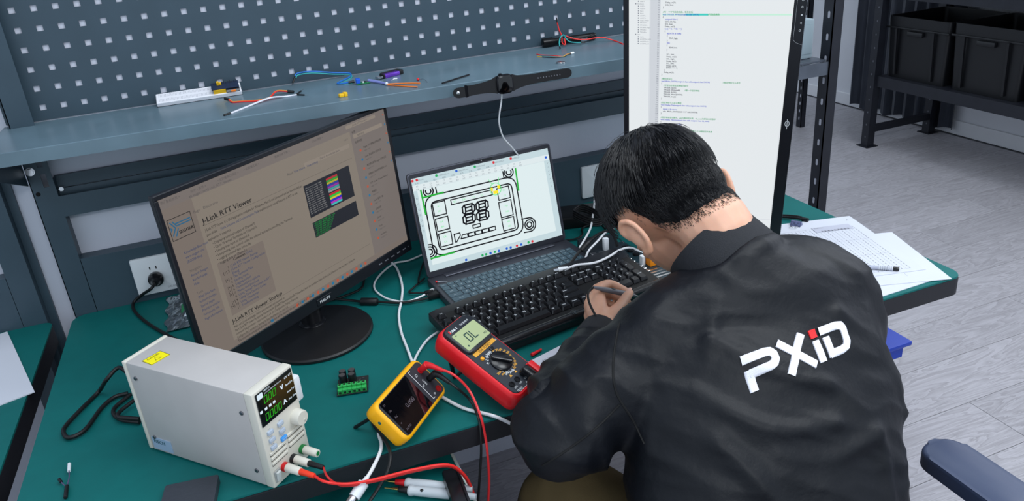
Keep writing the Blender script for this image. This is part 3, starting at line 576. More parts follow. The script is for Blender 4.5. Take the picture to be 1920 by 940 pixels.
for i in range(17): K.text(('手型', '选择', '文字', '查找', '缩放')[i % 5], 0.0034, -0.16 + i * 0.0155, 0.195, 0.0003); K.line([(-0.158 + i * 0.0155, 0.201), (-0.1545 + i * 0.0155, 0.201), (-0.1545 + i * 0.0155, 0.2035), (-0.158 + i * 0.0155, 0.2035)], 0.0004, 0.0003, closed=True)
for i in range(7): K.line([(-0.1635, 0.175 - i * 0.012), (-0.1605, 0.175 - i * 0.012), (-0.1605, 0.178 - i * 0.012), (-0.1635, 0.178 - i * 0.012)], 0.0005, 0.0003, closed=True)
for i in range(8): K.line([(0.1585, 0.185 - i * 0.009), (0.161, 0.1875 - i * 0.009)], 0.0006, 0.0003)
ink(K, 'menu_text', Q('menu', (120, 132, 142)), so)
for nm, c, pp_ in (('red_icons', (214, 50, 60), ((-0.164, 0.2145), (-0.154, 0.2145), (0.028, 0.2145), (0.071, 0.2145), (0.047, 0.0165), (0.087, 0.0165))), ('blue_icons', (40, 96, 206), ((-0.08, 0.0165), (0.158, 0.199), (-0.02, 0.0165), (0.001, 0.0165), (0.021, 0.0165), (0.031, 0.0165), (-0.062, 0.2145), (0.058, 0.0165))), ('green_icons', (40, 170, 96), ((-0.109, 0.2145), (-0.018, 0.2145), (-0.009, 0.0165), (-0.031, 0.0165), (0.077, 0.0165), (-0.04, 0.0165)))):
    K = B(SP)
    for x, y in pp_: K.flat(rrect(0.0055, 0.0055, 0.0018, 3, x, y + 0.0015), 0.0004)
    ink(K, nm, Q(nm, c), so)
# laptop keyboard: each key a piece of its own
KM = mat('laptop_key', (62, 84, 96), rough=0.5, var=0.04)
def keyrow(defs, x, y, u):
    out = []
    for wdt, leg in defs:
        if leg is not None: out.append((x + wdt * u / 2, y, wdt, leg))
        x += wdt * u
    return out
B().b2((-0.168, -0.160, 0.0179), (0.160, -0.044, 0.0183)).obj('key_well', mat('laptop_key_well', (38, 42, 50), rough=0.5, var=0.05), lp, smooth=None)
ink(B().line([(-0.168, -0.0435), (0.160, -0.0435)], 0.0012, 0.0186), 'speaker_edge', M_ALU, lp)
u_ = 0.01752; LR = []
LR += keyrow([(0.93, s) for s in ['esc', 'f1', 'f2', 'f3', 'f4', 'f5', 'f6', 'f7', 'f8', 'f9', 'f10', 'f11', 'f12', 'ins', 'del', 'home', 'end', 'pgup', 'pgdn', 'prt']], -0.1665, -0.050, u_)
LR += keyrow([(1, s) for s in '`1234567890-='] + [(1.85, 'backspace')] + [(0.93, s) for s in ('num', '/', '*', '-')], -0.1665, -0.0655, u_)
LR += keyrow([(1.5, 'tab')] + [(1, s) for s in 'QWERTYUIOP[]'] + [(1.35, '\\')] + [(0.93, s) for s in ('7', '8', '9', '+')], -0.1665, -0.0845, u_)
LR += keyrow([(1.75, 'caps')] + [(1, s) for s in "ASDFGHJKL;'"] + [(2.1, 'enter')] + [(0.93, s) for s in ('4', '5', '6', '+')], -0.1665, -0.1035, u_)
LR += keyrow([(2.25, 'shift')] + [(1, s) for s in 'ZXCVBNM,./'] + [(2.6, 'shift')] + [(0.93, s) for s in ('1', '2', '3', 'ent')], -0.1665, -0.1225, u_)
LR += keyrow([(1.25, 'ctrl'), (1, 'fn'), (1.1, 'win'), (1.1, 'alt'), (5.4, ''), (1.1, 'alt'), (1.1, 'co'), (1.0, 'ctrl'), (1, '<'), (0.8, '^'), (1, '>'), (0.93, '0'), (0.93, '.'), (0.93, 'ent')], -0.1665, -0.1415, u_)
KC = {}; lgd = B()
for (x, y, wd, leg) in LR:
    hgt = 0.0105 if y == -0.050 else 0.0165
    key = (round(wd, 3), hgt)
    if key not in KC:
        KC[key] = o = B().prism(rrect(wd * u_ - 0.0016, hgt, 0.0012, 2), 0, 0.0011, bev=0.0003, seg=1).obj('key', KM, lp, smooth=None); o.location = (x, y, 0.0183)
    else: share(KC[key], lp, T(x, y, 0.0183))
    if leg: lgd.text(leg.upper() if len(leg) > 1 else leg, 0.0036 if len(leg) > 1 else 0.0062, x, y - 0.002, 0.01945, align='C', sx=1.1)
ink(lgd, 'key_legends', mat('key_legend', (188, 198, 204), rough=0.6), lp)
# ================================================================== external keyboard, its rear edge resting on the laptop
KBM = T(0.624, -0.478, 0.7905) @ RZ(R(9.6)) @ RX(R(6.6))
kb_ = thing('keyboard', 'black full-size desktop keyboard with curved front rest', 'keyboard', KBM)
KP = mat('keyboard_black', (27, 28, 33), rough=0.4, var=0.08, vs=50, bump=0.06, bs=1200)
body = B(); body.prism([(0, 0), (0.0, -0.03), (0.004, -0.168), (0.453, -0.168), (0.457, -0.03), (0.457, 0), (0.44, 0.004), (0.2285, 0.007), (0.017, 0.004)], -0.0185, 0.0, bev=0.0025); bo = body.obj('body', KP, kb_)
B().tube([(0.006, -0.1615, 0.0005), (0.12, -0.1635, 0.0015), (0.2285, -0.164, 0.002), (0.335, -0.1635, 0.0015), (0.451, -0.1615, 0.0005)], 0.0095, 12, 4).obj('front_rest', M_BLKS, kb_)
B().b2((0.004, -0.153, 0.0), (0.362, -0.044, 0.0008)).b2((0.3665, -0.153, 0.0), (0.4535, -0.044, 0.0008)).b2((0.004, -0.0385, 0), (0.362, -0.0195, 0.0008)).obj('key_wells', mat('key_well', (12, 12, 14), rough=0.5, var=0.05), kb_, smooth=None)
a = B(); 
for t in range(20): pass
a.line([(0.2285 + 0.0065 * math.cos(t * PI / 12), -0.164 + 0.0065 * math.sin(t * PI / 12)) for t in range(24)], 0.0012, 0.0119, closed=True); a.text('hp', 0.0085, 0.2285, -0.1665, 0.0119, align='C', bold=.0005); ink(a, 'maker_badge', M_CHROME, kb_)
B().prism(rrect(0.07, 0.008, 0.002, 2, 0.408, -0.027), 0, 0.0008).obj('indicator_strip', M_BLKS, kb_, smooth=None)
B().ball((0.38, -0.0275, 0.001), (0.0016, 0.0012, 0.0006), u=8, v=6).obj('green_indicator', mat('green_led', (120, 240, 60), emit=(120, 255, 60), es=1.5), kb_)
U = 0.01905; x0 = 0.0055
ER = []
yf = -0.029
ER += keyrow([(1, 'Esc'), (1, None)] + [(1, 'F%d' % i) for i in range(1, 5)] + [(.5, None)] + [(1, 'F%d' % i) for i in range(5, 9)] + [(.5, None)] + [(1, 'F%d' % i) for i in range(9, 13)] + [(.25, None), (1, 'PrtSc'), (1, 'ScrLk'), (1, 'Pause')], x0, yf, U)
y1 = -0.0535
ER += keyrow([(1, s) for s in '`1234567890-='] + [(2, '\u2190')] + [(.25, None), (1, 'Insert'), (1, 'Home'), (1, 'PgUp'), (.25, None), (1, 'Num'), (1, '/'), (1, '*'), (1, '-')], x0, y1, U)
ER += keyrow([(1.5, 'Tab')] + [(1, s) for s in 'QWERTYUIOP[]'] + [(1.5, '\\')] + [(.25, None), (1, 'Delete'), (1, 'End'), (1, 'PgDn'), (.25, None), (1, '7'), (1, '8'), (1, '9')], x0, y1 - U, U)
ER += keyrow([(1.75, 'Caps')] + [(1, s) for s in "ASDFGHJKL;'"] + [(2.25, 'Enter')] + [(3.5, None), (1, '4'), (1, '5'), (1, '6')], x0, y1 - 2 * U, U)
ER += keyrow([(2.25, 'Shift')] + [(1, s) for s in 'ZXCVBNM,./'] + [(2.75, 'Shift'), (1.25, None), (1, '\u2191'), (1.25, None), (1, '1'), (1, '2'), (1, '3')], x0, y1 - 3 * U, U)
ER += keyrow([(1.25, 'Ctrl'), (1.25, 'Win'), (1.25, 'Alt'), (6.25, ''), (1.25, 'Alt'), (1.25, 'Win'), (1.25, 'Menu'), (1.25, 'Ctrl'), (.25, None), (1, '\u2190'), (1, '\u2193'), (1, '\u2192'), (.25, None), (2, '0'), (1, '.')], x0, y1 - 4 * U, U)
TALL = [(x0 + 22 * U, y1 - 1.5 * U, '+'), (x0 + 22 * U, y1 - 3.5 * U, 'Enter')]
EKM = mat('keycap_black', (24, 25, 29), rough=0.32, spec=0.6, var=0.05)
KC = {}; lgd = B(); sub = B()
def ekey(x, y, wd, ht, leg):
    key = (round(wd, 3), round(ht, 3))
    if key not in KC:
        wk, hk = wd * U - 0.0018, ht * U - 0.0018
        bb = B(); bt_ = rrect(wk, hk, 0.0012, 1); tp = rrect(wk - 0.0045, hk - 0.0045, 0.002, 1, 0, 0.0008)
        bb.rings([[Vector((p[0], p[1], 0.0)) for p in bt_], [Vector((p[0], p[1], 0.002)) for p in bt_], [Vector((p[0], p[1], 0.0078)) for p in tp]])
        KC[key] = o = bb.obj('key', EKM, kb_, smooth=None); o.location = (x, y, 0.0008)
    else: share(KC[key], kb_, T(x, y, 0.0008))
    if leg: lgd.text(leg, 0.0070 if len(leg) == 1 else 0.0044, x - (wd * U / 2 - 0.0055), y + 0.001 * (len(leg) == 1), 0.00895, sx=1.05, bold=0.0003)
for (x, y, wd, leg) in ER: ekey(x, y, wd, 0.82 if y == yf else 1, leg)
for (x, y, leg) in TALL: ekey(x, y, 1, 2, leg)
ink(lgd, 'key_legends', mat('keycap_legend', (200, 204, 208), rough=0.6), kb_)
CUR = {
 'plugcord': [(0.1161, -0.062, 0.8025), (0.1086, -0.085, 0.7992), (0.0835, -0.0501, 0.775), (0.0598, -0.0412, 0.757), (0.0627, -0.0816, 0.7545), (0.0912, -0.1546, 0.7545), (0.1388, -0.2439, 0.7545), (0.1739, -0.2973, 0.7545)],
 'psucord': [(0.0858, -0.4392, 0.8), (0.068, -0.4109, 0.8), (0.0474, -0.4246, 0.79), (0.0229, -0.3992, 0.756), (-0.0006, -0.4452, 0.756), (-0.0183, -0.4839, 0.756), (-0.0204, -0.5049, 0.756), (-0.0089, -0.5261, 0.756), (0.0138, -0.5146, 0.756), (0.033, -0.4592, 0.756), (0.0522, -0.4326, 0.756), (0.074, -0.4315, 0.756)],
 'psucoil': [(0.0788, -0.4376, 0.756), (0.0559, -0.4676, 0.756), (0.0561, -0.4913, 0.756), (0.0714, -0.5155, 0.756), (0.0993, -0.5363, 0.756)],
 'psucoil2': [(0.0869, -0.4723, 0.762), (0.0673, -0.4961, 0.762), (0.066, -0.5118, 0.762), (0.0783, -0.5214, 0.762), (0.1008, -0.5362, 0.762)],
 'ferrite': [(0.429, -0.2199, 0.757), (0.4698, -0.2541, 0.757), (0.5047, -0.2847, 0.757), (0.5254, -0.3018, 0.757), (0.5531, -0.3175, 0.757), (0.5947, -0.3462, 0.757), (0.6386, -0.3552, 0.757), (0.6536, -0.3557, 0.757)],
 'thinblack': [(0.5502, -0.1866, 0.755), (0.5354, -0.2313, 0.755), (0.5052, -0.248, 0.755), (0.4693, -0.2551, 0.755), (0.4415, -0.2502, 0.755)],
 'lapblack': [(0.7075, -0.1495, 0.76), (0.67, -0.231, 0.76), (0.653, -0.2809, 0.76), (0.6713, -0.2613, 0.757), (0.6371, -0.294, 0.757), (0.6242, -0.3118, 0.757), (0.653, -0.3282, 0.757)],
 'whiteA': [(0.7008, -0.1333, 0.755), (0.6619, -0.1474, 0.755), (0.6303, -0.1452, 0.755), (0.5921, -0.1803, 0.755), (0.5653, -0.2252, 0.755), (0.5614, -0.2661, 0.755), (0.5768, -0.3133, 0.755), (0.6086, -0.3447, 0.755), (0.6431, -0.3375, 0.755), (0.6599, -0.3279, 0.755)],
 'whiteB': [(0.619, -0.132, 0.762), (0.6282, -0.1765, 0.7565), (0.6184, -0.2678, 0.7565), (0.6013, -0.333, 0.7565), (0.5809, -0.3936, 0.7565), (0.5686, -0.4626, 0.7565), (0.5645, -0.526, 0.7565), (0.5611, -0.5791, 0.7565)],
 'whiteC': [(0.6371, -0.4952, 0.755), (0.6094, -0.5134, 0.755), (0.5842, -0.5445, 0.755), (0.5659, -0.5752, 0.755), (0.5498, -0.6109, 0.755)],
 'whiteD': [(0.5727, -0.6858, 0.755), (0.5838, -0.7153, 0.755), (0.6034, -0.7533, 0.755), (0.6267, -0.7796, 0.755), (0.6426, -0.7987, 0.755), (0.6695, -0.8, 0.7307), (0.6884, -0.815, 0.7153)],
 'whiteE': [(0.4935, -0.7103, 0.76), (0.4729, -0.7309, 0.76), (0.4617, -0.751, 0.755), (0.4599, -0.7789, 0.755), (0.4528, -0.8, 0.7548), (0.4349, -0.83, 0.7542), (0.4199, -0.845, 0.7491)],
 'greyplug': [(0.4199, -0.845, 0.7491), (0.3999, -0.86, 0.7397)],
 'blackE': [(0.4787, -0.6819, 0.757), (0.462, -0.6975, 0.757), (0.4585, -0.7268, 0.757), (0.4643, -0.7639, 0.757), (0.4671, -0.8, 0.7616), (0.4651, -0.82, 0.7571), (0.4551, -0.835, 0.7453), (0.4373, -0.85, 0.7342), (0.4169, -0.865, 0.7249)],
 'psured': [(0.3281, -0.845, 0.7951), (0.3426, -0.855, 0.7925), (0.3659, -0.855, 0.7776), (0.3938, -0.855, 0.7626), (0.4315, -0.855, 0.7554), (0.4956, -0.85, 0.7462), (0.5442, -0.85, 0.7355), (0.5668, -0.85, 0.7083), (0.577, -0.85, 0.6727), (0.5794, -0.85, 0.6449)],
 'psublk': [(0.3636, -0.84, 0.7858), (0.3698, -0.85, 0.7826), (0.3784, -0.853, 0.7691), (0.3933, -0.852, 0.7565), (0.4312, -0.852, 0.7492), (0.4957, -0.846, 0.7391), (0.5447, -0.846, 0.7292), (0.5659, -0.846, 0.7034), (0.576, -0.846, 0.6677), (0.5785, -0.846, 0.6397)],
 'redlead': [(0.5771, -0.7451, 0.835), (0.5942, -0.7478, 0.82), (0.6142, -0.7596, 0.79), (0.6179, -0.7945, 0.765), (0.6192, -0.805, 0.7332), (0.6173, -0.815, 0.7042), (0.6136, -0.82, 0.6554), (0.6072, -0.82, 0.608)],
 'blklead': [(0.5796, -0.7585, 0.815), (0.5941, -0.7551, 0.8), (0.6141, -0.7592, 0.77), (0.6149, -0.7934, 0.758), (0.6122, -0.805, 0.7357), (0.6076, -0.812, 0.7056), (0.599, -0.815, 0.6572), (0.5915, -0.815, 0.6103)],
 'watchcable': [(0.8885, -0.259, 1.1425), (0.8868, -0.262, 1.1228), (0.8811, -0.262, 1.1006), (0.8801, -0.255, 1.0734), (0.8906, -0.245, 1.0381), (0.9162, -0.23, 1.0039), (0.9381, -0.21, 0.968)],
 'redjumper': [(1.1738, -0.0582, 1.19), (1.2053, -0.032, 1.18), (1.2288, -0.0434, 1.177), (1.2548, -0.0503, 1.177), (1.2646, -0.0816, 1.177), (1.2504, -0.1366, 1.177), (1.2305, -0.2, 1.177)],
 'probecable': [(0.8846, -0.6726, 0.865), (0.8715, -0.6794, 0.862), (0.8629, -0.7001, 0.855), (0.8599, -0.7295, 0.845), (0.8576, -0.7651, 0.842), (0.8509, -0.8093, 0.84)],
 'usbwhite': [(0.9375, -0.4474, 0.795), (0.9573, -0.4532, 0.8), (0.9926, -0.4623, 0.8), (1.0356, -0.4427, 0.795), (1.0828, -0.4056, 0.785), (1.1197, -0.3898, 0.775), (1.1384, -0.409, 0.765)],
 'usbwhite2': [(0.9881, -0.4059, 0.776), (1.0045, -0.3909, 0.776), (1.0184, -0.3826, 0.79), (1.0491, -0.3672, 0.8), (1.0814, -0.3389, 0.8), (1.1359, -0.277, 0.775)],
 'usbplug': [(0.9126, -0.4397, 0.793), (0.9375, -0.4474, 0.795)],
 'sockwhite': [(1.1985, -0.04, 0.7536), (1.1857, -0.07, 0.7359), (1.0766, -0.2806, 0.79), (1.0483, -0.3111, 0.777), (1.0156, -0.3305, 0.775)],
 'blkY': [(0.9446, -0.4226, 0.78), (0.9845, -0.3909, 0.79), (1.0214, -0.367, 0.8), (1.0652, -0.336, 0.8), (1.0943, -0.3327, 0.8), (1.0901, -0.3684, 0.8), (1.0784, -0.402, 0.795)],
 'blkloop1': [(1.0764, -0.193, 0.8), (1.0957, -0.189, 0.8), (1.1054, -0.2273, 0.8), (1.1051, -0.2696, 0.8)],
 'coil': [(1.0707, -0.1952, 0.795), (1.1009, -0.1779, 0.795), (1.1129, -0.2178, 0.795), (1.1091, -0.2697, 0.795), (1.0897, -0.2801, 0.795), (1.0748, -0.2483, 0.795), (1.0689, -0.2139, 0.795)],
 'loop': [(1.0282, -0.2355, 0.755), (1.0541, -0.2404, 0.755), (1.0784, -0.2258, 0.755), (1.0916, -0.196, 0.755), (1.1105, -0.1844, 0.755), (1.1417, -0.1959, 0.755), (1.1406, -0.2262, 0.755)],
 'adap': [(1.0741, -0.1152, 0.785), (1.1354, -0.0847, 0.785), (1.1516, -0.1645, 0.785), (1.0771, -0.2107, 0.785)],
 'hub': [(1.0075, -0.2888, 0.782), (1.098, -0.3087, 0.782), (1.108, -0.4035, 0.782), (1.0133, -0.4228, 0.782)],
 'dev': [(1.1047, -0.3293, 0.768), (1.1484, -0.3314, 0.768), (1.1142, -0.5372, 0.768), (1.0688, -0.5495, 0.768)],
 'plug2': [(1.0531, -0.397, 0.79), (1.0643, -0.3764, 0.8)]}
# ================================================================== bench power supply
PSM = T(0.296, -0.806, 0.75) @ RZ(R(43))
M_IV = mat('ivory_plastic', (214, 210, 198), rough=0.45, var=0.02); M_PSG = mat('light_grey_enamel', (186, 182, 180), rough=0.42, var=0.03, vs=20, bump=0.05, bs=900)
ps = thing('power_supply', 'boxy light-grey bench power supply with green digits and knob', 'power supply', PSM)
pw, pd, ph = 0.082, 0.262, 0.166
B().b2((0.0005, 0.016, 0.003), (pw - 0.0005, pd - 0.008, ph - 0.0005), 0.0025).obj('case', M_PSG, ps)
B().b2((0, 0, 0.003), (pw, 0.016, ph), 0.002).obj('front_bezel', M_IV, ps)
B().b2((0, pd - 0.008, 0.003), (pw, pd, ph), 0.002).obj('rear_bezel', M_IV, ps)
for x in (0.012, pw - 0.012):
    for y in (0.03, pd - 0.03): B().cyl((x, y, 0), (x, y, 0.004), 0.007, n=14).obj('foot', M_RUB, ps)
for y, z in ((0.028, 0.028), (0.028, 0.13), (pd - 0.022, 0.14), (pd - 0.022, 0.03)):
    B().cyl((-0.0012, y, z), (0.001, y, z), 0.0034, n=14, bev=0.0006).obj('screw', M_ALU, ps)
FU = T(0, -0.0004, 0) @ UPRIGHT      # drawing plane of the front
dp = B().b2((0.005, -0.0016, 0.108), (0.0785, 0.0, 0.1625), 0.0006, 1).obj('display_window', mat('dark_display_glass', (12, 20, 22), rough=0.12, spec=0.7), ps, smooth=None)
FD = T(0, -0.0017, 0) @ UPRIGHT
def seg7(b_, s, x, y, h, sl=0.12, t=0.11):
    D = {'0': 'abcdef', '1': 'bc', '2': 'abged', '3': 'abgcd', '4': 'fgbc', '5': 'afgcd', '8': 'abcdefg', 'L': 'fed', 'O': 'abcdef', '.': ''}
    wv = h * 0.52
    for ch in s:
        if ch == '.': b_.flat(rrect(h * .1, h * .1, h * .02, 1, x - h * .03, y + h * .05)); continue
        P = {'a': ((0, h), (wv, h)), 'b': ((wv, h), (wv, h / 2)), 'c': ((wv, h / 2), (wv, 0)), 'd': ((0, 0), (wv, 0)), 'e': ((0, 0), (0, h / 2)), 'f': ((0, h / 2), (0, h)), 'g': ((0, h / 2), (wv, h / 2))}
        for q in D.get(ch, ''):
            (xa, ya), (xb, yb) = P[q]; b_.line([(x + xa + ya * sl, y + ya), (x + xb + yb * sl, y + yb)], h * t)
        x += wv + h * 0.3
a = B(FD); seg7(a, '0.00', 0.018, 0.1415, 0.0105); seg7(a, '0.000', 0.014, 0.1145, 0.0105); ink(a, 'green_digits', mat('green_digit', (20, 60, 16), emit=(40, 196, 24), es=0.6), dp)
a = B(FD); a.text('V', 0.011, 0.0505, 0.141, bold=.0008); a.text('A', 0.011, 0.0505, 0.1165, bold=.0008); a.flat(rrect(0.011, 0.0085, 0.0008, 1, 0.0125, 0.1565))
a.text('ITECH', 0.0042, 0.021, 0.1585, bold=.0003); a.text('DC POWER SUPPLY', 0.003, 0.021, 0.1545); a.text('32V/6A', 0.003, 0.046, 0.1545)
for i, s in enumerate(('CV', 'CC', 'Rmt', 'Err', 'Fine', 'Ctr', 'Adr', 'Tim')): a.text(s, 0.0046, 0.0615 + (i % 2) * 0.0085, 0.153 - (i // 2) * 0.012, bold=.0003)
for x in (0.0085, 0.018, 0.0265, 0.0345): a.flat(rrect(0.005, 0.0042, 0.0008, 1, x, 0.1325))
ink(a, 'display_print', mat('display_print_white', (210, 220, 224), emit=(190, 200, 205), es=0.35), dp)
M_BTN = mat('pale_blue_button', (176, 188, 204), rough=0.4, var=0.03)
for x, z, m in ((0.0155, 0.0935, M_BTN), (0.0155, 0.0805, M_BTN), (0.0155, 0.0675, M_BTN), (0.0365, 0.0935, M_BTN), (0.0365, 0.0805, M_BTN), (0.0365, 0.0675, mat('blue_button', (70, 158, 236), rough=0.4))):
    bo = B(T(x, 0, z)).b2((-0.0055, -0.0035, -0.0034), (0.0055, 0.001, 0.0034), 0.0012).obj('button', m, ps)
    ink(B(T(x, -0.0036, z) @ UPRIGHT).text('On/Off' if m is not M_BTN else 'Shift', 0.003, 0, -0.001, align='C'), 'button_print', M_INKW, bo)
    ink(B(FU).text('V-set', 0.0026, x, z + 0.0045, align='C'), 'button_caption', mat('blue_print', (50, 70, 130)), bo)
kn = B(); kn.lathe([(0.0125, 0), (0.0125, 0.003), (0.0118, 0.012), (0.0108, 0.0138), (0.0001, 0.0138)], 32, T(0.0685, 0, 0.083) @ RX(PI / 2)); ko = kn.obj('knob', M_IV, ps)
B(T(0.0715, -0.0137, 0.0785)).ball((0, 0, 0), (0.0028, 0.001, 0.0028), u=12, v=8).obj('finger_dimple', mat('ivory_shade', (196, 192, 180), rough=0.5), ko)
for i in range(3):
    for (xa, xb, z) in ((0.006, 0.0385, 0.0405 + i * 0.0085), (0.0435, 0.077, 0.0455 + i * 0.0085)):
        vs_ = B().b2((xa, -0.0022, z), (xb, 0.0006, z + 0.005), 0.0008, 1).obj('vent_slat', M_IV, ps, smooth=None); B().b2((xa, -0.0003, z - 0.0024), (xb, 0.0006, z)).obj('vent_gap_shade', mat('vent_shade', (70, 68, 62), rough=.8), vs_, smooth=None)  # dark strips paint in the shade between the slats
sw = B().b2((0.0045, -0.0018, 0.010), (0.0165, 0.0, 0.030), 0.001, 1).obj('power_switch', mat('switch_frame', (150, 152, 150), rough=0.5), ps, smooth=None)
B(T(0.0105, -0.002, 0.020) @ RX(0.12)).b2((-0.004, -0.0028, -0.008), (0.004, 0.001, 0.008), 0.001, 1).obj('rocker', mat('rocker_grey', (190, 194, 192), rough=0.4), sw, smooth=None)
for x, c, nm in ((0.0255, (196, 24, 30), 'red'), (0.0445, (24, 24, 26), 'black'), (0.0655, (20, 120, 56), 'green')):
    z = 0.0235 if nm != 'green' else 0.025
    tp = B(); tp.cyl((x, 0, z), (x, -0.006, z), 0.0072, n=20); to = tp.obj('terminal_ring', mat('terminal_' + nm, c, rough=0.4), ps)
    c2 = B(); c2.cyl((x, -0.006, z), (x, -0.031, z), 0.0066, 0.006, n=20, bev=0.0008); c2.obj('terminal_cap', M_IV, to)
    B().cyl((x, -0.0305, z), (x, -0.0315, z), 0.0034, n=12).obj('terminal_bore', mat('terminal_' + nm, c), to)
B().b2((pw, 0.006, 0.094), (pw + 0.017, 0.026, 0.136), 0.003).obj('side_hook', M_WHITE, ps)
lb = T(-0.0004, 0.245, 0.014) @ RZ(-PI / 2) @ UPRIGHT
st_ = B(T(0.0, 0.0, 0.0)).b2((-0.0006, 0.205, 0.008), (0.0006, 0.247, 0.030)).obj('maker_sticker', mat('sticker_blue_white', (150, 172, 196), rough=0.4, var=0.1), ps, smooth=None)
ink(B(T(-0.0008, 0.244, 0.019) @ RZ(-PI / 2) @ UPRIGHT).text('ITECH', 0.0088, 0.001, 0.001, bold=.0006), 'sticker_lettering', mat('teal_print', (20, 80, 90)), st_)
yl = B(T(0.026, 0.216, ph - 0.0004) @ RZ(R(-6))).b2((-0.0155, -0.012, 0), (0.0155, 0.012, 0.0006)).obj('warning_sticker', mat('warning_yellow', (246, 232, 22), rough=0.4), ps, smooth=None)
a = B(T(0.026, 0.216, ph + 0.0004) @ RZ(R(-6))); a.text('DANGER', 0.0052, 0, 0.005, align='C'); a.line([(-0.005, -0.0065), (0.005, -0.0065), (0, 0.003)], 0.0006, closed=True); a.line([(-0.0155, -0.012), (0.0155, -0.012), (0.0155, 0.012), (-0.0155, 0.012)], 0.0006, closed=True); ink(a, 'warning_print', M_INKK, yl)
# leads from the supply
def wire(name, label, pts, r, m, cat='cable', n=8, sm=5, group=None):
    t = thing(name, label, cat, pts[0], group); O = Vector(pts[0])
    B(T(*(-O))).tube(pts, r, n, sm).obj('cord', m, t); return t, T(*(-O))
def P3(M, x, y, z): return tuple(M @ Vector((x, y, z)))
t, M = wire('test_lead', 'red lead from the power supply curling over the drawer', [P3(PSM, 0.0255, -0.056, 0.0235)] + CUR['psured'][2:], 0.0021, M_REDW)
pg_ = B(M @ PSM); pg_.cyl((0.0255, -0.0305, 0.0235), (0.0255, -0.057, 0.0235), 0.0048, 0.0038, n=14, bev=0.0008); pg_.obj('banana_plug', mat('orange_red_plug', (236, 60, 30), rough=0.4), t)
t, M = wire('test_lead', 'thin red and black twin lead leaving the black terminal', [P3(PSM, 0.0445, -0.058, 0.0235)] + CUR['psublk'][1:], 0.0016, mat('dark_red_wire', (196, 40, 40), rough=0.4, var=0.2, vs=30))
pg_ = B(M @ PSM); pg_.cyl((0.0445, -0.0305, 0.0235), (0.0445, -0.058, 0.0235), 0.0045, 0.0036, n=14, bev=0.0008); pg_.obj('banana_plug', M_BLK, t)
t, M = wire('mains_cable', 'thick black cord looping out behind the power supply', CUR['psucord'], 0.0037, M_RUB, n=10)
B(M).tube(CUR['psucoil'], 0.0036, 10).obj('coiled_loop', M_RUB, t); B(M).tube(CUR['psucoil2'], 0.0036, 10).obj('coiled_loop', M_RUB, t)
t, M = wire('mains_cable', 'black mains cord with round plug in the left socket', CUR['plugcord'], 0.0034, M_RUB, n=10)
a = B(M @ T(0.1165, -0.0375, 0.8015) @ RX(PI / 2)); a.lathe([(0.0155, 0), (0.0165, 0.004), (0.016, 0.012), (0.011, 0.017), (0.0085, 0.024), (0.006, 0.03), (0.0001, 0.03)], 24); a.obj('plug', M_BLKS, t)
# ================================================================== red multimeter on its kickstand
RM = T(0.708, -0.796, 0.7885) @ RZ(R(35.4)) @ RX(R(27.5)) @ RY(R(-1.5))
mmr = thing('multimeter', 'red and black digital multimeter propped up beside the keyboard', 'multimeter', RM)
M_RD = mat('red_holster', (222, 26, 36), rough=0.36, spec=0.5, var=0.03, bump=0.03, bs=900); M_GF = mat('dark_grey_face', (42, 46, 54), rough=0.45, var=0.06)
hl = B(); w1, l1 = 0.083, 0.174
def rs(wd, h, r, z, oy=0): return [Vector((x, y, z)) for x, y in rrect(wd, h, r, 5, 0, l1 / 2 + oy)]
hl.rings([rs(w1 - 0.014, l1 - 0.016, 0.012, -0.040), rs(w1 - 0.004, l1 - 0.004, 0.014, -0.034), rs(w1, l1, 0.016, -0.022), rs(w1, l1, 0.016, -0.006), rs(w1 - 0.004, l1 - 0.003, 0.015, -0.001), rs(w1 - 0.010, l1 - 0.008, 0.012, 0.0015)]); hl.obj('holster', M_RD, mmr)
fc = B(); fc.prism(rrect(w1 - 0.013, l1 - 0.014, 0.010, 5, 0, l1 / 2 + 0.001), 0.0, 0.0028, bev=0.001, seg=1); fo = fc.obj('face_plate', M_GF, mmr)
hd = B(); hd.prism(rrect(w1 - 0.013, 0.062, 0.012, 5, 0, 0.137), 0.002, 0.0085, bev=0.003); ho = hd.obj('display_hood', mat('meter_hood', (34, 37, 43), rough=0.35, var=0.05), mmr)
lc = B().prism(rrect(0.060, 0.038, 0.001, 1, 0, 0.131), 0.008, 0.0091).obj('lcd', mat('grey_green_lcd', (166, 178, 132), rough=0.25, emit=(110, 120, 84), es=0.12), ho, smooth=None)
a = B(T(0, 0, 0.0093)); seg7(a, 'OL', -0.012, 0.123, 0.016, 0.06, .13); a.text('MΩ', 0.005, 0.02, 0.1175); a.flat(rrect(0.003, 0.0015, 0.0002, 1, -0.023, 0.146)); a.flat(rrect(0.003, 0.003, 0.0004, 1, -0.022, 0.119)); ink(a, 'lcd_digits', mat('lcd_ink', (28, 62, 58), rough=0.5), lc)
a = B(T(0, 0, 0.0087)); a.text('UNI-T', 0.0065, -0.024, 0.1545, bold=.0004); a.text('TRUE RMS', 0.0048, 0.001, 0.155); ink(a, 'maker_print', M_INKW, ho)
ink(B(T(0, 0, 0.0088)).flat([(-0.027, 0.1545), (-0.0245, 0.1545), (-0.0245, 0.1605), (-0.027, 0.1605)]), 'red_mark', M_RED, ho)
st_ = B().prism(rrect(0.056, 0.0075, 0.0005, 1, 0.001, 0.1015), 0.0029, 0.0036).obj('orange_label', mat('meter_orange', (224, 160, 50), rough=0.5), fo, smooth=None)
ink(B(T(0, 0, 0.0038)).text('20A FUSED', 0.0062, 0.001, 0.0993, align='C', sx=1.05), 'label_print', M_INKK, st_)
B().prism(rrect(0.006, 0.007, 0.0026, 4, -0.021, 0.089), 0.0025, 0.006, bev=0.0012).obj('orange_button', mat('orange_btn', (240, 160, 30), rough=0.4), mmr)
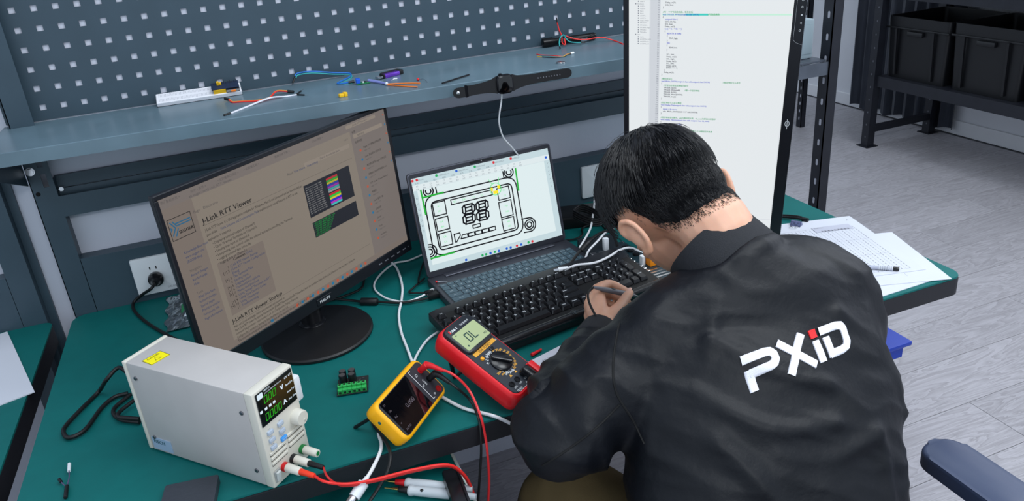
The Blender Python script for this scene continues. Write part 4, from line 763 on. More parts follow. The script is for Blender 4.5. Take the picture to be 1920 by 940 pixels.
B().prism(rrect(0.0085, 0.006, 0.001, 2, 0.009, 0.0915), 0.0025, 0.0052, bev=0.0008).obj('black_button', M_BLKS, mmr)
dl = B(T(0, 0.0655, 0)); dl.lathe([(0.0195, 0.0028), (0.0195, 0.0055), (0.017, 0.0075), (0.0001, 0.0075)], 40); do = dl.obj('selector_dial', M_BLKS, mmr)
B(T(0, 0.0655, 0.0075) @ RZ(R(38))).prism(rrect(0.009, 0.037, 0.0035, 4), 0, 0.0065, bev=0.002).obj('dial_grip', M_BLKS, do)
aw = B(T(0, 0, 0.0031)); ao = B(T(0, 0, 0.0031))
for k in range(20):
    an = R(-60 + k * 300 / 19); x, y = 0.0243 * math.sin(an), 0.0655 + 0.0243 * math.cos(an) 
    (aw if k in (0, 1, 2, 3, 4, 15, 16, 17) else ao).text(('V', '2', '20', '200', '1k', '2k', '2n', 'hFE', 'mA', '20A')[k % 10], 0.0058, x, y - 0.0022, 0, align='C', bold=.0003)
    (aw if k < 6 or k > 14 else ao).line([(0.0205 * math.sin(an), 0.0655 + 0.0205 * math.cos(an)), (0.0218 * math.sin(an), 0.0655 + 0.0218 * math.cos(an))], 0.0006)
ao.flat([(0.0, 0.0345), (0.006, 0.0345), (0.003, 0.0395)]); ao.flat([(-0.014, 0.0345), (-0.008, 0.0345), (-0.011, 0.0395)])
for s, x, y in (('20A', -0.026, 0.016), ('mA', -0.012, 0.016), ('COM', 0.002, 0.016), ('VΩ', 0.018, 0.016), ('MAX 600V', -0.002, 0.009), ('FUSED', -0.027, 0.009), ('POWER', 0.017, 0.098)): aw.text(s, 0.0046, x, y, 0)
aw.line([(-0.024, 0.013), (-0.024, 0.0075), (0.0, 0.0075), (0.0, 0.013)], 0.0006); ink(aw, 'white_scale_print', M_INKW, fo); ink(ao, 'orange_scale_print', mat('scale_orange', (226, 166, 60), rough=0.5), fo)
for x in (-0.024, -0.0085):
    j = B(T(x, 0.025, 0)); j.lathe([(0.0052, 0.0028), (0.0052, 0.0045), (0.0034, 0.0045), (0.0034, 0.0032), (0.0001, 0.0032)], 18); j.obj('jack', M_BLKS, mmr)
for i, (x, m, s) in enumerate(((0.009, M_BLKS, 'black'), (0.0235, M_RED, 'red'))):
    q = B(T(x, 0.025, 0)); q.cyl((0, 0, 0.003), (0, 0, 0.012), 0.0065, n=14, bev=0.001); q.b2((-0.0065, -0.024, 0.008), (0.0065, 0.004, 0.021), 0.003); q.tube([(0, -0.022, 0.0145), (0.002, -0.035, 0.014), (0.006, -0.046, 0.010)], [0.0055, 0.0035, 0.003], 10, 3)
    q.obj('%s_probe_plug' % s, m, mmr)
kst = B(); kst.b2((-0.021, 0.085, -0.0435), (0.021, 0.165, -0.0395), 0.001); kst.obj('stand_recess', M_BLK, mmr)
Minv = RM.inverted()
tl = Minv @ Vector((0.617, -0.655, 0.751)); tr_ = Minv @ Vector((0.660, -0.628, 0.751))
sb = B()
sb.tube([(-0.017, 0.150, -0.041), tuple(tl)], [0.005, 0.003], 8, 0); sb.tube([(0.017, 0.150, -0.041), tuple(tr_)], [0.005, 0.003], 8, 0); sb.tube([tuple(tl), tuple(tr_)], 0.003, 8, 0); sb.obj('kickstand', M_BLK, mmr)
cp = tag(B(T(0.775, -0.654, 0.7545) @ RZ(R(20))).cyl((-0.013, 0, 0), (0.012, 0, 0), 0.0034, 0.0022, n=12, bev=0.0006).obj('probe_tip_cap', M_RED), 'small red probe cap lying on the white note', 'cap')
np_ = thing('note_paper', 'white note sheet with handwriting in front of the keyboard', 'paper', (0.82, -0.70, 0.7502))
B().prism([(-0.075, 0.027), (0.075, 0.072), (0.10, -0.04), (-0.06, -0.085)], 0, 0.0008).obj('sheet', M_PAPER, np_, smooth=None)
ink(B(T(-0.045, 0.012, 0.0009) @ RZ(R(12))).text('机械部门', 0.012), 'handwriting', M_INKG, np_)
# ================================================================== yellow handheld scope meter, leaning on its stand
YM = T(0.476, -0.803, 0.803) @ RZ(R(-41.9)) @ RX(R(-0.9)) @ RY(R(45.8))
ym = thing('handheld_oscilloscope', 'yellow handheld oscilloscope with dark screen leaning near the bench edge', 'oscilloscope', YM)
yw, yl_ = 0.077, 0.142
def ys(wd, h, r, z): return [Vector((x, y, z)) for x, y in rrect(wd, h, r, 5, 0, 0.07)]
a = B(); a.rings([ys(yw - 0.01, yl_ - 0.01, 0.008, -0.0305), ys(yw - 0.003, yl_ - 0.003, 0.011, -0.027), ys(yw, yl_, 0.013, -0.018), ys(yw, yl_, 0.013, -0.004), ys(yw - 0.003, yl_ - 0.003, 0.012, -0.001), ys(yw - 0.009, yl_ - 0.009, 0.009, 0.0005)]); yo = a.obj('rubber_shell', mat('amber_rubber', (250, 178, 8), rough=0.42, var=0.03, bump=0.03, bs=800), ym)
B().prism(rrect(yw - 0.0115, yl_ - 0.0115, 0.007, 4, 0, 0.07), 0.0, 0.0016).obj('face', mat('charcoal_face', (44, 46, 52), rough=0.5, var=0.05), ym, smooth=None)
sc_ = B().prism(rrect(0.063, 0.082, 0.001, 1, 0, 0.0495), 0.0012, 0.0026).obj('screen', mat('glossy_black_screen', (8, 8, 12), rough=0.06, spec=0.9, coat=0.6), ym, smooth=None)
a = B(T(0, 0, 0.0028) @ RZ(PI / 2))
for i, s in enumerate(('F1', 'Hz', 'AC', 'V', 'AUTO')): a.text(s, 0.005, 0.012 , 0.024 - i * 0.0125, 0)
a.text('0.000', 0.011, 0.045, -0.005); ink(a, 'screen_print', mat('dim_screen_print', (90, 84, 92), emit=(90, 70, 60), es=0.25), sc_)
a = B(T(0, 0, 0.0018)); a.line([(-0.03, 0.105), (-0.03, 0.1), (0.028, 0.1), (0.028, 0.105)], 0.0008); a.text('Ω', 0.007, -0.02, 0.106); a.text('V', 0.007, 0.0, 0.102); a.text('COM', 0.005, -0.006, 0.1105); a.text('A', 0.006, 0.022, 0.1085); ink(a, 'jack_print', M_INKW, ym)
for x, m in ((-0.018, M_RED), (0.002, M_BLK), (0.024, mat('jack_dark_red', (150, 16, 20), rough=0.4))):
    B(T(x, 0.124, 0)).lathe([(0.0055, 0.0016), (0.0055, 0.003), (0.003, 0.003), (0.003, 0.002), (0.0001, 0.002)], 18).obj('jack', m, ym)
B(T(-0.012, 0.0005, -0.014)).cyl((0, -0.0022, 0), (0, 0.001, 0), 0.0028, n=14).obj('end_screw', M_CHROME, ym)
sl = Vector(P3(YM.inverted(), 0.430, -0.715, 0.7515)); s2 = Vector(P3(YM.inverted(), 0.495, -0.645, 0.7515))
B().tube([(-0.02, 0.03, -0.03), tuple(sl)], 0.003, 8, 0).tube([(-0.02, 0.11, -0.03), tuple(s2)], 0.003, 8, 0).obj('fold_out_stand', M_BLK, ym)
for key, m, x, lab in (('redlead', M_RED, -0.018, 'red test lead plugged into the yellow oscilloscope'), ('blklead', M_BLK, 0.002, 'black test lead plugged into the yellow oscilloscope')):
    p0 = YM @ Vector((x, 0.124, 0.004)); p1 = YM @ Vector((x, 0.124, 0.022)); dr_ = (Vector(CUR[key][1]) - p1).normalized()
    wpts = [tuple(p1 + dr_ * 0.016)] + CUR[key][1:]
    t, M = wire('test_lead', lab, wpts, 0.0021, mat('lead_red', (226, 48, 52), rough=0.35) if m is M_RED else M_RUB)
    q = B(M); q.cyl(tuple(p0), tuple(p1), 0.0052, 0.0062, n=14, bev=0.001); q.tube([tuple(p1 - (p1 - p0) * .2), tuple(p1 + dr_ * 0.006), tuple(p1 + dr_ * 0.03)], [0.0062, 0.005, 0.003], 12, 3); q.obj('right_angle_plug', m, t)
# ================================================================== white and black cables across the mat
def cab(key, name, label, r, m, **k): return wire(name, label, CUR[key], r, m, **k)
t, M = cab('whiteA', 'usb_cable', 'white cable looping from the laptop\'s left side behind the landscape monitor', 0.0021, M_WCAB)
B(M).tube([CUR['whiteA'][-1], (0.679, -0.322, 0.757)], 0.0042, 8, 0).obj('usb_plug', M_WHITE, t)
cab('whiteB', 'usb_cable', 'white cable running from under the monitor edge to the yellow meter', 0.0026, M_WCAB)
cab('whiteC', 'usb_cable', 'white cable emerging from beneath the keyboard\'s left corner', 0.0024, M_WCAB)
cab('whiteD', 'usb_cable', 'white cable slipping over the bench edge toward the person\'s elbow', 0.0028, M_WCAB)
t, M = cab('whiteE', 'probe_cable', 'white probe cable with metal connector hanging over the bench edge', 0.0028, M_WCAB)
a_, b_ = [Vector(p) for p in CUR['greyplug']]; d_ = (b_ - a_).normalized()
B(M).tube([tuple(a_ - d_ * .006), tuple(a_ + d_ * 0.002), tuple(a_ + d_ * 0.003), tuple(b_)], [0.004, 0.0045, 0.0085, 0.0085], 10, 0).obj('plug_body', M_WHITE, t); B(M).cyl(tuple(b_), tuple(b_ + d_ * 0.016), 0.0075, n=14, bev=.001).obj('metal_collar', M_CHROME, t)
cab('blackE', 'probe_cable', 'black cable dropping from the yellow meter over the bench edge', 0.0027, M_RUB)
t, M = cab('ferrite', 'video_cable', 'black cable with ferrite cylinder running to the laptop', 0.0027, M_RUB)
f0, f1 = Vector(CUR['ferrite'][3]), Vector(CUR['ferrite'][4]); B(M).cyl(tuple(f0 - Vector((.004, -.0025, 0))), tuple(f1), 0.0085, n=16, bev=0.0015).obj('ferrite_core', M_BLK, t)
B(M).box((0.6685, -0.352, 0.759), (0.03, 0.017, 0.012), 0.003, M=None).obj('connector', M_BLK, t)
cab('thinblack', 'monitor_cable', 'thin black cable curving under the landscape monitor', 0.0026, M_RUB)
t, M = cab('lapblack', 'power_lead', 'black lead doubling back into the laptop\'s left edge', 0.0022, M_RUB)
B(M).box((0.662, -0.331, 0.757), (0.02, 0.009, 0.0075), 0.002).obj('connector', M_BLK, t)
# circuit board with green terminal block
pc = thing('circuit_board', 'small circuit board with green terminal block and four capacitors', 'circuit board', T(0.449, -0.596, 0.75) @ RZ(R(-12.0)))
B().b2((-0.027, -0.026, 0.0022), (0.027, 0.024, 0.0038), 0.0004, 1).obj('board', mat('dark_board', (28, 36, 38), rough=0.4, var=0.2, vs=200), pc, smooth=None)
for x in (-0.022, 0.022):
    for y in (-0.02, 0.018): B().cyl((x, y, 0), (x, y, 0.003), 0.0016, n=8).obj('solder_foot', M_CHROME, pc)
GT = mat('green_terminal', (48, 168, 84), rough=0.4, var=0.04)
for i in range(6):
    q = B(T(-0.0205 + i * 0.0082, -0.0165, 0.0038)); q.b2((-0.004, -0.0085, 0), (0.004, 0.007, 0.009), 0.0006, 1); q.b2((-0.004, -0.002, 0.009), (0.004, 0.006, 0.0135), 0.001, 1); to = q.obj('terminal', GT, pc, smooth=None)
    B(T(-0.0205 + i * 0.0082, -0.0165, 0.0038)).cyl((0, 0.002, 0.0135), (0, 0.002, 0.0138), 0.0024, n=12).b2((-0.0022, -0.0088, 0.0015), (0.0022, -0.0084, 0.0055)).obj('screw_hole', mat('hole_dark2', (20, 40, 26)), to, smooth=None)
for x, y in ((-0.016, 0.004), (0.0, 0.004), (-0.016, 0.017), (0.0, 0.017)):
    q = B(T(x, y, 0.0038)); q.cyl((0, 0, 0), (0, 0, 0.021), 0.0063, n=18, bev=0.0008); co = q.obj('capacitor', mat('capacitor_black', (22, 24, 28), rough=0.3), pc)
    B(T(x, y, 0.0038)).cyl((0, 0, 0.0208), (0, 0, 0.0213), 0.0054, n=18).obj('metal_top', M_ALU, co)
for x, y in ((0.018, 0.006), (0.022, -0.002), (0.012, 0.012), (0.018, 0.016)): B(T(x, y, 0.0038)).b2((-0.0018, -0.0012, 0), (0.0018, 0.0012, 0.0014)).obj('chip', M_ALU, pc, smooth=None)
# dark box (drive) at the lower left
hd_ = thing('hard_drive', 'flat dark ribbed hard-drive case beside the power supply', 'hard drive', T(0.183, -0.763, 0.75) @ RZ(R(-8)))
B().prism(rrect(0.076, 0.115, 0.004, 3, -0.002, -0.035), 0, 0.0125, bev=0.0015).obj('case', mat('ribbed_charcoal', (52, 56, 64), rough=0.45, var=0.25, vs=60, stretch=(2, 40, 1)), hd_)
ink(B(T(0.0, 0, 0.0126) @ RZ(PI)).line([(-0.02 + i * 0.003, 0.045 - 0.003 * abs(math.sin(i * 1.7))) if False else (-0.02 + i * 0.003, 0.045) for i in range(2)], 0.001), 'case_print', M_INKG, hd_)
a = B(T(0.004, -0.045, 0.0127))
for i in range(13): h_ = 0.003 + 0.006 * abs(math.sin(i * 1.9)); a.line([(-0.02 + i * 0.0033, -h_ / 2), (-0.02 + i * 0.0033, h_ / 2)], 0.0011)
ink(a, 'wave_print', M_INKG, hd_)
# small two-ended wire tag
wt_ = thing('sensor_wire', 'tiny black and white wire pigtail on the mat at lower left', 'wire', (0.003, -0.65, 0.75))
B().tube([(0.002, -0.026, 0.004), (0.001, -0.005, 0.004), (0.002, 0.012, 0.006), (0.0005, 0.028, 0.008)], 0.0008, 6).tube([(0.001, -0.008, 0.004), (-0.006, 0.002, 0.005), (-0.010, 0.010, 0.006)], 0.0008, 6).obj('wires', mat('purple_grey_wire', (90, 70, 110), rough=0.4), wt_)
B().cyl((0.0005, 0.026, 0.0075), (-0.001, 0.044, 0.0085), 0.0026, n=10).obj('white_tip', M_WHITE, wt_); B().cyl((-0.008, 0.006, 0.0055), (-0.012, 0.014, 0.0065), 0.0024, n=10, bev=.0005).obj('black_tip', M_BLKS, wt_); B().cyl((0.001, -0.006, 0.0045), (0.0025, -0.034, 0.004), 0.003, n=10, bev=.0006).obj('sleeve', M_BLK, wt_)
cd_ = thing('sticker_card', 'white and blue card corner at the bottom left of the mat', 'card', (0.03, -0.735, 0.7502))
B().b2((-0.03, -0.05, 0), (0.03, 0.012, 0.0006)).obj('card', M_PAPER, cd_, smooth=None); ink(B().flat([(-0.005, -0.04), (0.03, -0.04), (0.03, 0.010), (-0.005, 0.010)], 0.0008), 'blue_print', mat('card_blue', (50, 120, 200), rough=0.5), cd_)
# silver anti-static bag with a green board showing
ab = thing('antistatic_bag', 'crumpled silver anti-static bag behind the landscape monitor', 'bag', (0.165, -0.135, 0.7505))
bm = bmesh.new(); NX, NY = 14, 26; V = {}
for s_ in (1, -1):
    for i in range(NX + 1):
        for j in range(NY + 1):
            x = (i / NX - 0.5) * 0.07; y = (j / NY - 0.5) * 0.17; e = min(i, NX - i, j, NY - j)
            z = 0.004 + (s_ > 0) * min(1, e / 3) * (0.006 + 0.012 * abs(noise.noise(Vector((x * 60, y * 45, 3.1)))))
            if e == 0 and s_ < 0: continue
            V[(s_, i, j)] = bm.verts.new((x + 0.004 * math.sin(j * .7), y, z if s_ > 0 else 0.0005))
    for i in range(NX):
        for j in range(NY):
            g = lambda a, b_: V.get((s_, a, b_)) or V[(1, a, b_)]
            bm.faces.new((g(i, j), g(i + 1, j), g(i + 1, j + 1), g(i, j + 1)))
q = B(); q.bm.free(); q.bm = bm; q.obj('foil', mat('silver_foil', (176, 184, 190), rough=0.18, metal=0.9, var=0.25, vs=50), ab, smooth=None)
B().b2((-0.002, -0.035, 0.0145), (0.03, 0.005, 0.0165)).obj('visible_board', M_GREENP, ab, smooth=None)
# probes, meter case and drawer-top objects
for lab, c, y0 in (('grey multimeter probe with red tip guard on the drawer top', M_RED, 0.0), ('grey multimeter probe with black tip guard on the drawer top', M_BLK, -0.0185)):
    PMx = T(0.452, -0.768 + y0 * 1.0, ZL + 0.0095) @ RZ(R(-34))
    pb = thing('test_probe', lab, 'probe', PMx)
    B().cyl((0.0, 0, 0), (0.012, 0, 0), 0.0008, n=8).cyl((0.011, 0, 0), (0.024, 0, 0), 0.0016, 0.0018, n=8).obj('brass_tip', M_GOLD, pb)
    B().cyl((0.023, 0, 0), (0.040, 0, 0), 0.0044, 0.0058, n=14, bev=.0006).obj('tip_guard', c, pb)
    q = B(); q.lathe([(0.0068, 0.040), (0.0085, 0.042), (0.0085, 0.046), (0.0072, 0.05), (0.0078, 0.06), (0.0078, 0.10), (0.0062, 0.13), (0.005, 0.15), (0.0001, 0.151)], 16, RY(PI / 2)); q.obj('grip', mat('grey_probe_grip', (196, 202, 208), rough=0.45, var=.03), pb)
    if y0: B(T(0.064, -0.0035, 0.0058)).ball((0, 0, 0), (0.0032, 0.0028, 0.0022), u=10, v=6).obj('dark_dot', M_BLK, pb)
cl = thing('case_handle', 'black plastic clip standing over the probes on the drawer edge', 'clip', T(0.549, -0.862, ZL) @ RZ(R(-4)))
B(RX(R(0))).b2((-0.013, -0.060, 0.012), (0.013, 0.045, 0.034), 0.004).b2((0.009, -0.058, 0.030), (0.013, 0.040, 0.037), 0.001).obj('shell', M_BLKS, cl)
B().b2((-0.013, 0.035, 0.0005), (0.013, 0.045, 0.014), 0.002).obj('clip_foot', M_BLK, cl); B().b2((-0.013, -0.060, 0.0005), (0.013, -0.05, 0.014), 0.002).obj('clip_foot', M_BLK, cl)
B(T(0.0155, 0.035, 0.029)).b2((-0.002, -0.006, -0.002), (0.002, 0.006, 0.002), 0.0008).obj('white_tab', M_WHITE, cl)
# behind the laptop: adapter, coil, hub, board
ad = thing('power_adapter', 'black power adapter brick behind the laptop with coiled cord', 'adapter', T(1.108, -0.135, 0.75) @ RZ(R(-15)))
B().b2((-0.07, -0.045, 0), (0.07, 0.04, 0.032), 0.006).obj('brick', M_BLK, ad)
AI = (T(1.108, -0.135, 0.75) @ RZ(R(-15))).inverted()
for k in range(4): B(AI @ T(0.002 * k, 0.003 * k, 0.004 * k)).tube(CUR['coil'], 0.0024, 8, 5, closed=True).obj('cord_loop', M_RUB, ad)
cab('loop', 'black_cable', 'black cable loop lying right of the laptop hinge', 0.0023, M_RUB)
hb = thing('usb_hub', 'dark box-shaped hub with ports right of the laptop', 'usb hub', T(1.063, -0.362, 0.75) @ RZ(R(-10)))
B().b2((-0.042, -0.06, 0.0), (0.042, 0.065, 0.03), 0.003).obj('box', mat('dark_hub_box', (30, 36, 42), rough=0.4, var=0.1), hb)
for i in range(4): B(T(-0.03 + i * 0.019, -0.03, 0.03)).b2((-0.006, -0.006, -0.001), (0.006, 0.006, 0.002), 0.0005, 1).obj('port', M_ALU, hb, smooth=None)
db = thing('development_board', 'stacked development board with silver chips and orange part near chin', 'circuit board', T(1.112, -0.435, 0.75) @ RZ(R(4)))
DBM = mat('board_dark_teal', (26, 46, 54), rough=0.35, var=0.35, vs=120)
for z in (0.003, 0.016): B(T(0, 0, z)).b2((-0.022, -0.105, 0), (0.025, 0.10, 0.0016)).obj('board', DBM, db, smooth=None)
for x in (-0.019, 0.022):
    for y in (-0.1, 0.095): B().cyl((x, y, 0), (x, y, 0.019), 0.0022, n=8).obj('standoff', M_CHROME, db)
for i in range(9): B(T(-0.017, -0.06 + i * 0.014, 0.0176)).b2((-0.0045, -0.0045, 0), (0.0045, 0.0045, 0.003), 0.0006, 1).obj('silver_header', M_CHROME, db, smooth=None)
for i in range(3): B(T(0.008, 0.02 + i * 0.022, 0.0176)).cyl((0, 0, 0), (0, 0, 0.006), 0.0075, n=16, bev=.001).obj('round_inductor', M_BLKS, db)
B(T(0.008, -0.038, 0.0176)).b2((-0.009, -0.009, 0), (0.009, 0.009, 0.02), 0.001, 1).obj('orange_relay', mat('orange_part', (236, 140, 20), rough=0.35), db, smooth=None)
B(T(-0.008, -0.028, 0.0176)).b2((-0.004, -0.006, 0), (0.004, 0.006, 0.022), 0.001, 1).obj('white_connector', M_WHITE, db, smooth=None)
for i in range(4): B(T(0.0, -0.095 + i * 0.011, 0.0176)).b2((-0.02, -0.002, 0), (0.022, 0.002, 0.0015)).obj('silver_strip', M_CHROME, db, smooth=None)
t, M = cab('usbwhite', 'usb_cable', 'white cable lying across laptop corner and keyboard with bare plug', 0.0026, M_WCAB)
a_, b_ = [Vector(p) for p in CUR['usbplug']]; d_ = (b_ - a_).normalized()
B(M).tube([tuple(a_ + d_ * .006), tuple(b_)], [0.0052, 0.0042], 10, 0).obj('plug_body', M_WHITE, t); B(M).tube([tuple(a_ - d_ * .004), tuple(a_ + d_ * .006)], 0.0034, 8, 0).obj('metal_tip', M_CHROME, t)
t, M = cab('usbwhite2', 'usb_cable', 'white cable rising from the hub behind the keyboard', 0.0024, M_WCAB)
a_, b_ = [Vector(p) for p in CUR['plug2']]; B(M).b2((1.063 - .006, -0.383, 0.778), (1.063 + .006, -0.372, 0.808), 0.002).obj('white_plug', M_WHITE, t)
t, M = cab('blkY', 'black_cable', 'black splitter cable arching over the laptop\'s right corner', 0.0034, M_RUB)
a_ = Vector(CUR['blkY'][1]); b_ = Vector(CUR['blkY'][2]); B(M).tube([tuple(a_ + (b_ - a_) * .4), tuple(b_), tuple(b_ + (Vector(CUR['blkY'][3]) - b_) * .25)], [0.005, 0.0062, 0.004], 10, 2).obj('strain_relief', M_BLK, t)
cab('sockwhite', 'power_lead', 'white cable hanging from the right wall socket to the bench', 0.0022, M_WCAB) if False else None
sw_pts = [(1.203, -0.05, 0.775), (1.19, -0.07, 0.766), (1.15, -0.15, 0.79), (1.0766, -0.2806, 0.80), (1.0483, -0.3111, 0.79), (1.02, -0.3305, 0.775)]
wire('power_lead', 'white cable trailing from the right wall socket toward the hub', sw_pts, 0.0024, M_WCAB)
# a tiny LED on the laptop corner
le = thing('red_led', 'tiny red diode lying on the laptop\'s left palm corner', 'diode', T(0.684, -0.318, 0.7682))
B().ball((0, 0, 0.0022), 0.0024, u=10, v=8).obj('bulb', M_RED, le); B().tube([(0.002, -0.001, 0.002), (0.012, -0.006, 0.001), (0.02, -0.012, 0.001)], 0.0004, 5).tube([(0.002, 0.0, 0.002), (0.014, -0.004, 0.001), (0.022, -0.009, 0.001)], 0.0004, 5).obj('legs', M_CHROME, le)
# ================================================================== things on the steel shelf
S0 = ZS
bb = thing('breadboard', 'white solderless breadboard lying against the pegboard', 'breadboard', T(0.296, -0.0345, S0) @ RX(R(24)) @ T(0, 0.017, 0))
B().b2((-0.085, -0.017, 0.0), (0.085, 0.017, 0.0095), 0.001, 1).obj('block', mat('breadboard_white', (232, 232, 238), rough=0.5, var=0.02), bb, smooth=None)
a = B()
for i in range(60):
    for j in (-0.012, -0.0095, -0.007, -0.0045, 0.0045, 0.007, 0.0095, 0.012): a.flat(rrect(0.0011, 0.0011, 0.0001, 1, -0.079 + i * 0.00268, j), 0.0097)
ink(a, 'socket_holes', mat('hole_grey', (150, 152, 164), rough=0.7), bb)
B().b2((-0.086, -0.0175, 0.0), (0.086, -0.0171, 0.001)).obj('dark_backing', M_BLK, bb, smooth=None)
md = thing('sensor_module', 'small module board with yellow header plugged into the breadboard', 'circuit board', T(0.352, -0.0345, S0) @ RX(R(24)) @ T(0, 0.015, 0.0095))
B().b2((-0.03, -0.011, 0.0085), (0.026, 0.013, 0.010)).obj('board', mat('blue_board', (30, 44, 70), rough=0.4, var=.2, vs=150), md, smooth=None)
B().b2((-0.027, -0.0125, 0.0), (-0.002, -0.010, 0.0085)).obj('yellow_header', M_YEL, md, smooth=None)
B().b2((-0.027, 0.009, 0.0), (0.024, 0.0115, 0.0085)).obj('black_header', M_BLK, md, smooth=None)
B(RX(0.5)).b2((-0.001, -0.012, 0.006), (0.026, 0.002, 0.0095)).obj('display_module', mat('module_glass', (40, 46, 58), rough=0.2), md, smooth=None)
B().b2((0.008, -0.0165, 0.002), (0.018, -0.0135, 0.005)).obj('orange_ribbon', M_ORANGE, md, smooth=None)
B().b2((-0.018, 0.002, 0.010), (-0.013, 0.006, 0.019), .0006, 1).b2((-0.0125, 0.002, 0.010), (-0.0085, 0.006, 0.016), .0006, 1).obj('yellow_jumper', M_YEL, md, smooth=None)
for i in range(12): B(T(-0.024 + i * 0.0042, 0.008, 0.010)).b2((-0.0006, -0.0006, 0), (0.0006, 0.0006, 0.004 + (i % 3) * 0.0015)).obj('pin', M_ALU, md, smooth=None)
def jumper(name, label, runs, ends, base, r=0.0015):
    t = thing(name, label, 'wire', base); M = T(*[-c for c in base])
    for pts, m in runs: B(M).tube(pts, r, 6, 5).obj('wire', m, t)
    for p, q, m, rr in ends: B(M).tube([p, q], rr, 6, 0).obj('pin_housing' if m is M_BLK else 'pin', m, t)
    return t
h = S0 + 0.0014
def off(pts, dx, dy, dz=0): return [(p[0] + dx, p[1] + dy, p[2] + dz) for p in pts]
rb = [(0.352, -0.088, h + .003), (0.358, -0.105, h), (0.375, -0.112, h), (0.405, -0.128, h), (0.43, -0.118, h), (0.448, -0.092, h + .006), (0.470, -0.100, h + .004)]
jumper('ribbon_wires', 'orange red and yellow jumper ribbon beside the breadboard', [(rb, M_ORANGE), (off(rb, .0005, .0022), M_YEL), (off(rb, 0, -.0022), M_REDW)], [((0.470, -0.100, h + .004), (0.482, -0.106, h + .002), M_BLK, 0.0032), ((0.352, -0.088, h + .003), (0.344, -0.078, h + .004), M_BLK, 0.003)], (0.41, -0.11, S0))
wr = [(0.349, -0.207, h), (0.385, -0.167, h), (0.43, -0.133, h + .003), (0.46, -0.128, h), (0.484, -0.128, h)]
M_WW = mat('white_wire', (226, 226, 236), rough=0.4)
jumper('jumper_wires', 'pair of white jumper wires with black ends on the shelf', [(wr, M_WW), (off(wr, .0016, -.0022), M_WW)], [((0.349, -0.207, h), (0.337, -0.218, h), M_BLK, 0.0024), ((0.484, -0.128, h), (0.497, -0.108, h + .002), M_BLK, 0.0017), ((0.4856, -0.130, h), (0.499, -0.144, h), M_BLK, 0.0017), ((0.497, -0.108, h + .002), (0.504, -0.098, h + .003), M_CHROME, 0.0005), ((0.499, -0.144, h), (0.505, -0.150, h), M_CHROME, 0.0005)], (0.42, -0.16, S0))
bw = [(0.498, -0.012, h + .016), (0.505, -0.010, h + .021), (0.535, -0.012, h + .021), (0.580, -0.014, h + .012), (0.616, -0.018, h + .006), (0.612, -0.040, h + .002), (0.578, -0.079, h), (0.590, -0.092, h), (0.607, -0.092, h + .001)]
jumper('jumper_wires', 'blue and teal jumper wires bent along the shelf back', [(off(bw, 0, 0, .0012), M_BLUEW), (off(bw, .001, -.001, -.0026), M_TEALW)], [((0.498, -0.012, h + .016), (0.490, -0.018, h + .004), M_BLK, 0.002), ((0.490, -0.018, h + .004), (0.4865, -0.026, h + .001), M_CHROME, 0.001), ((0.6, -0.0925, h + .001), (0.613, -0.092, h + .002), M_BLK, 0.003)], (0.55, -0.05, S0))
dbd = thing('driver_board', 'little green board with blue screw terminal and clear sleeve', 'circuit board', T(0.628, -0.115, S0) @ RZ(R(-4)))
B().b2((-0.014, -0.008, 0.001), (0.014, 0.008, 0.0026)).obj('board', M_GREENP, dbd, smooth=None)
B().b2((-0.015, -0.006, 0.0026), (-0.006, 0.008, 0.0125), .0006, 1).obj('blue_terminal', mat('blue_terminal', (24, 90, 214), rough=0.4), dbd, smooth=None)
for x, y, m in ((0.0, 0, M_INKW), (0.004, 0.002, M_BLK), (0.009, 0.0, M_ALU)): B(T(x, y, 0.0026)).b2((-0.0017, -0.003, 0), (0.0017, 0.003, 0.002)).obj('chip', m, dbd, smooth=None)
B().tube([(0.012, 0.002, 0.005), (0.024, -0.012, 0.004), (0.036, -0.032, 0.003), (0.042, -0.048, 0.003)], [0.0034, 0.0032, 0.003, 0.0022], 8, 4).obj('lavender_sleeve', mat('lavender_sleeve', (132, 140, 204), rough=0.3, var=.1), dbd)
B().tube([(0.042, -0.05, 0.0025), (0.06, -0.055, 0.002), (0.09, -0.07, 0.0018), (0.108, -0.085, 0.0018)], 0.0014, 6).tube([(0.043, -0.056, 0.002), (0.06, -0.075, 0.0018), (0.08, -0.10, 0.0018), (0.096, -0.118, 0.0018)], 0.0014, 6).obj('orange_leads', M_ORANGE, dbd)
B(T(0.043, -0.052, 0.004)).ball((0, 0, 0), 0.0034, u=10, v=8).obj('clear_bead', M_WHITE, dbd)
yc = thing('yellow_connector', 'tiny yellow plug connector on the shelf front', 'connector', T(0.567, -0.212, S0) @ RZ(R(15)))
B().b2((-0.008, -0.0045, 0), (0.002, 0.0045, 0.007), 0.0015).b2((0.002, -0.0055, 0), (0.009, 0.0055, 0.0085), 0.001).obj('shell', M_YEL, yc)
for y in (-0.0025, 0.0025): B(T(0.009, y, 0.004)).cyl((-0.001, 0, 0), (0.0006, 0, 0), 0.0016, n=8).obj('bore', M_BLK, yc)
us = thing('usb_stick', 'purple and black usb stick lying on the shelf', 'usb stick', T(0.690, -0.085, S0) @ RZ(R(26)))
B().b2((-0.014, -0.008, 0.0), (0.031, 0.008, 0.009), 0.002).obj('purple_shell', mat('purple_metal', (120, 70, 196), rough=0.25, metal=0.6), us)
B().b2((-0.018, -0.0085, 0.0), (-0.014, 0.0085, 0.0095), 0.001).b2((0.026, -0.0085, 0.0), (0.038, 0.0085, 0.0105), 0.002).b2((-0.016, 0.004, 0.008), (0.034, 0.009, 0.0115), 0.001).obj('black_cap', M_BLK, us)
B().b2((-0.032, -0.006, 0.002), (-0.017, 0.006, 0.0065), 0.0004, 1).obj('usb_plug', M_CHROME, us, smooth=None)
rg = thing('ring_terminal', 'tiny white ring terminal next to the usb stick', 'terminal', T(0.695, -0.124, S0))
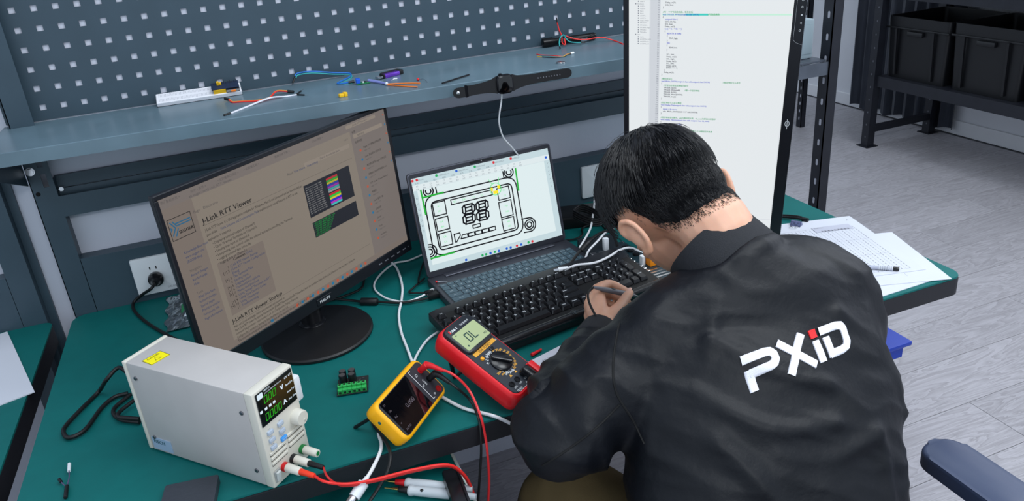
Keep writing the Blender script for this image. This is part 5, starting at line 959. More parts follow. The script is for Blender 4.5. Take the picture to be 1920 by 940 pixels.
a = B(T(0.003, 0.006, 0.0012)); a.tube([(0.004 * math.cos(k * PI / 6), 0.004 * math.sin(k * PI / 6), 0) for k in range(12)], 0.0011, 6, 2, closed=True); a.obj('ring', M_WHITE, rg); B().tube([(0.0, 0.003, 0.0012), (-0.009, -0.008, 0.0012)], [0.0009, 0.0005], 6, 0).obj('tail', M_WHITE, rg)
ld = thing('red_led', 'small red diode with thin leads on the shelf', 'diode', T(0.735, -0.172, S0))
B().ball((0, 0, 0.003), 0.003, u=10, v=8).obj('bulb', M_RED, ld); B().tube([(0.003, 0, 0.003), (0.010, -0.012, 0.004), (0.011, -0.034, 0.001)], 0.0005, 5).obj('leads', M_CHROME, ld)
hp_ = thing('pin_header', 'long black pin-header strip at the shelf edge', 'pin header', T(0.804, -0.222, S0) @ RZ(R(30)))
B().b2((-0.042, -0.0013, 0.001), (0.042, 0.0013, 0.0036)).obj('strip', M_BLK, hp_, smooth=None)
for i in range(34): B(T(-0.041 + i * 0.00248, 0, 0)).b2((-0.0003, -0.0045, 0.0016), (0.0003, -0.0013, 0.0022)).obj('pin', M_ALU, hp_, smooth=None)
cb = thing('coin_cell', 'flat silver coin battery on the shelf near the watch strap', 'battery', T(1.047, -0.221, S0))
B().lathe([(0.0098, 0), (0.010, 0.0006), (0.010, 0.0024), (0.0094, 0.0031), (0.0001, 0.0031)], 32).obj('cell', M_CHROME, cb)
fl = thing('flashlight', 'slim black metal flashlight lying at the back of the shelf', 'flashlight', T(1.162, -0.020, S0 + 0.0112) @ RZ(R(-3)))
a = B(); a.lathe([(0.0085, -0.070), (0.0112, -0.069), (0.0112, -0.043), (0.0098, -0.042), (0.0098, -0.038), (0.0088, -0.037), (0.0088, 0.055), (0.0096, 0.056), (0.0096, 0.067), (0.007, 0.072), (0.0001, 0.072)], 24, RY(PI / 2)); a.obj('barrel', mat('anodised_black', (18, 18, 20), rough=0.25, metal=0.4), fl)
B(RX(R(25))).b2((0.03, -0.0094, -0.0045), (0.046, -0.0084, 0.0045)).obj('silver_band', M_CHROME, fl, smooth=None)
ink(B(T(0, -0.0089, 0) @ UPRIGHT).text('POWER', 0.0045, -0.03, -0.002), 'engraving', M_INKG, fl)
h2 = S0 + 0.0012
jumper('jumper_wires', 'red and teal jumper wires draped over the flashlight', [([(1.128, -0.032, S0 + .058), (1.132, -0.032, S0 + .04), (1.137, -0.034, S0 + .026), (1.134, -0.042, S0 + .01), (1.138, -0.05, S0 + .006), (1.142, -0.040, S0 + .018)], M_REDW), ([(1.118, -0.062, h2 + .004), (1.122, -0.052, S0 + .015), (1.130, -0.043, S0 + .024), (1.142, -0.036, S0 + .027), (1.146, -0.036, S0 + .02)], M_TEALW), ([(1.143, -0.04, S0 + .022), (1.150, -0.046, S0 + .012), (1.163, -0.052, S0 + .008), (1.178, -0.054, S0 + .006)], M_TEALW), ([(1.147, -0.038, S0 + .024), (1.165, -0.044, S0 + .016)] + [(1.19, -0.050, S0 + .011), (1.215, -0.05, S0 + .011), (1.240, -0.055, S0 + .010), (1.262, -0.075, h2), (1.256, -0.125, h2)], M_REDW)], [((1.128, -0.032, S0 + .058), (1.1265, -0.032, S0 + .07), M_BLK, 0.0016), ((1.118, -0.062, h2 + .004), (1.116, -0.068, h2 + .001), M_BLK, 0.0016), ((1.178, -0.054, S0 + .006), (1.190, -0.056, S0 + .005), M_BLK, 0.0016)], (1.15, -0.05, S0))
mw = [(1.038, -0.112, h2), (1.045, -0.128, h2), (1.060, -0.150, h2), (1.082, -0.158, h2), (1.095, -0.145, h2), (1.108, -0.142, h2 + .001)]
jumper('connector_wires', 'multicoloured thin wires with white connector on the shelf', [([(1.046, -0.088, h2), (1.050, -0.105, h2), (1.062, -0.13, h2 + .001)] + mw[3:], M_REDW), (mw, M_TEALW), (off(mw, -.001, -.003), M_YEL), (off(mw, 0, -.005), M_BLK)], [((1.108, -0.144, h2 + .001), (1.116, -0.144, h2 + .001), M_WHITE, 0.0035)], (1.08, -0.13, S0), 0.0009)
# smartwatch hanging over the shelf front on its charging cable
WM = T(0.891, -0.2795, 1.1625) @ RZ(R(-1.9)) @ RX(R(-3))
sw_ = thing('smartwatch', 'black smartwatch with rubber strap hung on the shelf front', 'watch', WM)
CA = mat('watch_case', (30, 31, 36), rough=0.2, metal=0.6)
a = B(); a.prism(rrect(0.036, 0.0395, 0.010, 6), -0.0045, 0.0045, UPRIGHT, 0.002); a.obj('case', CA, sw_)
B().prism(rrect(0.031, 0.0345, 0.008, 6), 0.0044, 0.0058, UPRIGHT, 0.001).obj('glass', mat('watch_glass', (6, 6, 8), rough=0.08, spec=0.8), sw_)
B().cyl((-0.008, 0.0, 0.0195), (-0.008, 0.0, 0.0225), 0.0036, n=14, bev=.0006).obj('crown', CA, sw_)
SB_ = mat('black_watch_rubber', (15, 16, 20), rough=0.6, var=.05)
def strap(pts, wd, th=0.0022):
    P = smooth_path(pts, 4); out = []
    W_ = smooth_path([(w_, 0, 0) for w_ in wd], 4)
    for p, q in zip(P, W_):
        w_ = q.x
        out.append([Vector((p.x, p.y + dy, p.z + dz)) for dy, dz in ((-th / 2, -w_ / 2), (-th / 2, w_ / 2), (th / 2, w_ / 2), (th / 2, -w_ / 2))])
    b_ = B(); b_.rings(out); return b_
strap([(-0.017, 0.0, 0.0), (-0.030, 0.0, -0.001), (-0.05, 0.001, -0.002), (-0.068, 0.001, -0.003), (-0.080, 0.0, -0.003)], [0.036, 0.027, 0.022, 0.021, 0.022]).obj('strap', SB_, sw_)
a = strap([(-0.080, 0.0, -0.003), (-0.083, 0.0, -0.003), (-0.0865, 0.0, -0.003)], [0.022, 0.025, 0.0245]); a.obj('keeper', CA, sw_)
a = B(); a.prism([(0.012 * math.cos(PI / 2 + PI * k / 12) * 1.0 - 0.100, 0.0105 * math.sin(PI / 2 + PI * k / 12) - 0.004) for k in range(13)] + [(-0.0865, -0.0145), (-0.0865, 0.0065)], -0.0012, 0.0012, UPRIGHT); a.obj('strap_end', SB_, sw_)
B(T(-0.1015, -0.0012, -0.004) @ RX(PI / 2)).lathe([(0.0038, 0), (0.0038, 0.001), (0.0022, 0.0022), (0.0001, 0.0026)], 16).obj('pin_stud', M_CHROME, sw_)
strap([(0.017, 0.0, 0.0), (0.030, 0.0, 0.0), (0.055, 0.001, 0.001), (0.09, 0.002, 0.0015), (0.125, 0.002, 0.002), (0.143, 0.002, 0.002)], [0.036, 0.027, 0.021, 0.020, 0.020, 0.0195]).obj('strap', SB_, sw_)
a = B(T(0.143, 0.002, 0.002)); a.prism([(0.0097 * math.cos(-PI / 2 + PI * k / 12), 0.0097 * math.sin(-PI / 2 + PI * k / 12)) for k in range(13)], -0.0011, 0.0011, UPRIGHT); a.obj('strap_tip', SB_, sw_)
a = B()
for i in range(9): a.prism(rrect(0.002, 0.003, 0.0009, 2, 0.075 + i * 0.0062, 0.0), 0.0, 0.0002, T(0, 0.0002, 0.0014) @ UPRIGHT @ T(0, 0, 0.0004))
ink(a, 'strap_holes', mat('strap_hole', (110, 112, 120), rough=0.6), sw_)
B().lathe([(0.014, 0.0), (0.0145, 0.003), (0.0145, 0.006), (0.0001, 0.006)], 24, T(0, 0.0105, 0) @ RX(PI / 2)).obj('charger_puck', M_WHITE, sw_)
wire('charging_cable', 'thin white charging cable dropping from the watch behind the laptop', [(0.889, -0.268, 1.150)] + CUR['watchcable'][1:] + [(0.95, -0.19, 0.90), (0.955, -0.17, 0.80), (0.96, -0.16, 0.7545)], 0.0017, M_WCAB)
# ================================================================== right side of the room: racks, crates, curtain
M_RK = mat('rack_black', (30, 32, 40), rough=0.42, metal=0.2, var=0.15, vs=20)
M_RKS = mat('rack_grey_beam', (92, 98, 108), rough=0.35, metal=0.5, var=0.15, vs=15)
M_SLOT = mat('pale_slot', (170, 172, 182), rough=0.6)
def angle_post(parent, M, h, slots=True, sp=0.05, wd=0.036):
    a = B(M); a.b2((0, 0, 0), (wd, 0.003, h)); a.b2((0, 0, 0), (0.003, wd + 0.006, h)); o = a.obj('angle_post', M_RK, parent, smooth=None)
    if slots:
        s = B(M)
        for k in range(int(h / sp) - 1): s.prism(rrect(0.0085, 0.021, 0.004, 3, -(wd * 0.52), 0.06 + k * sp), 0.0, 0.0006, RZ(PI / 2) @ T(0, 0.0, 0) @ UPRIGHT @ T(0, 0, -0.0002) if False else Matrix(((0, 0, -1, 0), (-1, 0, 0, 0), (0, 1, 0, 0), (0, 0, 0, 1))))
        s.obj('post_slots', M_SLOT, o, smooth=None, kind='stuff')
        bpy.data.objects[o.name].children[0].name = 'post_slots'
    return o
rk = thing('storage_rack', 'black slotted-angle rack standing behind the bench\'s right end', 'rack', (1.94, 0.3, 0))
for (x, y) in ((2.075, 0.075), (1.80, 0.14), (2.075, 0.60), (1.80, 0.60)): angle_post(rk, T(x - 1.94, y - 0.3, 0), 2.0, sp=0.0665)
for z in (0.30, 0.945):
    B(T(-1.94, -0.3, z)).b2((1.80, 0.079, 0), (2.075, 0.085, 0.04)).obj('beam', M_RKS, rk, smooth=None); B(T(-1.94, -0.3, z)).b2((1.80, 0.6, 0), (2.075, 0.606, 0.04)).obj('beam', M_RKS, rk, smooth=None)
    B(T(-1.94, -0.3, z + 0.04)).b2((1.805, 0.088, 0), (2.072, 0.598, 0.006)).obj('shelf_board', M_RKS, rk, smooth=None)
gb = tag(B(T(2.022, 0.16, 0.9912)).b2((-0.035, -0.03, 0), (0.035, 0.03, 0.12), 0.006).b2((-0.028, -0.032, 0.015), (0.028, -0.029, 0.105), 0.002).obj('grey_box', mat('grey_box_plastic', (150, 166, 174), rough=0.5, var=.05)), 'small pale grey device on the rack behind the portrait monitor', 'device')
fk = thing('storage_rack', 'far black rack with a post seen just right of the portrait monitor', 'rack', (3.55, 2.36, 0))
for (x, y) in ((3.79, 2.12), (3.30, 2.12), (3.79, 2.6), (3.30, 2.6)): angle_post(fk, T(x - 3.55, y - 2.36, 0), 2.0)
for z in (0.35, 0.9): B(T(-3.55, -2.36, z)).b2((3.305, 2.125, 0), (3.785, 2.63, 0.03)).obj('shelf_board', M_RK, fk, smooth=None)
cr = thing('storage_rack', 'black steel rack holding plastic crates along the right wall', 'rack', (4.09, 0.6, 0))
CM = T(-4.09, -0.6, 0)
for (x, y) in ((3.84, 1.60), (4.32, 1.60), (3.84, -0.55), (4.32, -0.55)):
    a = B(CM); a.b2((x - 0.022, y - 0.022, 0.004), (x + 0.028, y + 0.028, 2.0)); po = a.obj('post', M_RK, cr, smooth=None)
    B(CM).b2((x - 0.04, y - 0.04, 0), (x + 0.045, y + 0.045, 0.004)).obj('foot_plate', M_RK, po, smooth=None)
    d = B(CM)
    for k in range(12): d.prism(rrect(0.007, 0.011, 0.003, 2, y, 0.06 + k * 0.075), 0, 0.0006, T(x - 0.0226, 0, 0) @ Matrix(((0, 0, 1, 0), (1, 0, 0, 0), (0, 1, 0, 0), (0, 0, 0, 1))))
    d.obj('post_holes', mat('dim_hole', (84, 86, 94), rough=0.6), po, smooth=None, kind='stuff')
for z in (0.365, 0.86, 1.35):
    B(CM).b2((3.835, -0.53, z), (3.865, 1.58, z + 0.062)).obj('beam', M_RK, cr, smooth=None); B(CM).b2((4.30, -0.53, z), (4.33, 1.58, z + 0.062)).obj('beam', M_RK, cr, smooth=None)
    B(CM).b2((3.866, -0.53, z + 0.048), (4.299, 1.58, z + 0.06)).obj('shelf_board', M_RK, cr, smooth=None)
    B(CM).b2((3.866, 1.585, z + 0.01), (4.30, 1.61, z + 0.05)).obj('side_beam', M_RK, cr, smooth=None)
B(CM).b2((3.866, 1.585, 0.085), (4.30, 1.61, 0.125)).obj('side_beam', M_RK, cr, smooth=None)
M_CR = mat('black_crate', (13, 14, 18), rough=0.42, spec=0.5, var=0.1, bump=0.05, bs=300)
def crate(y0, y1, x0, x1, z0, h, label):
    cx, cy = (x0 + x1) / 2, (y0 + y1) / 2; t = thing('plastic_crate', label, 'crate', (cx, cy, z0), 'black crates on the rack')
    W_, D_ = x1 - x0, y1 - y0
    def ring(s, z): return [Vector((x, y, z)) for x, y in rrect(W_ * s, D_ * s, 0.02, 3)]
    a = B(); a.rings([ring(.92, 0), ring(.995, h - 0.03), ring(1.0, h), ring(.965, h), ring(.955, h - 0.03), ring(.89, 0.006)]); a.obj('tub', M_CR, t)
    for s in (-1, 1):
        yb = s * D_ * 0.30
        q = B(); q.quad([(-W_ * .465, yb - 0.012, 0.02), (-W_ * .465, yb + 0.012, 0.02), (-W_ * .497, yb + 0.012, h - 0.05), (-W_ * .497, yb - 0.012, h - 0.05)]); 
        q = B(); q.prism([(-0.006, 0.02), (0.006, 0.02), (0.006, h - 0.06), (-0.006, h - 0.06)], 0, 0.012, T(-W_ * .468, yb, 0) @ RY(R(-4.2)) @ Matrix(((0, 0, -1, 0), (1, 0, 0, 0), (0, 1, 0, 0), (0, 0, 0, 1)))); q.obj('rib', M_CR, t, smooth=None)
    B().b2((-W_ / 2 - 0.006, -D_ / 2 - .004, h - 0.065), (-W_ / 2 + 0.004, D_ / 2 + .004, h - 0.055), 0.002).obj('rim_band', M_CR, t)
    ho = B().b2((-W_ / 2 - 0.016, -0.05, h - 0.095), (-W_ / 2 + 0.004, 0.05, h - 0.07), 0.004).obj('handle', M_CR, t)
    return t
crate(1.172, 1.575, 3.868, 4.298, 0.4255, 0.338, 'leftmost black crate on the rack, beside its post')
crate(0.748, 1.150, 3.868, 4.298, 0.4255, 0.342, 'black crate right of the leftmost one on the rack')
crate(0.325, 0.727, 3.868, 4.298, 0.4255, 0.342, 'black crate at the right picture edge on the rack')
# curtain: folds of grey cloth against the right wall
cu = thing('curtain', 'dark grey curtain hanging in folds behind the crate rack', 'curtain', (4.36, 1.9, 0))
bm = bmesh.new(); rows = []
NY = 90
for zi in range(5):
    z = 0.03 + zi * 0.6
    rows.append([bm.verts.new((4.365 - 4.36 + 0.02 * math.sin(i * 0.62) + 0.008 * math.sin(i * 1.31 + zi * .3), -0.42 + i * 0.80 / NY + 0.01 * math.sin(zi) - (0.0 if zi else 0), z + 0.012 * math.sin(i * 0.31) * (zi == 0))) for i in range(NY + 1)])
for a_, b_ in zip(rows[:-1], rows[1:]):
    for i in range(NY): bm.faces.new((a_[i], a_[i + 1], b_[i + 1], b_[i]))
bmesh.ops.solidify(bm, geom=bm.faces[:], thickness=0.003)
q = B(); q.bm.free(); q.bm = bm; q.obj('cloth', mat('charcoal_cloth', (74, 78, 90), rough=0.9, sheen=0.3, var=0.1, bump=0.15, bs=400), cu, smooth=60)
for k in range(10): B(T(0, -0.4 + k * 0.09, 2.42)).tube([(0.012 * math.cos(t * PI / 4), 0, 0.03 + 0.012 * math.sin(t * PI / 4)) for t in range(8)], 0.002, 5, 2, closed=True).obj('ring', M_CHROME, cu)
# ================================================================== papers and pen at the right end of the bench
def sheet(name, label, cx, cy, wd, h, ang, z, drawf, th=0.0012):
    M = T(cx, cy, z) @ RZ(R(ang)); t = thing(name, label, 'paper', M, 'papers on the bench end')
    B().b2((-wd / 2, -h / 2, 0), (wd / 2, h / 2, th)).obj('sheet', M_PAPER, t, smooth=None)
    a = B(T(0, 0, th + 0.0001)); drawf(a); ink(a, 'print', mat('faint_print', (78, 80, 96), rough=0.7), t); return t
def d_table(a):
    for i in range(21): 
        x = -0.09 + i * 0.0085
        if i % 2: a.line([(x, -0.135), (x, 0.10)], 0.0003)
        else:
            for k in range(24): a.line([(x, -0.135 + k * 0.0097), (x, -0.13 + k * 0.0097)], 0.0011)
    for k in range(4): a.line([(-0.09, -0.135 + k * 0.078), (0.08, -0.135 + k * 0.078)], 0.0003)
    a.text('A', 0.008, 0.085, 0.125)
def d_text(a):
    for i in range(6): a.text('通用技术要求说明 Rev %d' % i, 0.005, -0.12, 0.07 - i * 0.012)
    a.line([(0.03, -0.09), (0.03, 0.05)], 0.0004)
def d_mark(a):
    a.text('D', 0.018, 0.118, -0.083, bold=.001); a.text('版本', 0.006, 0.10, -0.02); a.text('IC-TM1638 数显驱动', 0.005, 0.02, 0.06)
    for i in range(5): a.line([(-0.12, -0.03 - i * 0.012), (0.0, -0.03 - i * 0.012)], 0.0006)
    for x in (0.128, 0.138): a.flat(rrect(0.003, 0.003, 0.0014, 3, x, -0.098))
sheet('paper_sheet', 'lowest white sheet lined up with the bench front edge', 1.4595, -0.682, 0.297, 0.21, 1.2, 0.7503, d_mark)
sheet('paper_sheet', 'angled white sheet between the table print and the lowest sheet', 1.55, -0.655, 0.21, 0.235, -18.5, 0.7517, d_text)
sheet('paper_sheet', 'topmost white sheet printed with a dotted table, pen on it', 1.536, -0.578, 0.21, 0.297, -14.5, 0.7531, d_table)
st_ = thing('label_card', 'grey label strip with barcode lying on the topmost sheet', 'card', T(1.590, -0.497, 0.7545) @ RZ(R(-14.5)))
B().b2((-0.045, -0.014, 0), (0.045, 0.014, 0.0006)).obj('card', mat('grey_card', (186, 188, 202), rough=0.6), st_, smooth=None)
a = B(T(0, 0, 0.0008))
for i in range(26): a.line([(-0.03 + i * 0.0026, -0.0135), (-0.03 + i * 0.0026, -0.0085)], 0.0006 + 0.0011 * ((i * 7) % 3 == 0))
a.text('Model  Name', 0.004, -0.04, 0.007); ink(a, 'barcode', M_INKK, st_)
pn = thing('ballpoint_pen', 'clear ballpoint pen with black cap on the printed sheets', 'pen', T(1.512, -0.697, 0.7592) @ RZ(R(-39)))
B().cyl((-0.085, 0, 0), (0.01, 0, 0), 0.0042, n=14).obj('barrel', mat('pen_clear', (170, 174, 190), rough=0.15, spec=.6), pn)
B().cyl((-0.085, 0, 0.0003), (0.0, 0, 0.0003), 0.0026, n=10).obj('ink_refill', mat('pen_ink', (40, 44, 70), rough=.4), pn)
for i in range(7): B().cyl((0.01 + i * 0.004, 0, 0), (0.0135 + i * 0.004, 0, 0), 0.0047, n=14, bev=.0006).obj('grip_ring', mat('pen_grip', (190, 194, 204), rough=.4), pn)
B().cyl((0.038, 0, 0), (0.049, 0, 0), 0.0045, n=14, bev=.001).obj('end_cap', M_BLKS, pn)
bc = thing('binder_clip', 'black and white patterned binder clip holding the papers', 'clip', T(1.535, -0.440, 0.7545) @ RZ(R(30)))
B().prism([(-0.009, 0), (0.009, 0), (0.003, 0.010), (-0.003, 0.010)], -0.012, 0.012, RX(PI / 2)).obj('spring_body', mat('clip_pattern', (90, 96, 130), rough=.4, var=.6, vs=180), bc, smooth=None)
B().tube([(-0.008, -0.008, 0.002), (-0.022, -0.006, 0.004), (-0.026, 0.0, 0.005), (-0.022, 0.006, 0.004), (-0.008, 0.008, 0.002)], 0.0009, 6).obj('wire_handle', M_CHROME, bc)
bk = [(1.50, -0.36, 0.754), (1.535, -0.385, 0.756), (1.556, -0.41, 0.758), (1.565, -0.425, 0.758)]
t, M = wire('display_cable', 'short black cable ends behind the papers by the portrait monitor', bk, 0.003, M_RUB)
B(M).tube(off(bk, .006, .008), 0.003, 8).obj('cord', M_RUB, t); B(M).tube([bk[-1], (1.572, -0.438, 0.7575)], 0.0055, 8, 0).obj('connector', M_BLK, t)
# ================================================================== office chair and stool
ch = thing('office_chair', 'dark office chair with padded armrest under the seated person', 'chair', T(0.99, -1.26, 0))
def arm(s):
    pts = rrect(0.078, 0.29, 0.032, 6, 0, 0.055)
    M = T(s * 0.297, 0, 0)
    a = B(M); a.prism(pts, 0.635, 0.662, bev=0.007, seg=3); o = a.obj('armrest', mat('armrest_pad', (58, 68, 94), rough=0.33, spec=0.5, var=.05, bump=.05, bs=900), ch)  # pad's blue-grey puts the sky's reflection into its base colour
    B(M).b2((-0.02, 0.0, 0.40), (0.02, 0.05, 0.636), 0.006).b2((-0.02 - (0.06 if s > 0 else -0.0), 0, 0.39), (0.02 + (0.0 if s > 0 else 0.06), 0.05, 0.41), 0.004).obj('arm_support', M_BLK, ch)
arm(1); arm(-1)
B(T(0, 0.0, 0)).prism(rrect(0.46, 0.44, 0.08, 6), 0.385, 0.445, bev=0.02, seg=3).obj('seat', mat('seat_fabric', (30, 32, 38), rough=.9, bump=.3, bs=700), ch)
B().cyl((0, 0, 0.10), (0, 0, 0.386), 0.028, n=16).obj('gas_column', M_BLKS, ch)
for k in range(5):
    an = k * 2 * PI / 5 + .3; B(RZ(an)).tube([(0.02, 0, 0.10), (0.15, 0, 0.09), (0.29, 0, 0.062)], [0.026, 0.02, 0.014], 8, 3).obj('base_arm', M_BLK, ch); B(RZ(an) @ T(0.285, 0, 0.028)).cyl((0, -0.022, 0), (0, 0.022, 0), 0.028, n=16, bev=.004).obj('castor', M_BLKS, ch)
B(T(0, -0.245, 0) @ RX(R(8))).prism(rrect(0.42, 0.34, 0.09, 6, 0, 0.60), -0.02, 0.02, UPRIGHT, 0.012).obj('backrest', MATS['seat_fabric'], ch); B().b2((-0.03, -0.24, 0.37), (0.03, -0.06, 0.386), .003).b2((-0.03, -0.27, 0.37), (0.03, -0.24, 0.56), .003).obj('back_bracket', M_BLK, ch)
so_ = thing('stool', 'blue plastic stool partly visible right of the person under the bench', 'stool', T(1.60, -0.44, 0))
M_BLU = mat('blue_plastic', (10, 52, 160), rough=.4, var=.04)
B().b2((-0.175, -0.16, 0.438), (0.175, 0.16, 0.45), 0.003).obj('seat', M_BLU, so_)
B().b2((-0.15, -0.15, 0.405), (0.158, -0.146, 0.438)).b2((-0.15, 0.146, 0.405), (0.12, 0.15, 0.438)).obj('apron', M_BLU, so_, smooth=None)
for x in (-0.14, 0.10):
    for y in (-0.13, 0.13): B().tube([(x, y, 0.438), (x * 1.1, y * 1.05, 0.0)], [0.02, 0.016], 8, 0).obj('leg', M_BLU, so_)
# ================================================================== the seated man
SKIN = bpy.data.materials.new('skin'); SKIN.use_nodes = True
def _skin():
    nt = SKIN.node_tree; N = nt.nodes; b = N['Principled BSDF']; tc = N.new('ShaderNodeTexCoord'); n = N.new('ShaderNodeTexNoise'); n.inputs['Scale'].default_value = 14; n.inputs['Detail'].default_value = 4
    nt.links.new(tc.outputs['Object'], n.inputs['Vector']); r = N.new('ShaderNodeValToRGB'); r.color_ramp.elements[0].position = .35; r.color_ramp.elements[1].position = .7
    r.color_ramp.elements[0].color = (*lin((206, 152, 124)), 1); r.color_ramp.elements[1].color = (*lin((226, 176, 150)), 1); nt.links.new(n.outputs['Fac'], r.inputs[0]); nt.links.new(r.outputs[0], b.inputs['Base Color'])
    b.inputs['Roughness'].default_value = .48; b.inputs['Subsurface Weight'].default_value = .22; b.inputs['Subsurface Radius'].default_value = (0.016, 0.005, 0.002)
    n2 = N.new('ShaderNodeTexNoise'); n2.inputs['Scale'].default_value = 500; nt.links.new(tc.outputs['Object'], n2.inputs['Vector']); bp = N.new('ShaderNodeBump'); bp.inputs['Strength'].default_value = .12; bp.inputs['Distance'].default_value = .0008; nt.links.new(n2.outputs['Fac'], bp.inputs['Height']); nt.links.new(bp.outputs[0], b.inputs['Normal'])
_skin()
EM = Vector((0.987, -0.780, 1.023)); hr = Vector((0.971, 0.194, 0.141)).normalized(); hu = Vector((-0.24, 0.787, 0.57)); hu = (hu - hr * hu.dot(hr)).normalized(); hf = hu.cross(hr)
HM = Matrix((( hr.x, hf.x, hu.x, EM.x), (hr.y, hf.y, hu.y, EM.y), (hr.z, hf.z, hu.z, EM.z), (0, 0, 0, 1))) @ Matrix.Scale(1.09, 4)     # head frame: x right, y face, z crown
def remeshed(bd, voxel, smooth_it, fac=0.5):
    me = bpy.data.meshes.new('tmp'); bmesh.ops.recalc_face_normals(bd.bm, faces=bd.bm.faces[:]); bd.bm.to_mesh(me); bd.bm.free()
    o = bpy.data.objects.new('tmp', me); COL.objects.link(o)
    m = o.modifiers.new('r', 'REMESH'); m.mode = 'VOXEL'; m.voxel_size = voxel
    if smooth_it: s = o.modifiers.new('s', 'SMOOTH'); s.factor = fac; s.iterations = smooth_it
    dg = bpy.context.evaluated_depsgraph_get(); out = bpy.data.meshes.new_from_object(o.evaluated_get(dg)); bpy.data.objects.remove(o); return out
def limb(b_, pts, rad, n=14, sm=5, M=None):
    m = M or Matrix(); P = [m @ Vector(p) for p in pts]
    b_.tube([tuple(p) for p in P], rad, n, sm); b_.ball(tuple(P[0]), rad[0], u=n, v=8); b_.ball(tuple(P[-1]), rad[-1], u=n, v=8)
man = B()
# head, face, ears
man.ball((0, -0.004, 0.048), (0.080, 0.096, 0.084), HM, 28, 18); man.ball((0, -0.040, 0.006), (0.066, 0.052, 0.055), HM); HF = HM @ RZ(R(-10)); man.ball((0, 0.036, -0.008), (0.060, 0.058, 0.076), HF); man.ball((0, 0.042, -0.060), (0.040, 0.042, 0.034), HF); man.ball((0, 0.076, -0.080), (0.02, 0.018, 0.017), HF)
man.ball((0, 0.08, 0.012), (0.05, 0.022, 0.012), HF); limb(man, [(0, 0.094, 0.004), (0, 0.108, -0.022), (0, 0.112, -0.034)], [0.008, 0.011, 0.013], 10, 3, HF); man.ball((0, 0.096, -0.058), (0.022, 0.010, 0.006), HF); man.ball((0, 0.095, -0.067), (0.02, 0.010, 0.006), HF)
for s in (-1, 1):
    man.ball((s * 0.032, 0.082, -0.004), (0.016, 0.012, 0.010), HF)
    EMt = HM @ T(s * 0.085, -0.008, -0.006) @ RZ(s * R(-24)) @ RY(s * R(12)) @ Matrix.Diagonal((.9, .72, .86, 1))
    man.ball((s * 0.008, -0.008, 0.0), (0.0065, 0.018, 0.030), EMt, 14, 10)
    limb(man, [(s * 0.004, 0.010, 0.006), (s * 0.011, 0.008, 0.024), (s * 0.015, -0.010, 0.034), (s * 0.017, -0.026, 0.022), (s * 0.015, -0.027, 0.0), (s * 0.011, -0.018, -0.020), (s * 0.007, -0.004, -0.030)], [0.0045, 0.0045, 0.005, 0.005, 0.0048, 0.005, 0.0068], 8, 4, EMt)
    man.ball((s * 0.006, 0.004, -0.027), (0.006, 0.008, 0.009), EMt)
# neck and trunk core
limb(man, [tuple(HM @ Vector((0, -0.025, -0.01))), tuple(HM @ Vector((0.002, -0.045, -0.055))), (1.014, -0.887, 0.968), (1.01, -0.925, 0.92)], [0.054, 0.057, 0.060, 0.066], 20)
limb(man, [(1.01, -0.925, 0.92), (0.99, -1.0, 0.78), (0.95, -1.09, 0.58)], [0.07, 0.10, 0.11], 16)
limb(man, [(1.015, -0.93, 0.91), (0.88, -0.915, 0.89), (0.705, -0.925, 0.79), (0.80, -0.81, 0.806), (0.874, -0.722, 0.813)], [0.05, 0.042, 0.034, 0.031, 0.025], 14)
limb(man, [(1.015, -0.93, 0.91), (1.14, -0.945, 0.88), (1.185, -0.96, 0.785), (1.155, -0.87, 0.80), (1.125, -0.775, 0.806)], [0.05, 0.042, 0.034, 0.031, 0.025], 14)
# left hand: palm, thumb and four fingers closed on the probe
HL = dict(i=[(0.905, -0.650, 0.846), (0.938, -0.631, 0.841), (0.957, -0.641, 0.831), (0.970, -0.653, 0.822)], m=[(0.896, -0.645, 0.831), (0.933, -0.629, 0.822), (0.953, -0.642, 0.813), (0.963, -0.657, 0.807)],
          r=[(0.889, -0.648, 0.815), (0.922, -0.634, 0.805), (0.939, -0.649, 0.799), (0.943, -0.665, 0.797)], l=[(0.884, -0.657, 0.801), (0.910, -0.648, 0.794), (0.923, -0.661, 0.791), (0.926, -0.674, 0.792)])
WR = (0.874, -0.722, 0.813)
def hand(fingers, wr, thumb):
    for k, pts in fingers.items():
        rr = {'i': .0088, 'm': .0092, 'r': .0087, 'l': .0076}[k]
        limb(man, [tuple(Vector(wr) * .35 + Vector(pts[0]) * .65)] + pts, [rr * 1.25, rr * 1.2, rr, rr * .9, rr * .8], 10, 4)
        limb(man, [wr, pts[0]], [0.017, 0.0125], 10, 3)
    c = sum((Vector(p[0]) for p in fingers.values()), Vector()) / 4
    for t in (.35, .6, .85):
        q = Vector(wr) * (1 - t) + c * t; man.ball(tuple(q), (0.019, 0.019, 0.024), u=12, v=8)
    limb(man, thumb, [0.016, 0.0135, 0.0105, 0.0095, 0.0082], 10, 4)
hand(HL, WR, [(0.882, -0.714, 0.814), (0.905, -0.703, 0.820), (0.930, -0.689, 0.826), (0.951, -0.673, 0.830), (0.966, -0.658, 0.827)])
HRt = {k: [(2 * 0.985 - x + 0.06, y - 0.05, z - 0.004) for x, y, z in v] for k, v in HL.items()}
hand(HRt, (1.125, -0.775, 0.806), [(1.135, -0.764, 0.81), (1.122, -0.750, 0.816), (1.100, -0.739, 0.822), (1.082, -0.725, 0.824), (1.070, -0.712, 0.822)])
me = remeshed(man, 0.0026, 5); me.name = 'person'
person = bpy.data.objects.new('person', me); COL.objects.link(person); me.materials.append(SKIN)
for p in me.polygons: p.use_smooth = True
tag(person, 'person in black lettered jacket bent over the bench, holding a probe', 'person')
# thumb nail
nl = T(0.9655, -0.6575, 0.8345) @ RZ(R(42)) @ RX(R(-12))
B(nl).ball((0, 0, 0), (0.0075, 0.0052, 0.0012), u=12, v=6).obj('thumb_nail', mat('nail', (236, 190, 172), rough=.25), person)
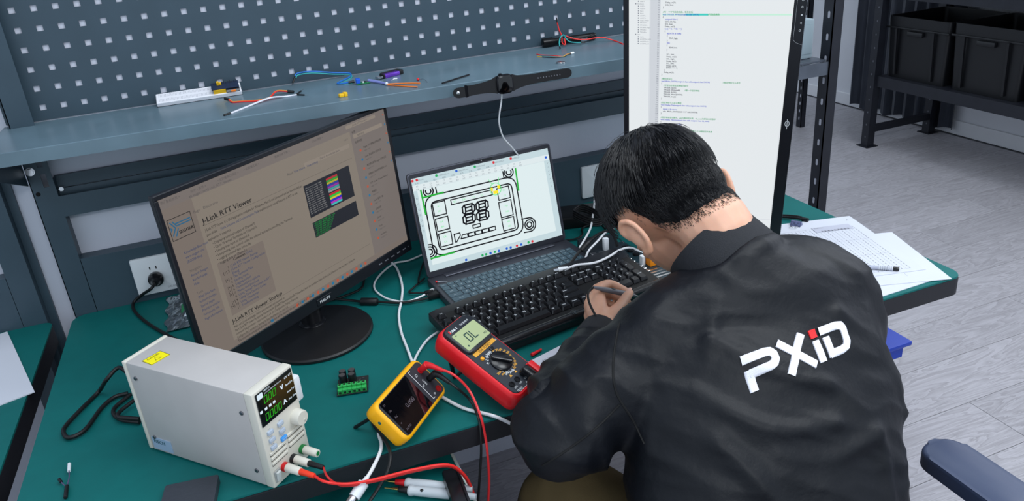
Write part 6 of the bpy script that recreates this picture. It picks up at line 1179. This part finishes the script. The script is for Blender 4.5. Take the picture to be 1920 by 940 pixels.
# ---------------------------------------------------------------- jacket
jk = B(); RA = Vector((0.991, -0.124, -0.036))
SEC = [((1.013, -0.895, 0.985), .085, .072), ((1.013, -0.908, 0.955), .150, .088), ((1.016, -0.920, 0.900), .198, .102), ((1.008, -0.962, 0.838), .212, .118), ((0.990, -1.008, 0.768), .214, .126), ((0.968, -1.052, 0.690), .210, .130), ((0.952, -1.088, 0.610), .205, .132), ((0.945, -1.108, 0.530), .196, .128)]
rings = []; cs = [Vector(s[0]) for s in SEC]
for i, (c, hw, hd) in enumerate(SEC):
    d = (cs[min(i + 1, len(cs) - 1)] - cs[max(i - 1, 0)]).normalized(); a_ = (RA - d * RA.dot(d)).normalized(); nb = d.cross(a_).normalized()
    if nb.y > 0: nb = -nb
    rings.append([cs[i] + a_ * hw * math.copysign(abs(math.cos(t)) ** .82, math.cos(t)) + nb * hd * math.copysign(abs(math.sin(t)) ** .9, math.sin(t)) for t in [2 * PI * k / 40 for k in range(40)]])
jk.rings(rings)
ax_ = Vector((-0.27, 0.80, 0.53)).normalized(); cq = Vector((1.016, -0.897, 0.966))
jk.tube([tuple(cq - ax_ * .035), tuple(cq - ax_ * .015), tuple(cq + ax_ * .004)], [.066, .082, .081], 30, 0)
LSH, LEL, LWR = (0.876, -0.918, 0.885), (0.700, -0.930, 0.790), (0.864, -0.734, 0.812)
RSH, REL, RWR = (1.156, -0.925, 0.904), (1.182, -0.962, 0.783), (1.13, -0.79, 0.805)
limb(jk, [(0.94, -0.915, 0.915), LSH, (0.79, -0.922, 0.842), LEL], [0.074, 0.079, 0.075, 0.072], 22)
limb(jk, [LEL, (0.742, -0.868, 0.800), (0.806, -0.800, 0.806), (0.840, -0.762, 0.810)], [0.072, 0.066, 0.053, 0.041], 22)
limb(jk, [(1.04, -0.902, 0.960), (1.095, -0.910, 0.935), RSH, (1.174, -0.952, 0.84), REL], [0.055, 0.072, 0.081, 0.074, 0.062], 22)
limb(jk, [REL, (1.170, -0.92, 0.797), (1.152, -0.86, 0.803), (1.140, -0.82, 0.806)], [0.062, 0.058, 0.05, 0.042], 22)
jm = remeshed(jk, 0.0048, 22)
jm.calc_loop_triangles() if hasattr(jm, 'calc_loop_triangles') else None
def seg_t(p, a, b):
    ab = b - a; t = max(0, min(1, (p - a).dot(ab) / ab.length_squared)); return t, (p - (a + ab * t)).length
LS, LE, LW = Vector(LSH), Vector(LEL), Vector((0.846, -0.754, 0.811))
RS, RE, RW = Vector(RSH), Vector(REL), Vector((1.14, -0.82, 0.806))
FOLDS = [  # (polyline on the cloth, height, half width)
 ([(0.90, -1.00, 0.93), (0.95, -1.05, 0.90), (1.03, -1.09, 0.87)], .006, .012), ([(0.86, -1.03, 0.88), (0.93, -1.10, 0.84), (1.02, -1.12, 0.83)], .006, .012), ([(1.10, -1.02, 0.90), (1.13, -1.05, 0.86), (1.15, -1.08, 0.81)], .004, .012),
 ([(1.10, -1.02, 0.93), (1.15, -1.05, 0.86), (1.17, -1.10, 0.78)], .005, .010), ([(0.92, -1.13, 0.82), (1.0, -1.15, 0.80), (1.08, -1.13, 0.80)], .006, .012), ([(0.86, -1.08, 0.83), (0.90, -1.15, 0.77), (0.93, -1.19, 0.70)], .007, .014), ([(1.0, -1.15, 0.82), (0.98, -1.18, 0.76), (0.95, -1.20, 0.70)], .006, .013), ([(1.08, -1.12, 0.80), (1.08, -1.16, 0.74), (1.06, -1.18, 0.68)], .006, .012), ([(0.93, -0.97, 0.965), (0.90, -1.0, 0.93), (0.87, -1.02, 0.88)], .005, .012)]
FP = [([Vector(q) for q in smooth_path(pl, 4)], h_, w_) for pl, h_, w_ in FOLDS]
import numpy as np
VC = np.array([v.co[:] for v in jm.vertices]); FD_ = np.zeros(len(VC))
for pl, h_, w_ in FP:
    dm = np.full(len(VC), 9.0)
    for a_, b_ in zip(pl[:-1], pl[1:]):
        a_ = np.array(a_); ab = np.array(b_) - a_; t_ = np.clip(((VC - a_) @ ab) / (ab @ ab), 0, 1); dm = np.minimum(dm, np.linalg.norm(VC - a_ - t_[:, None] * ab, axis=1))
    FD_ += h_ * np.exp(-(dm / w_) ** 2)
nrm = [v.normal.copy() for v in jm.vertices]
for v, n in zip(jm.vertices, nrm):
    p = v.co.copy(); d = 0.0; fall = 0.0
    for (A, Bq, C_) in ((LS, LE, LW), (RS, RE, RW)):
        t1, d1 = seg_t(p, A, Bq); t2, d2 = seg_t(p, Bq, C_)
        if min(d1, d2) < 0.12 and abs(p.x - 1.0) > 0.12:
            sA = (t1 * (Bq - A).length) if d1 < d2 else (Bq - A).length + t2 * (C_ - Bq).length
            near = math.exp(-((sA - (Bq - A).length) / 0.10) ** 2)
            fall = min(1, max(0, (0.118 - min(d1, d2)) / 0.03)) * min(1, (abs(p.x - 1.0) - .12) / .05)
            q = noise.noise(Vector((sA * 17 + p.z * 9, p.x * 7 + p.z * 5, p.y * 8)))
            d += fall * (0.005 + 0.0105 * near) * (0.5 - 2.0 * abs(q))
    d += 0.004 * noise.noise(Vector((p.x * 8, p.y * 8 + p.z * 4, p.z * 8)))
    q = p.x * 0.55 + p.z * 0.8 + p.y * .3; r2 = -p.x * 0.8 + p.z * 0.5
    d += (1 - fall) * 0.0045 * (0.5 - 1.8 * abs(noise.noise(Vector((q * 13, r2 * 4.5, p.y * 4)))))
    d += float(FD_[v.index])
    d += 0.0062 * (0.35 - 1.5 * abs(noise.noise(Vector((q * 30 + 3, r2 * 13, p.y * 14))))) * (0.4 + 0.9 * max(0, noise.noise(p * 5.0 + Vector((7, 1, 3)))) )
    v.co = p + n * d
jm.name = 'jacket'
for p in jm.polygons: p.use_smooth = True
M_JK = mat('black_nylon', (9, 12, 19), rough=0.50, spec=0.34, var=0.06, vs=30, bump=0.45, bs=70)
jm.materials.append(M_JK); jacket = bpy.data.objects.new('jacket', jm); COL.objects.link(jacket); jacket.parent = person
from mathutils.bvhtree import BVHTree
JT = BVHTree.FromPolygons([v.co.copy() for v in jm.vertices], [list(p.vertices) for p in jm.polygons])
def stick(p, dirn, lift=0.0012):
    hit = JT.ray_cast(Vector(p) - dirn * 0.4, dirn, 1.0)
    if hit[0] is None: hit = JT.find_nearest(Vector(p))
    return hit[0] + hit[1].normalized() * lift * (1 if hit[1].dot(dirn) < 0 else -1)
# collar, cuffs
M_RIB = mat('black_rib_knit', (26, 28, 34), rough=.75, var=.1, bump=.5, bs=60, stretch=(14, 14, 0.5))
ax = Vector((-0.27, 0.80, 0.53)).normalized(); c0 = Vector((1.016, -0.897, 0.966)); ra = (RA - ax * RA.dot(ax)).normalized(); na = ax.cross(ra).normalized()
def cring(c, rx, ry, gap=0): return [c + ra * rx * math.cos(2 * PI * k / 40) + na * ry * math.sin(2 * PI * k / 40) for k in range(40)]
cb = B(); cb.rings([cring(c0 - ax * .03, .078, .072), cring(c0 - ax * .01, .083, .077), cring(c0 + ax * .01, .083, .077), cring(c0 + ax * .035, .080, .075), cring(c0 + ax * .056, .078, .073), cring(c0 + ax * .060, .076, .071), cring(c0 + ax * .056, .073, .068), cring(c0 + ax * .0, .074, .069)], cap=False); cb.obj('collar', M_RIB, jacket, smooth=60)
def cuff(a, b, r0, r1):
    q = B(); a = Vector(a); b = Vector(b); d = b - a
    q.tube([tuple(a), tuple(a + d * .15), tuple(a + d * .9), tuple(b), tuple(b - d * .02), tuple(b - d * .3)], [r0 * .9, r0, r1, r1 * .97, r1 * .9, r1 * .86], 20, 0); q.obj('cuff', M_RIB, jacket, smooth=60)
cuff((0.832, -0.772, 0.810), (0.868, -0.727, 0.812), 0.042, 0.0335); cuff((1.145, -0.832, 0.806), (1.127, -0.776, 0.806), 0.042, 0.0335)
# stitched seams
def seam(pts, dirn, r=0.0016):
    P = smooth_path(pts, 8); Q_ = [stick(p, dirn, 0.0004) for p in P]
    B().tube([tuple(q) for q in Q_], r, 6, 0).obj('seam', mat('seam_thread', (6, 7, 9), rough=.8), jacket)
VD = Vector((0.45, 0.72, -0.53)).normalized()
# embroidered letters on the back, each following the cloth
LBL, LBR, LTL, LTR = Vector((0.9197, -1.0668, 0.8776)), Vector((1.0974, -1.0628, 0.891)), Vector((0.9234, -1.0362, 0.9179)), Vector((1.1058, -1.034, 0.9268))
LN = Vector((-0.03, 0.68, -0.73)).normalized()
def on_back(x, y, lift):
    s, t = x / 3.6, y
    p = (LBL * (1 - s) + LBR * s) * (1 - t) + (LTL * (1 - s) + LTR * s) * t
    hit = JT.ray_cast(p - LN * 0.2, LN, 0.6)
    return (hit[0] if hit[0] else p) - LN * lift
def ribbon(b_, path, wd, step=0.05):
    P = [Vector((p[0], p[1])) for p in path]; S_ = [P[0]]
    for a_, c_ in zip(P[:-1], P[1:]):
        n = max(1, int((c_ - a_).length / step))
        for k in range(1, n + 1): S_.append(a_ + (c_ - a_) * k / n)
    N_ = []
    for i in range(len(S_)):
        d = (S_[min(i + 1, len(S_) - 1)] - S_[max(i - 1, 0)]).normalized(); N_.append(Vector((-d.y, d.x)))
    K_ = (-.5, -.47, -.25, 0, .25, .47, .5); lf = (0.0002, 0.0018, 0.0023, 0.0020, 0.0023, 0.0018, 0.0002)
    V = [[b_.bm.verts.new(on_back(q.x + n.x * wd * k, q.y + n.y * wd * k, l_)) for k, l_ in zip(K_, lf)] for q, n in zip(S_, N_)]
    for r0, r1 in zip(V[:-1], V[1:]):
        for k in range(6): b_.bm.faces.new((r0[k], r0[k + 1], r1[k + 1], r1[k]))
M_EMB = mat('white_embroidery', (228, 228, 238), rough=.6, var=.04, vs=60, bump=.3, bs=900); M_EMR = mat('red_embroidery', (224, 24, 30), rough=.6, bump=.3, bs=900)
arc = lambda pts: [(p.x, p.y) for p in smooth_path([(a_, b_, 0) for a_, b_ in pts], 3)]
for nm, strokes, m in (('letter_p', [[(0, .87), (.72, .87), (.88, .84), (.965, .74), (.965, .60), (.88, .50), (.72, .46), (.13, .46)], [(.13, .57), (.13, 0)]], M_EMB),
                       ('letter_x', [[(1.20, .99), (2.13, .01)], [(2.02, .99), (1.22, .01)]], M_EMB), ('letter_i_stem', [[(2.40, 0), (2.40, .66)]], M_EMB), ('letter_i_dot', [[(2.40, .74), (2.40, 1.0)]], M_EMR),
                       ('letter_d', [[(2.62, .87), (3.20, .87), (3.38, .83), (3.46, .70), (3.46, .32), (3.38, .18), (3.20, .13), (2.72, .13)], [(2.79, .03), (2.79, .66)]], M_EMB)):
    q = B()
    for st_ in strokes: ribbon(q, st_, .25)
    q.obj(nm, m, jacket, smooth=60)
seam([(0.79, -0.94, 0.96), (0.768, -0.965, 0.915), (0.762, -0.985, 0.88), (0.775, -1.0, 0.845), (0.785, -1.02, 0.81)], VD)
seam([(0.762, -0.993, 0.865), (0.725, -0.998, 0.845), (0.689, -0.995, 0.824), (0.65, -0.975, 0.79)], VD)
# ---------------------------------------------------------------- hair
M_HAIR = mat('black_hair', (13, 13, 17), rough=.42, spec=.42, var=.2, vs=40)
rnd = random.Random(3)
HC = Vector((0, -0.002, 0.048)); HR = Vector((0.081, 0.098, 0.088)); HM3 = HM.to_3x3().normalized()
PT = BVHTree.FromPolygons([v.co.copy() for v in me.vertices], [list(p.vertices) for p in me.polygons])
def lerp_tab(x, tab):
    for (x0_, y0_), (x1_, y1_) in zip(tab[:-1], tab[1:]):
        if x <= x1_: return y0_ + (y1_ - y0_) * max(0, x - x0_) / (x1_ - x0_)
    return tab[-1][1]
def hairline(az): return lerp_tab(abs(az), ((0, -.104), (.55, -.100), (1.12, -.074), (1.34, -.014), (1.75, -.012), (1.85, -.035), (2.05, -.02), (2.25, .035), (PI, .045)))
def scalp(az, h):
    # az 0 at the back of the head; h runs from the pole (0.14) over the equator (0) down the nape (negative)
    if h >= 0:
        e = h / 0.14 * PI / 2; d = Vector((math.cos(e) * math.sin(az), -math.cos(e) * math.cos(az), math.sin(e))); c = HC; rb = HM @ (HC + Vector((d.x * HR.x, d.y * HR.y, d.z * HR.z)))
    else:
        d = Vector((math.sin(az), -math.cos(az), 0)); c = HC + Vector((0, 0, h)); rb = HM @ (c + Vector((d.x * HR.x, d.y * HR.y * (1 + h * 1.5), 0)))
    cw = HM @ c; wd = HM3 @ d; r0 = (rb - cw).length; hit = PT.ray_cast(cw + wd * 0.16, -wd, 0.16); r_ = (hit[0] - cw).length if hit[0] else r0
    if abs(az) > 1.0 and r_ > r0 + 0.004: r_ = r0
    return cw + wd * r_, wd
def topness(az, h): return max(0.0, min(1.0, h / 0.030)) * (1 - .65 * math.exp(-((abs(az) - 1.55) / .45) ** 2) * max(0, 1 - h / .07))
cap = bmesh.new(); NU, NV = 96, 26; V = {}
for i in range(NU):
    az = -PI + 2 * PI * i / NU; lo_ = hairline(az) + 0.009
    for j in range(NV + 1):
        h = lo_ + (0.1399 - lo_) * j / NV; p, n = scalp(az, h); mg = h - lo_
        lf = min(1, mg / .02) * .0025 + .0085 * topness(az, h) - (.002 if j == 0 else 0)
        V[(i, j)] = cap.verts.new(p + n * lf)
for i in range(NU):
    for j in range(NV): cap.faces.new((V[(i, j)], V[((i + 1) % NU, j)], V[((i + 1) % NU, j + 1)], V[(i, j + 1)]))
q = B(); q.bm.free(); q.bm = cap; hair = q.obj('hair', M_HAIR, person, smooth=80)
strands = bmesh.new(); WH = Vector((0.12, -0.52, 0.85)).normalized(); HMI = HM.inverted()
def strand(p, n, ln, l0, l1, wd, dirn, seg=5):
    # a tapering lock that starts at the scalp, follows the head and lifts off it
    t = HM3 @ dirn; pts = []; q_ = p.copy()
    for k in range(seg + 1):
        lf = l0 + (l1 - l0) * math.sin(k / seg * PI * .62); pts.append((q_ + n * lf, n.copy()))
        t = t - n * t.dot(n)
        if t.length < 1e-5: return
        t.normalize(); nx = PT.find_nearest(q_ + t * (ln / seg))
        q_ = q_ + t * (ln / seg)
        if (nx[0] - q_).length < .006: q_ = nx[0]; n = (n * .5 + nx[1] * .5).normalized()
    Vr = []
    for k, (p_, n_) in enumerate(pts):
        tg = (pts[min(k + 1, seg)][0] - pts[max(k - 1, 0)][0]).normalized(); sd = tg.cross(n_).normalized(); w_ = wd * (1 - (k / seg) ** 2 * .85)
        Vr.append((strands.verts.new(p_ - sd * w_ / 2), strands.verts.new(p_ + n_ * wd * .35), strands.verts.new(p_ + sd * w_ / 2)))
    for a_, b_ in zip(Vr[:-1], Vr[1:]): strands.faces.new((a_[0], a_[1], b_[1], b_[0])); strands.faces.new((a_[1], a_[2], b_[2], b_[1]))
def hdir(p): return (HMI @ p - HC).normalized()
def away_from_whorl(d):
    a_ = d - WH * d.dot(WH); return a_.normalized() if a_.length > .05 else Vector((rnd.uniform(-1, 1), rnd.uniform(-1, 1), 0))
def jit(k): return Vector((rnd.uniform(-k, k), rnd.uniform(-k, k), rnd.uniform(-k, k)))
n_ = 0
while n_ < 5200:                      # long hair over the crown
    h = .14 * (1 - math.sqrt(rnd.random())) if rnd.random() < .75 else rnd.uniform(0, .14); az = rnd.uniform(-PI, PI); mg = h - hairline(az); tp = topness(az, h)
    if mg < .004 or tp < .25: continue
    p, n = scalp(az, h); d = hdir(p)
    dirn = away_from_whorl(d) + Vector((0.1, 0.75, -0.35)) * (.45 * tp) + Vector((-0.25 * tp, 0, -0.25)) + jit(.14)
    sd_k = 1 - .5 * math.exp(-((abs(az) - 1.55) / .5) ** 2) * max(0, 1 - h / .08)
    strand(p, n, rnd.uniform(.03, .052) * sd_k, .006 * sd_k, sd_k * .0098 + rnd.uniform(0, .004) * (1 + (rnd.random() < .05)), .0016, dirn); n_ += 1
n_ = 0
while n_ < 9500:                      # clipped hair at the sides and nape, thinning out downward
    az = rnd.uniform(-PI, PI) if rnd.random() < .4 else rnd.gauss(0, .7); az = max(-PI, min(PI, az)); lo_ = hairline(az); h = lo_ + rnd.random() ** 1.2 * (.03 - lo_); mg = h - lo_
    if mg < .018 and rnd.random() > .06 + mg * 45: continue
    p, n = scalp(az, h); d = hdir(p); ln_ = .003 + min(.011, mg * .2)
    strand(p, n, ln_ * rnd.uniform(.7, 1.3), -.0005, .0006 + min(.0065, mg * .11), .0008, away_from_whorl(d) * .6 + Vector((0, -.15, -.8)) + jit(.2), 3); n_ += 1
q = B(); q.bm.free(); q.bm = strands; q.obj('hair_strands', M_HAIR, hair, smooth=80, kind='stuff')
# ---------------------------------------------------------------- trousers and shoes
tr = B(); limb(tr, [(0.945, -1.13, 0.56), (0.945, -1.14, 0.52)], [0.15, 0.15], 18, 2)
for hx, kx in ((0.875, 0.735), (1.03, 1.16)): limb(tr, [(hx, -1.12, 0.535), ((hx + kx) / 2, -0.95, 0.555), (kx, -0.815, 0.555), (kx + .005, -0.77, 0.33), (kx + .01, -0.76, 0.09)], [0.095, 0.088, 0.072, 0.06, 0.055], 16)
tm = remeshed(tr, 0.009, 6); tm.name = 'trousers'
nrm = [v.normal.copy() for v in tm.vertices]
for v, n in zip(tm.vertices, nrm): v.co += n * 0.005 * noise.noise(v.co * 13)
for p in tm.polygons: p.use_smooth = True
tm.materials.append(mat('khaki_cotton', (86, 72, 44), rough=.9, var=.1, bump=.2, bs=500)); to_ = bpy.data.objects.new('trousers', tm); COL.objects.link(to_); to_.parent = person
for kx in (0.745, 1.17):
    q = B(); q.rings([[Vector((kx + a_[0] * s_, -0.735 + a_[1] * s_, z_)) for a_ in rrect(0.10, 0.27, 0.045, 5)] for s_, z_ in ((.98, 0.0), (1.0, 0.02), (.96, 0.045), (.7, 0.085), (.6, 0.10))]); q.obj('shoe', M_BLK, person)
# ================================================================== the probe held in the hand
PA, PB = Vector((0.886, -0.671, 0.866)), Vector((0.974, -0.661, 0.821)); pd_ = (PB - PA).normalized()
pb = thing('probe_pen', 'grey pen-shaped test probe held in the person\'s left hand', 'probe', tuple(PA)); PMt = T(*(-PA))
B(PMt).tube([tuple(PA), tuple(PA + pd_ * .012), tuple(PA + pd_ * .03), tuple(PA + pd_ * .07), tuple(PB)], [.0024, .0034, .0050, .0050, .0036], 14, 0).obj('barrel', mat('probe_grey', (108, 110, 118), rough=.4, var=.05), pb)
sd_ = Vector((0, 0, 1)) - pd_ * pd_.z; sd_.normalize()
B(PMt @ T(*(PA + pd_ * .045 + sd_ * .0046)) @ pd_.to_track_quat('X', 'Z').to_matrix().to_4x4()).ball((0, 0, 0), (.0065, .0032, .0014), u=12, v=6).obj('thumb_dot', M_BLK, pb)
B(PMt).cyl(tuple(PB), tuple(PB + pd_ * .028), .0013, .0004, n=8).obj('needle', M_CHROME, pb)
B(PMt).tube([tuple(PA)] + CUR['probecable'][1:], .0021, 8).obj('cable', M_RUB, pb)
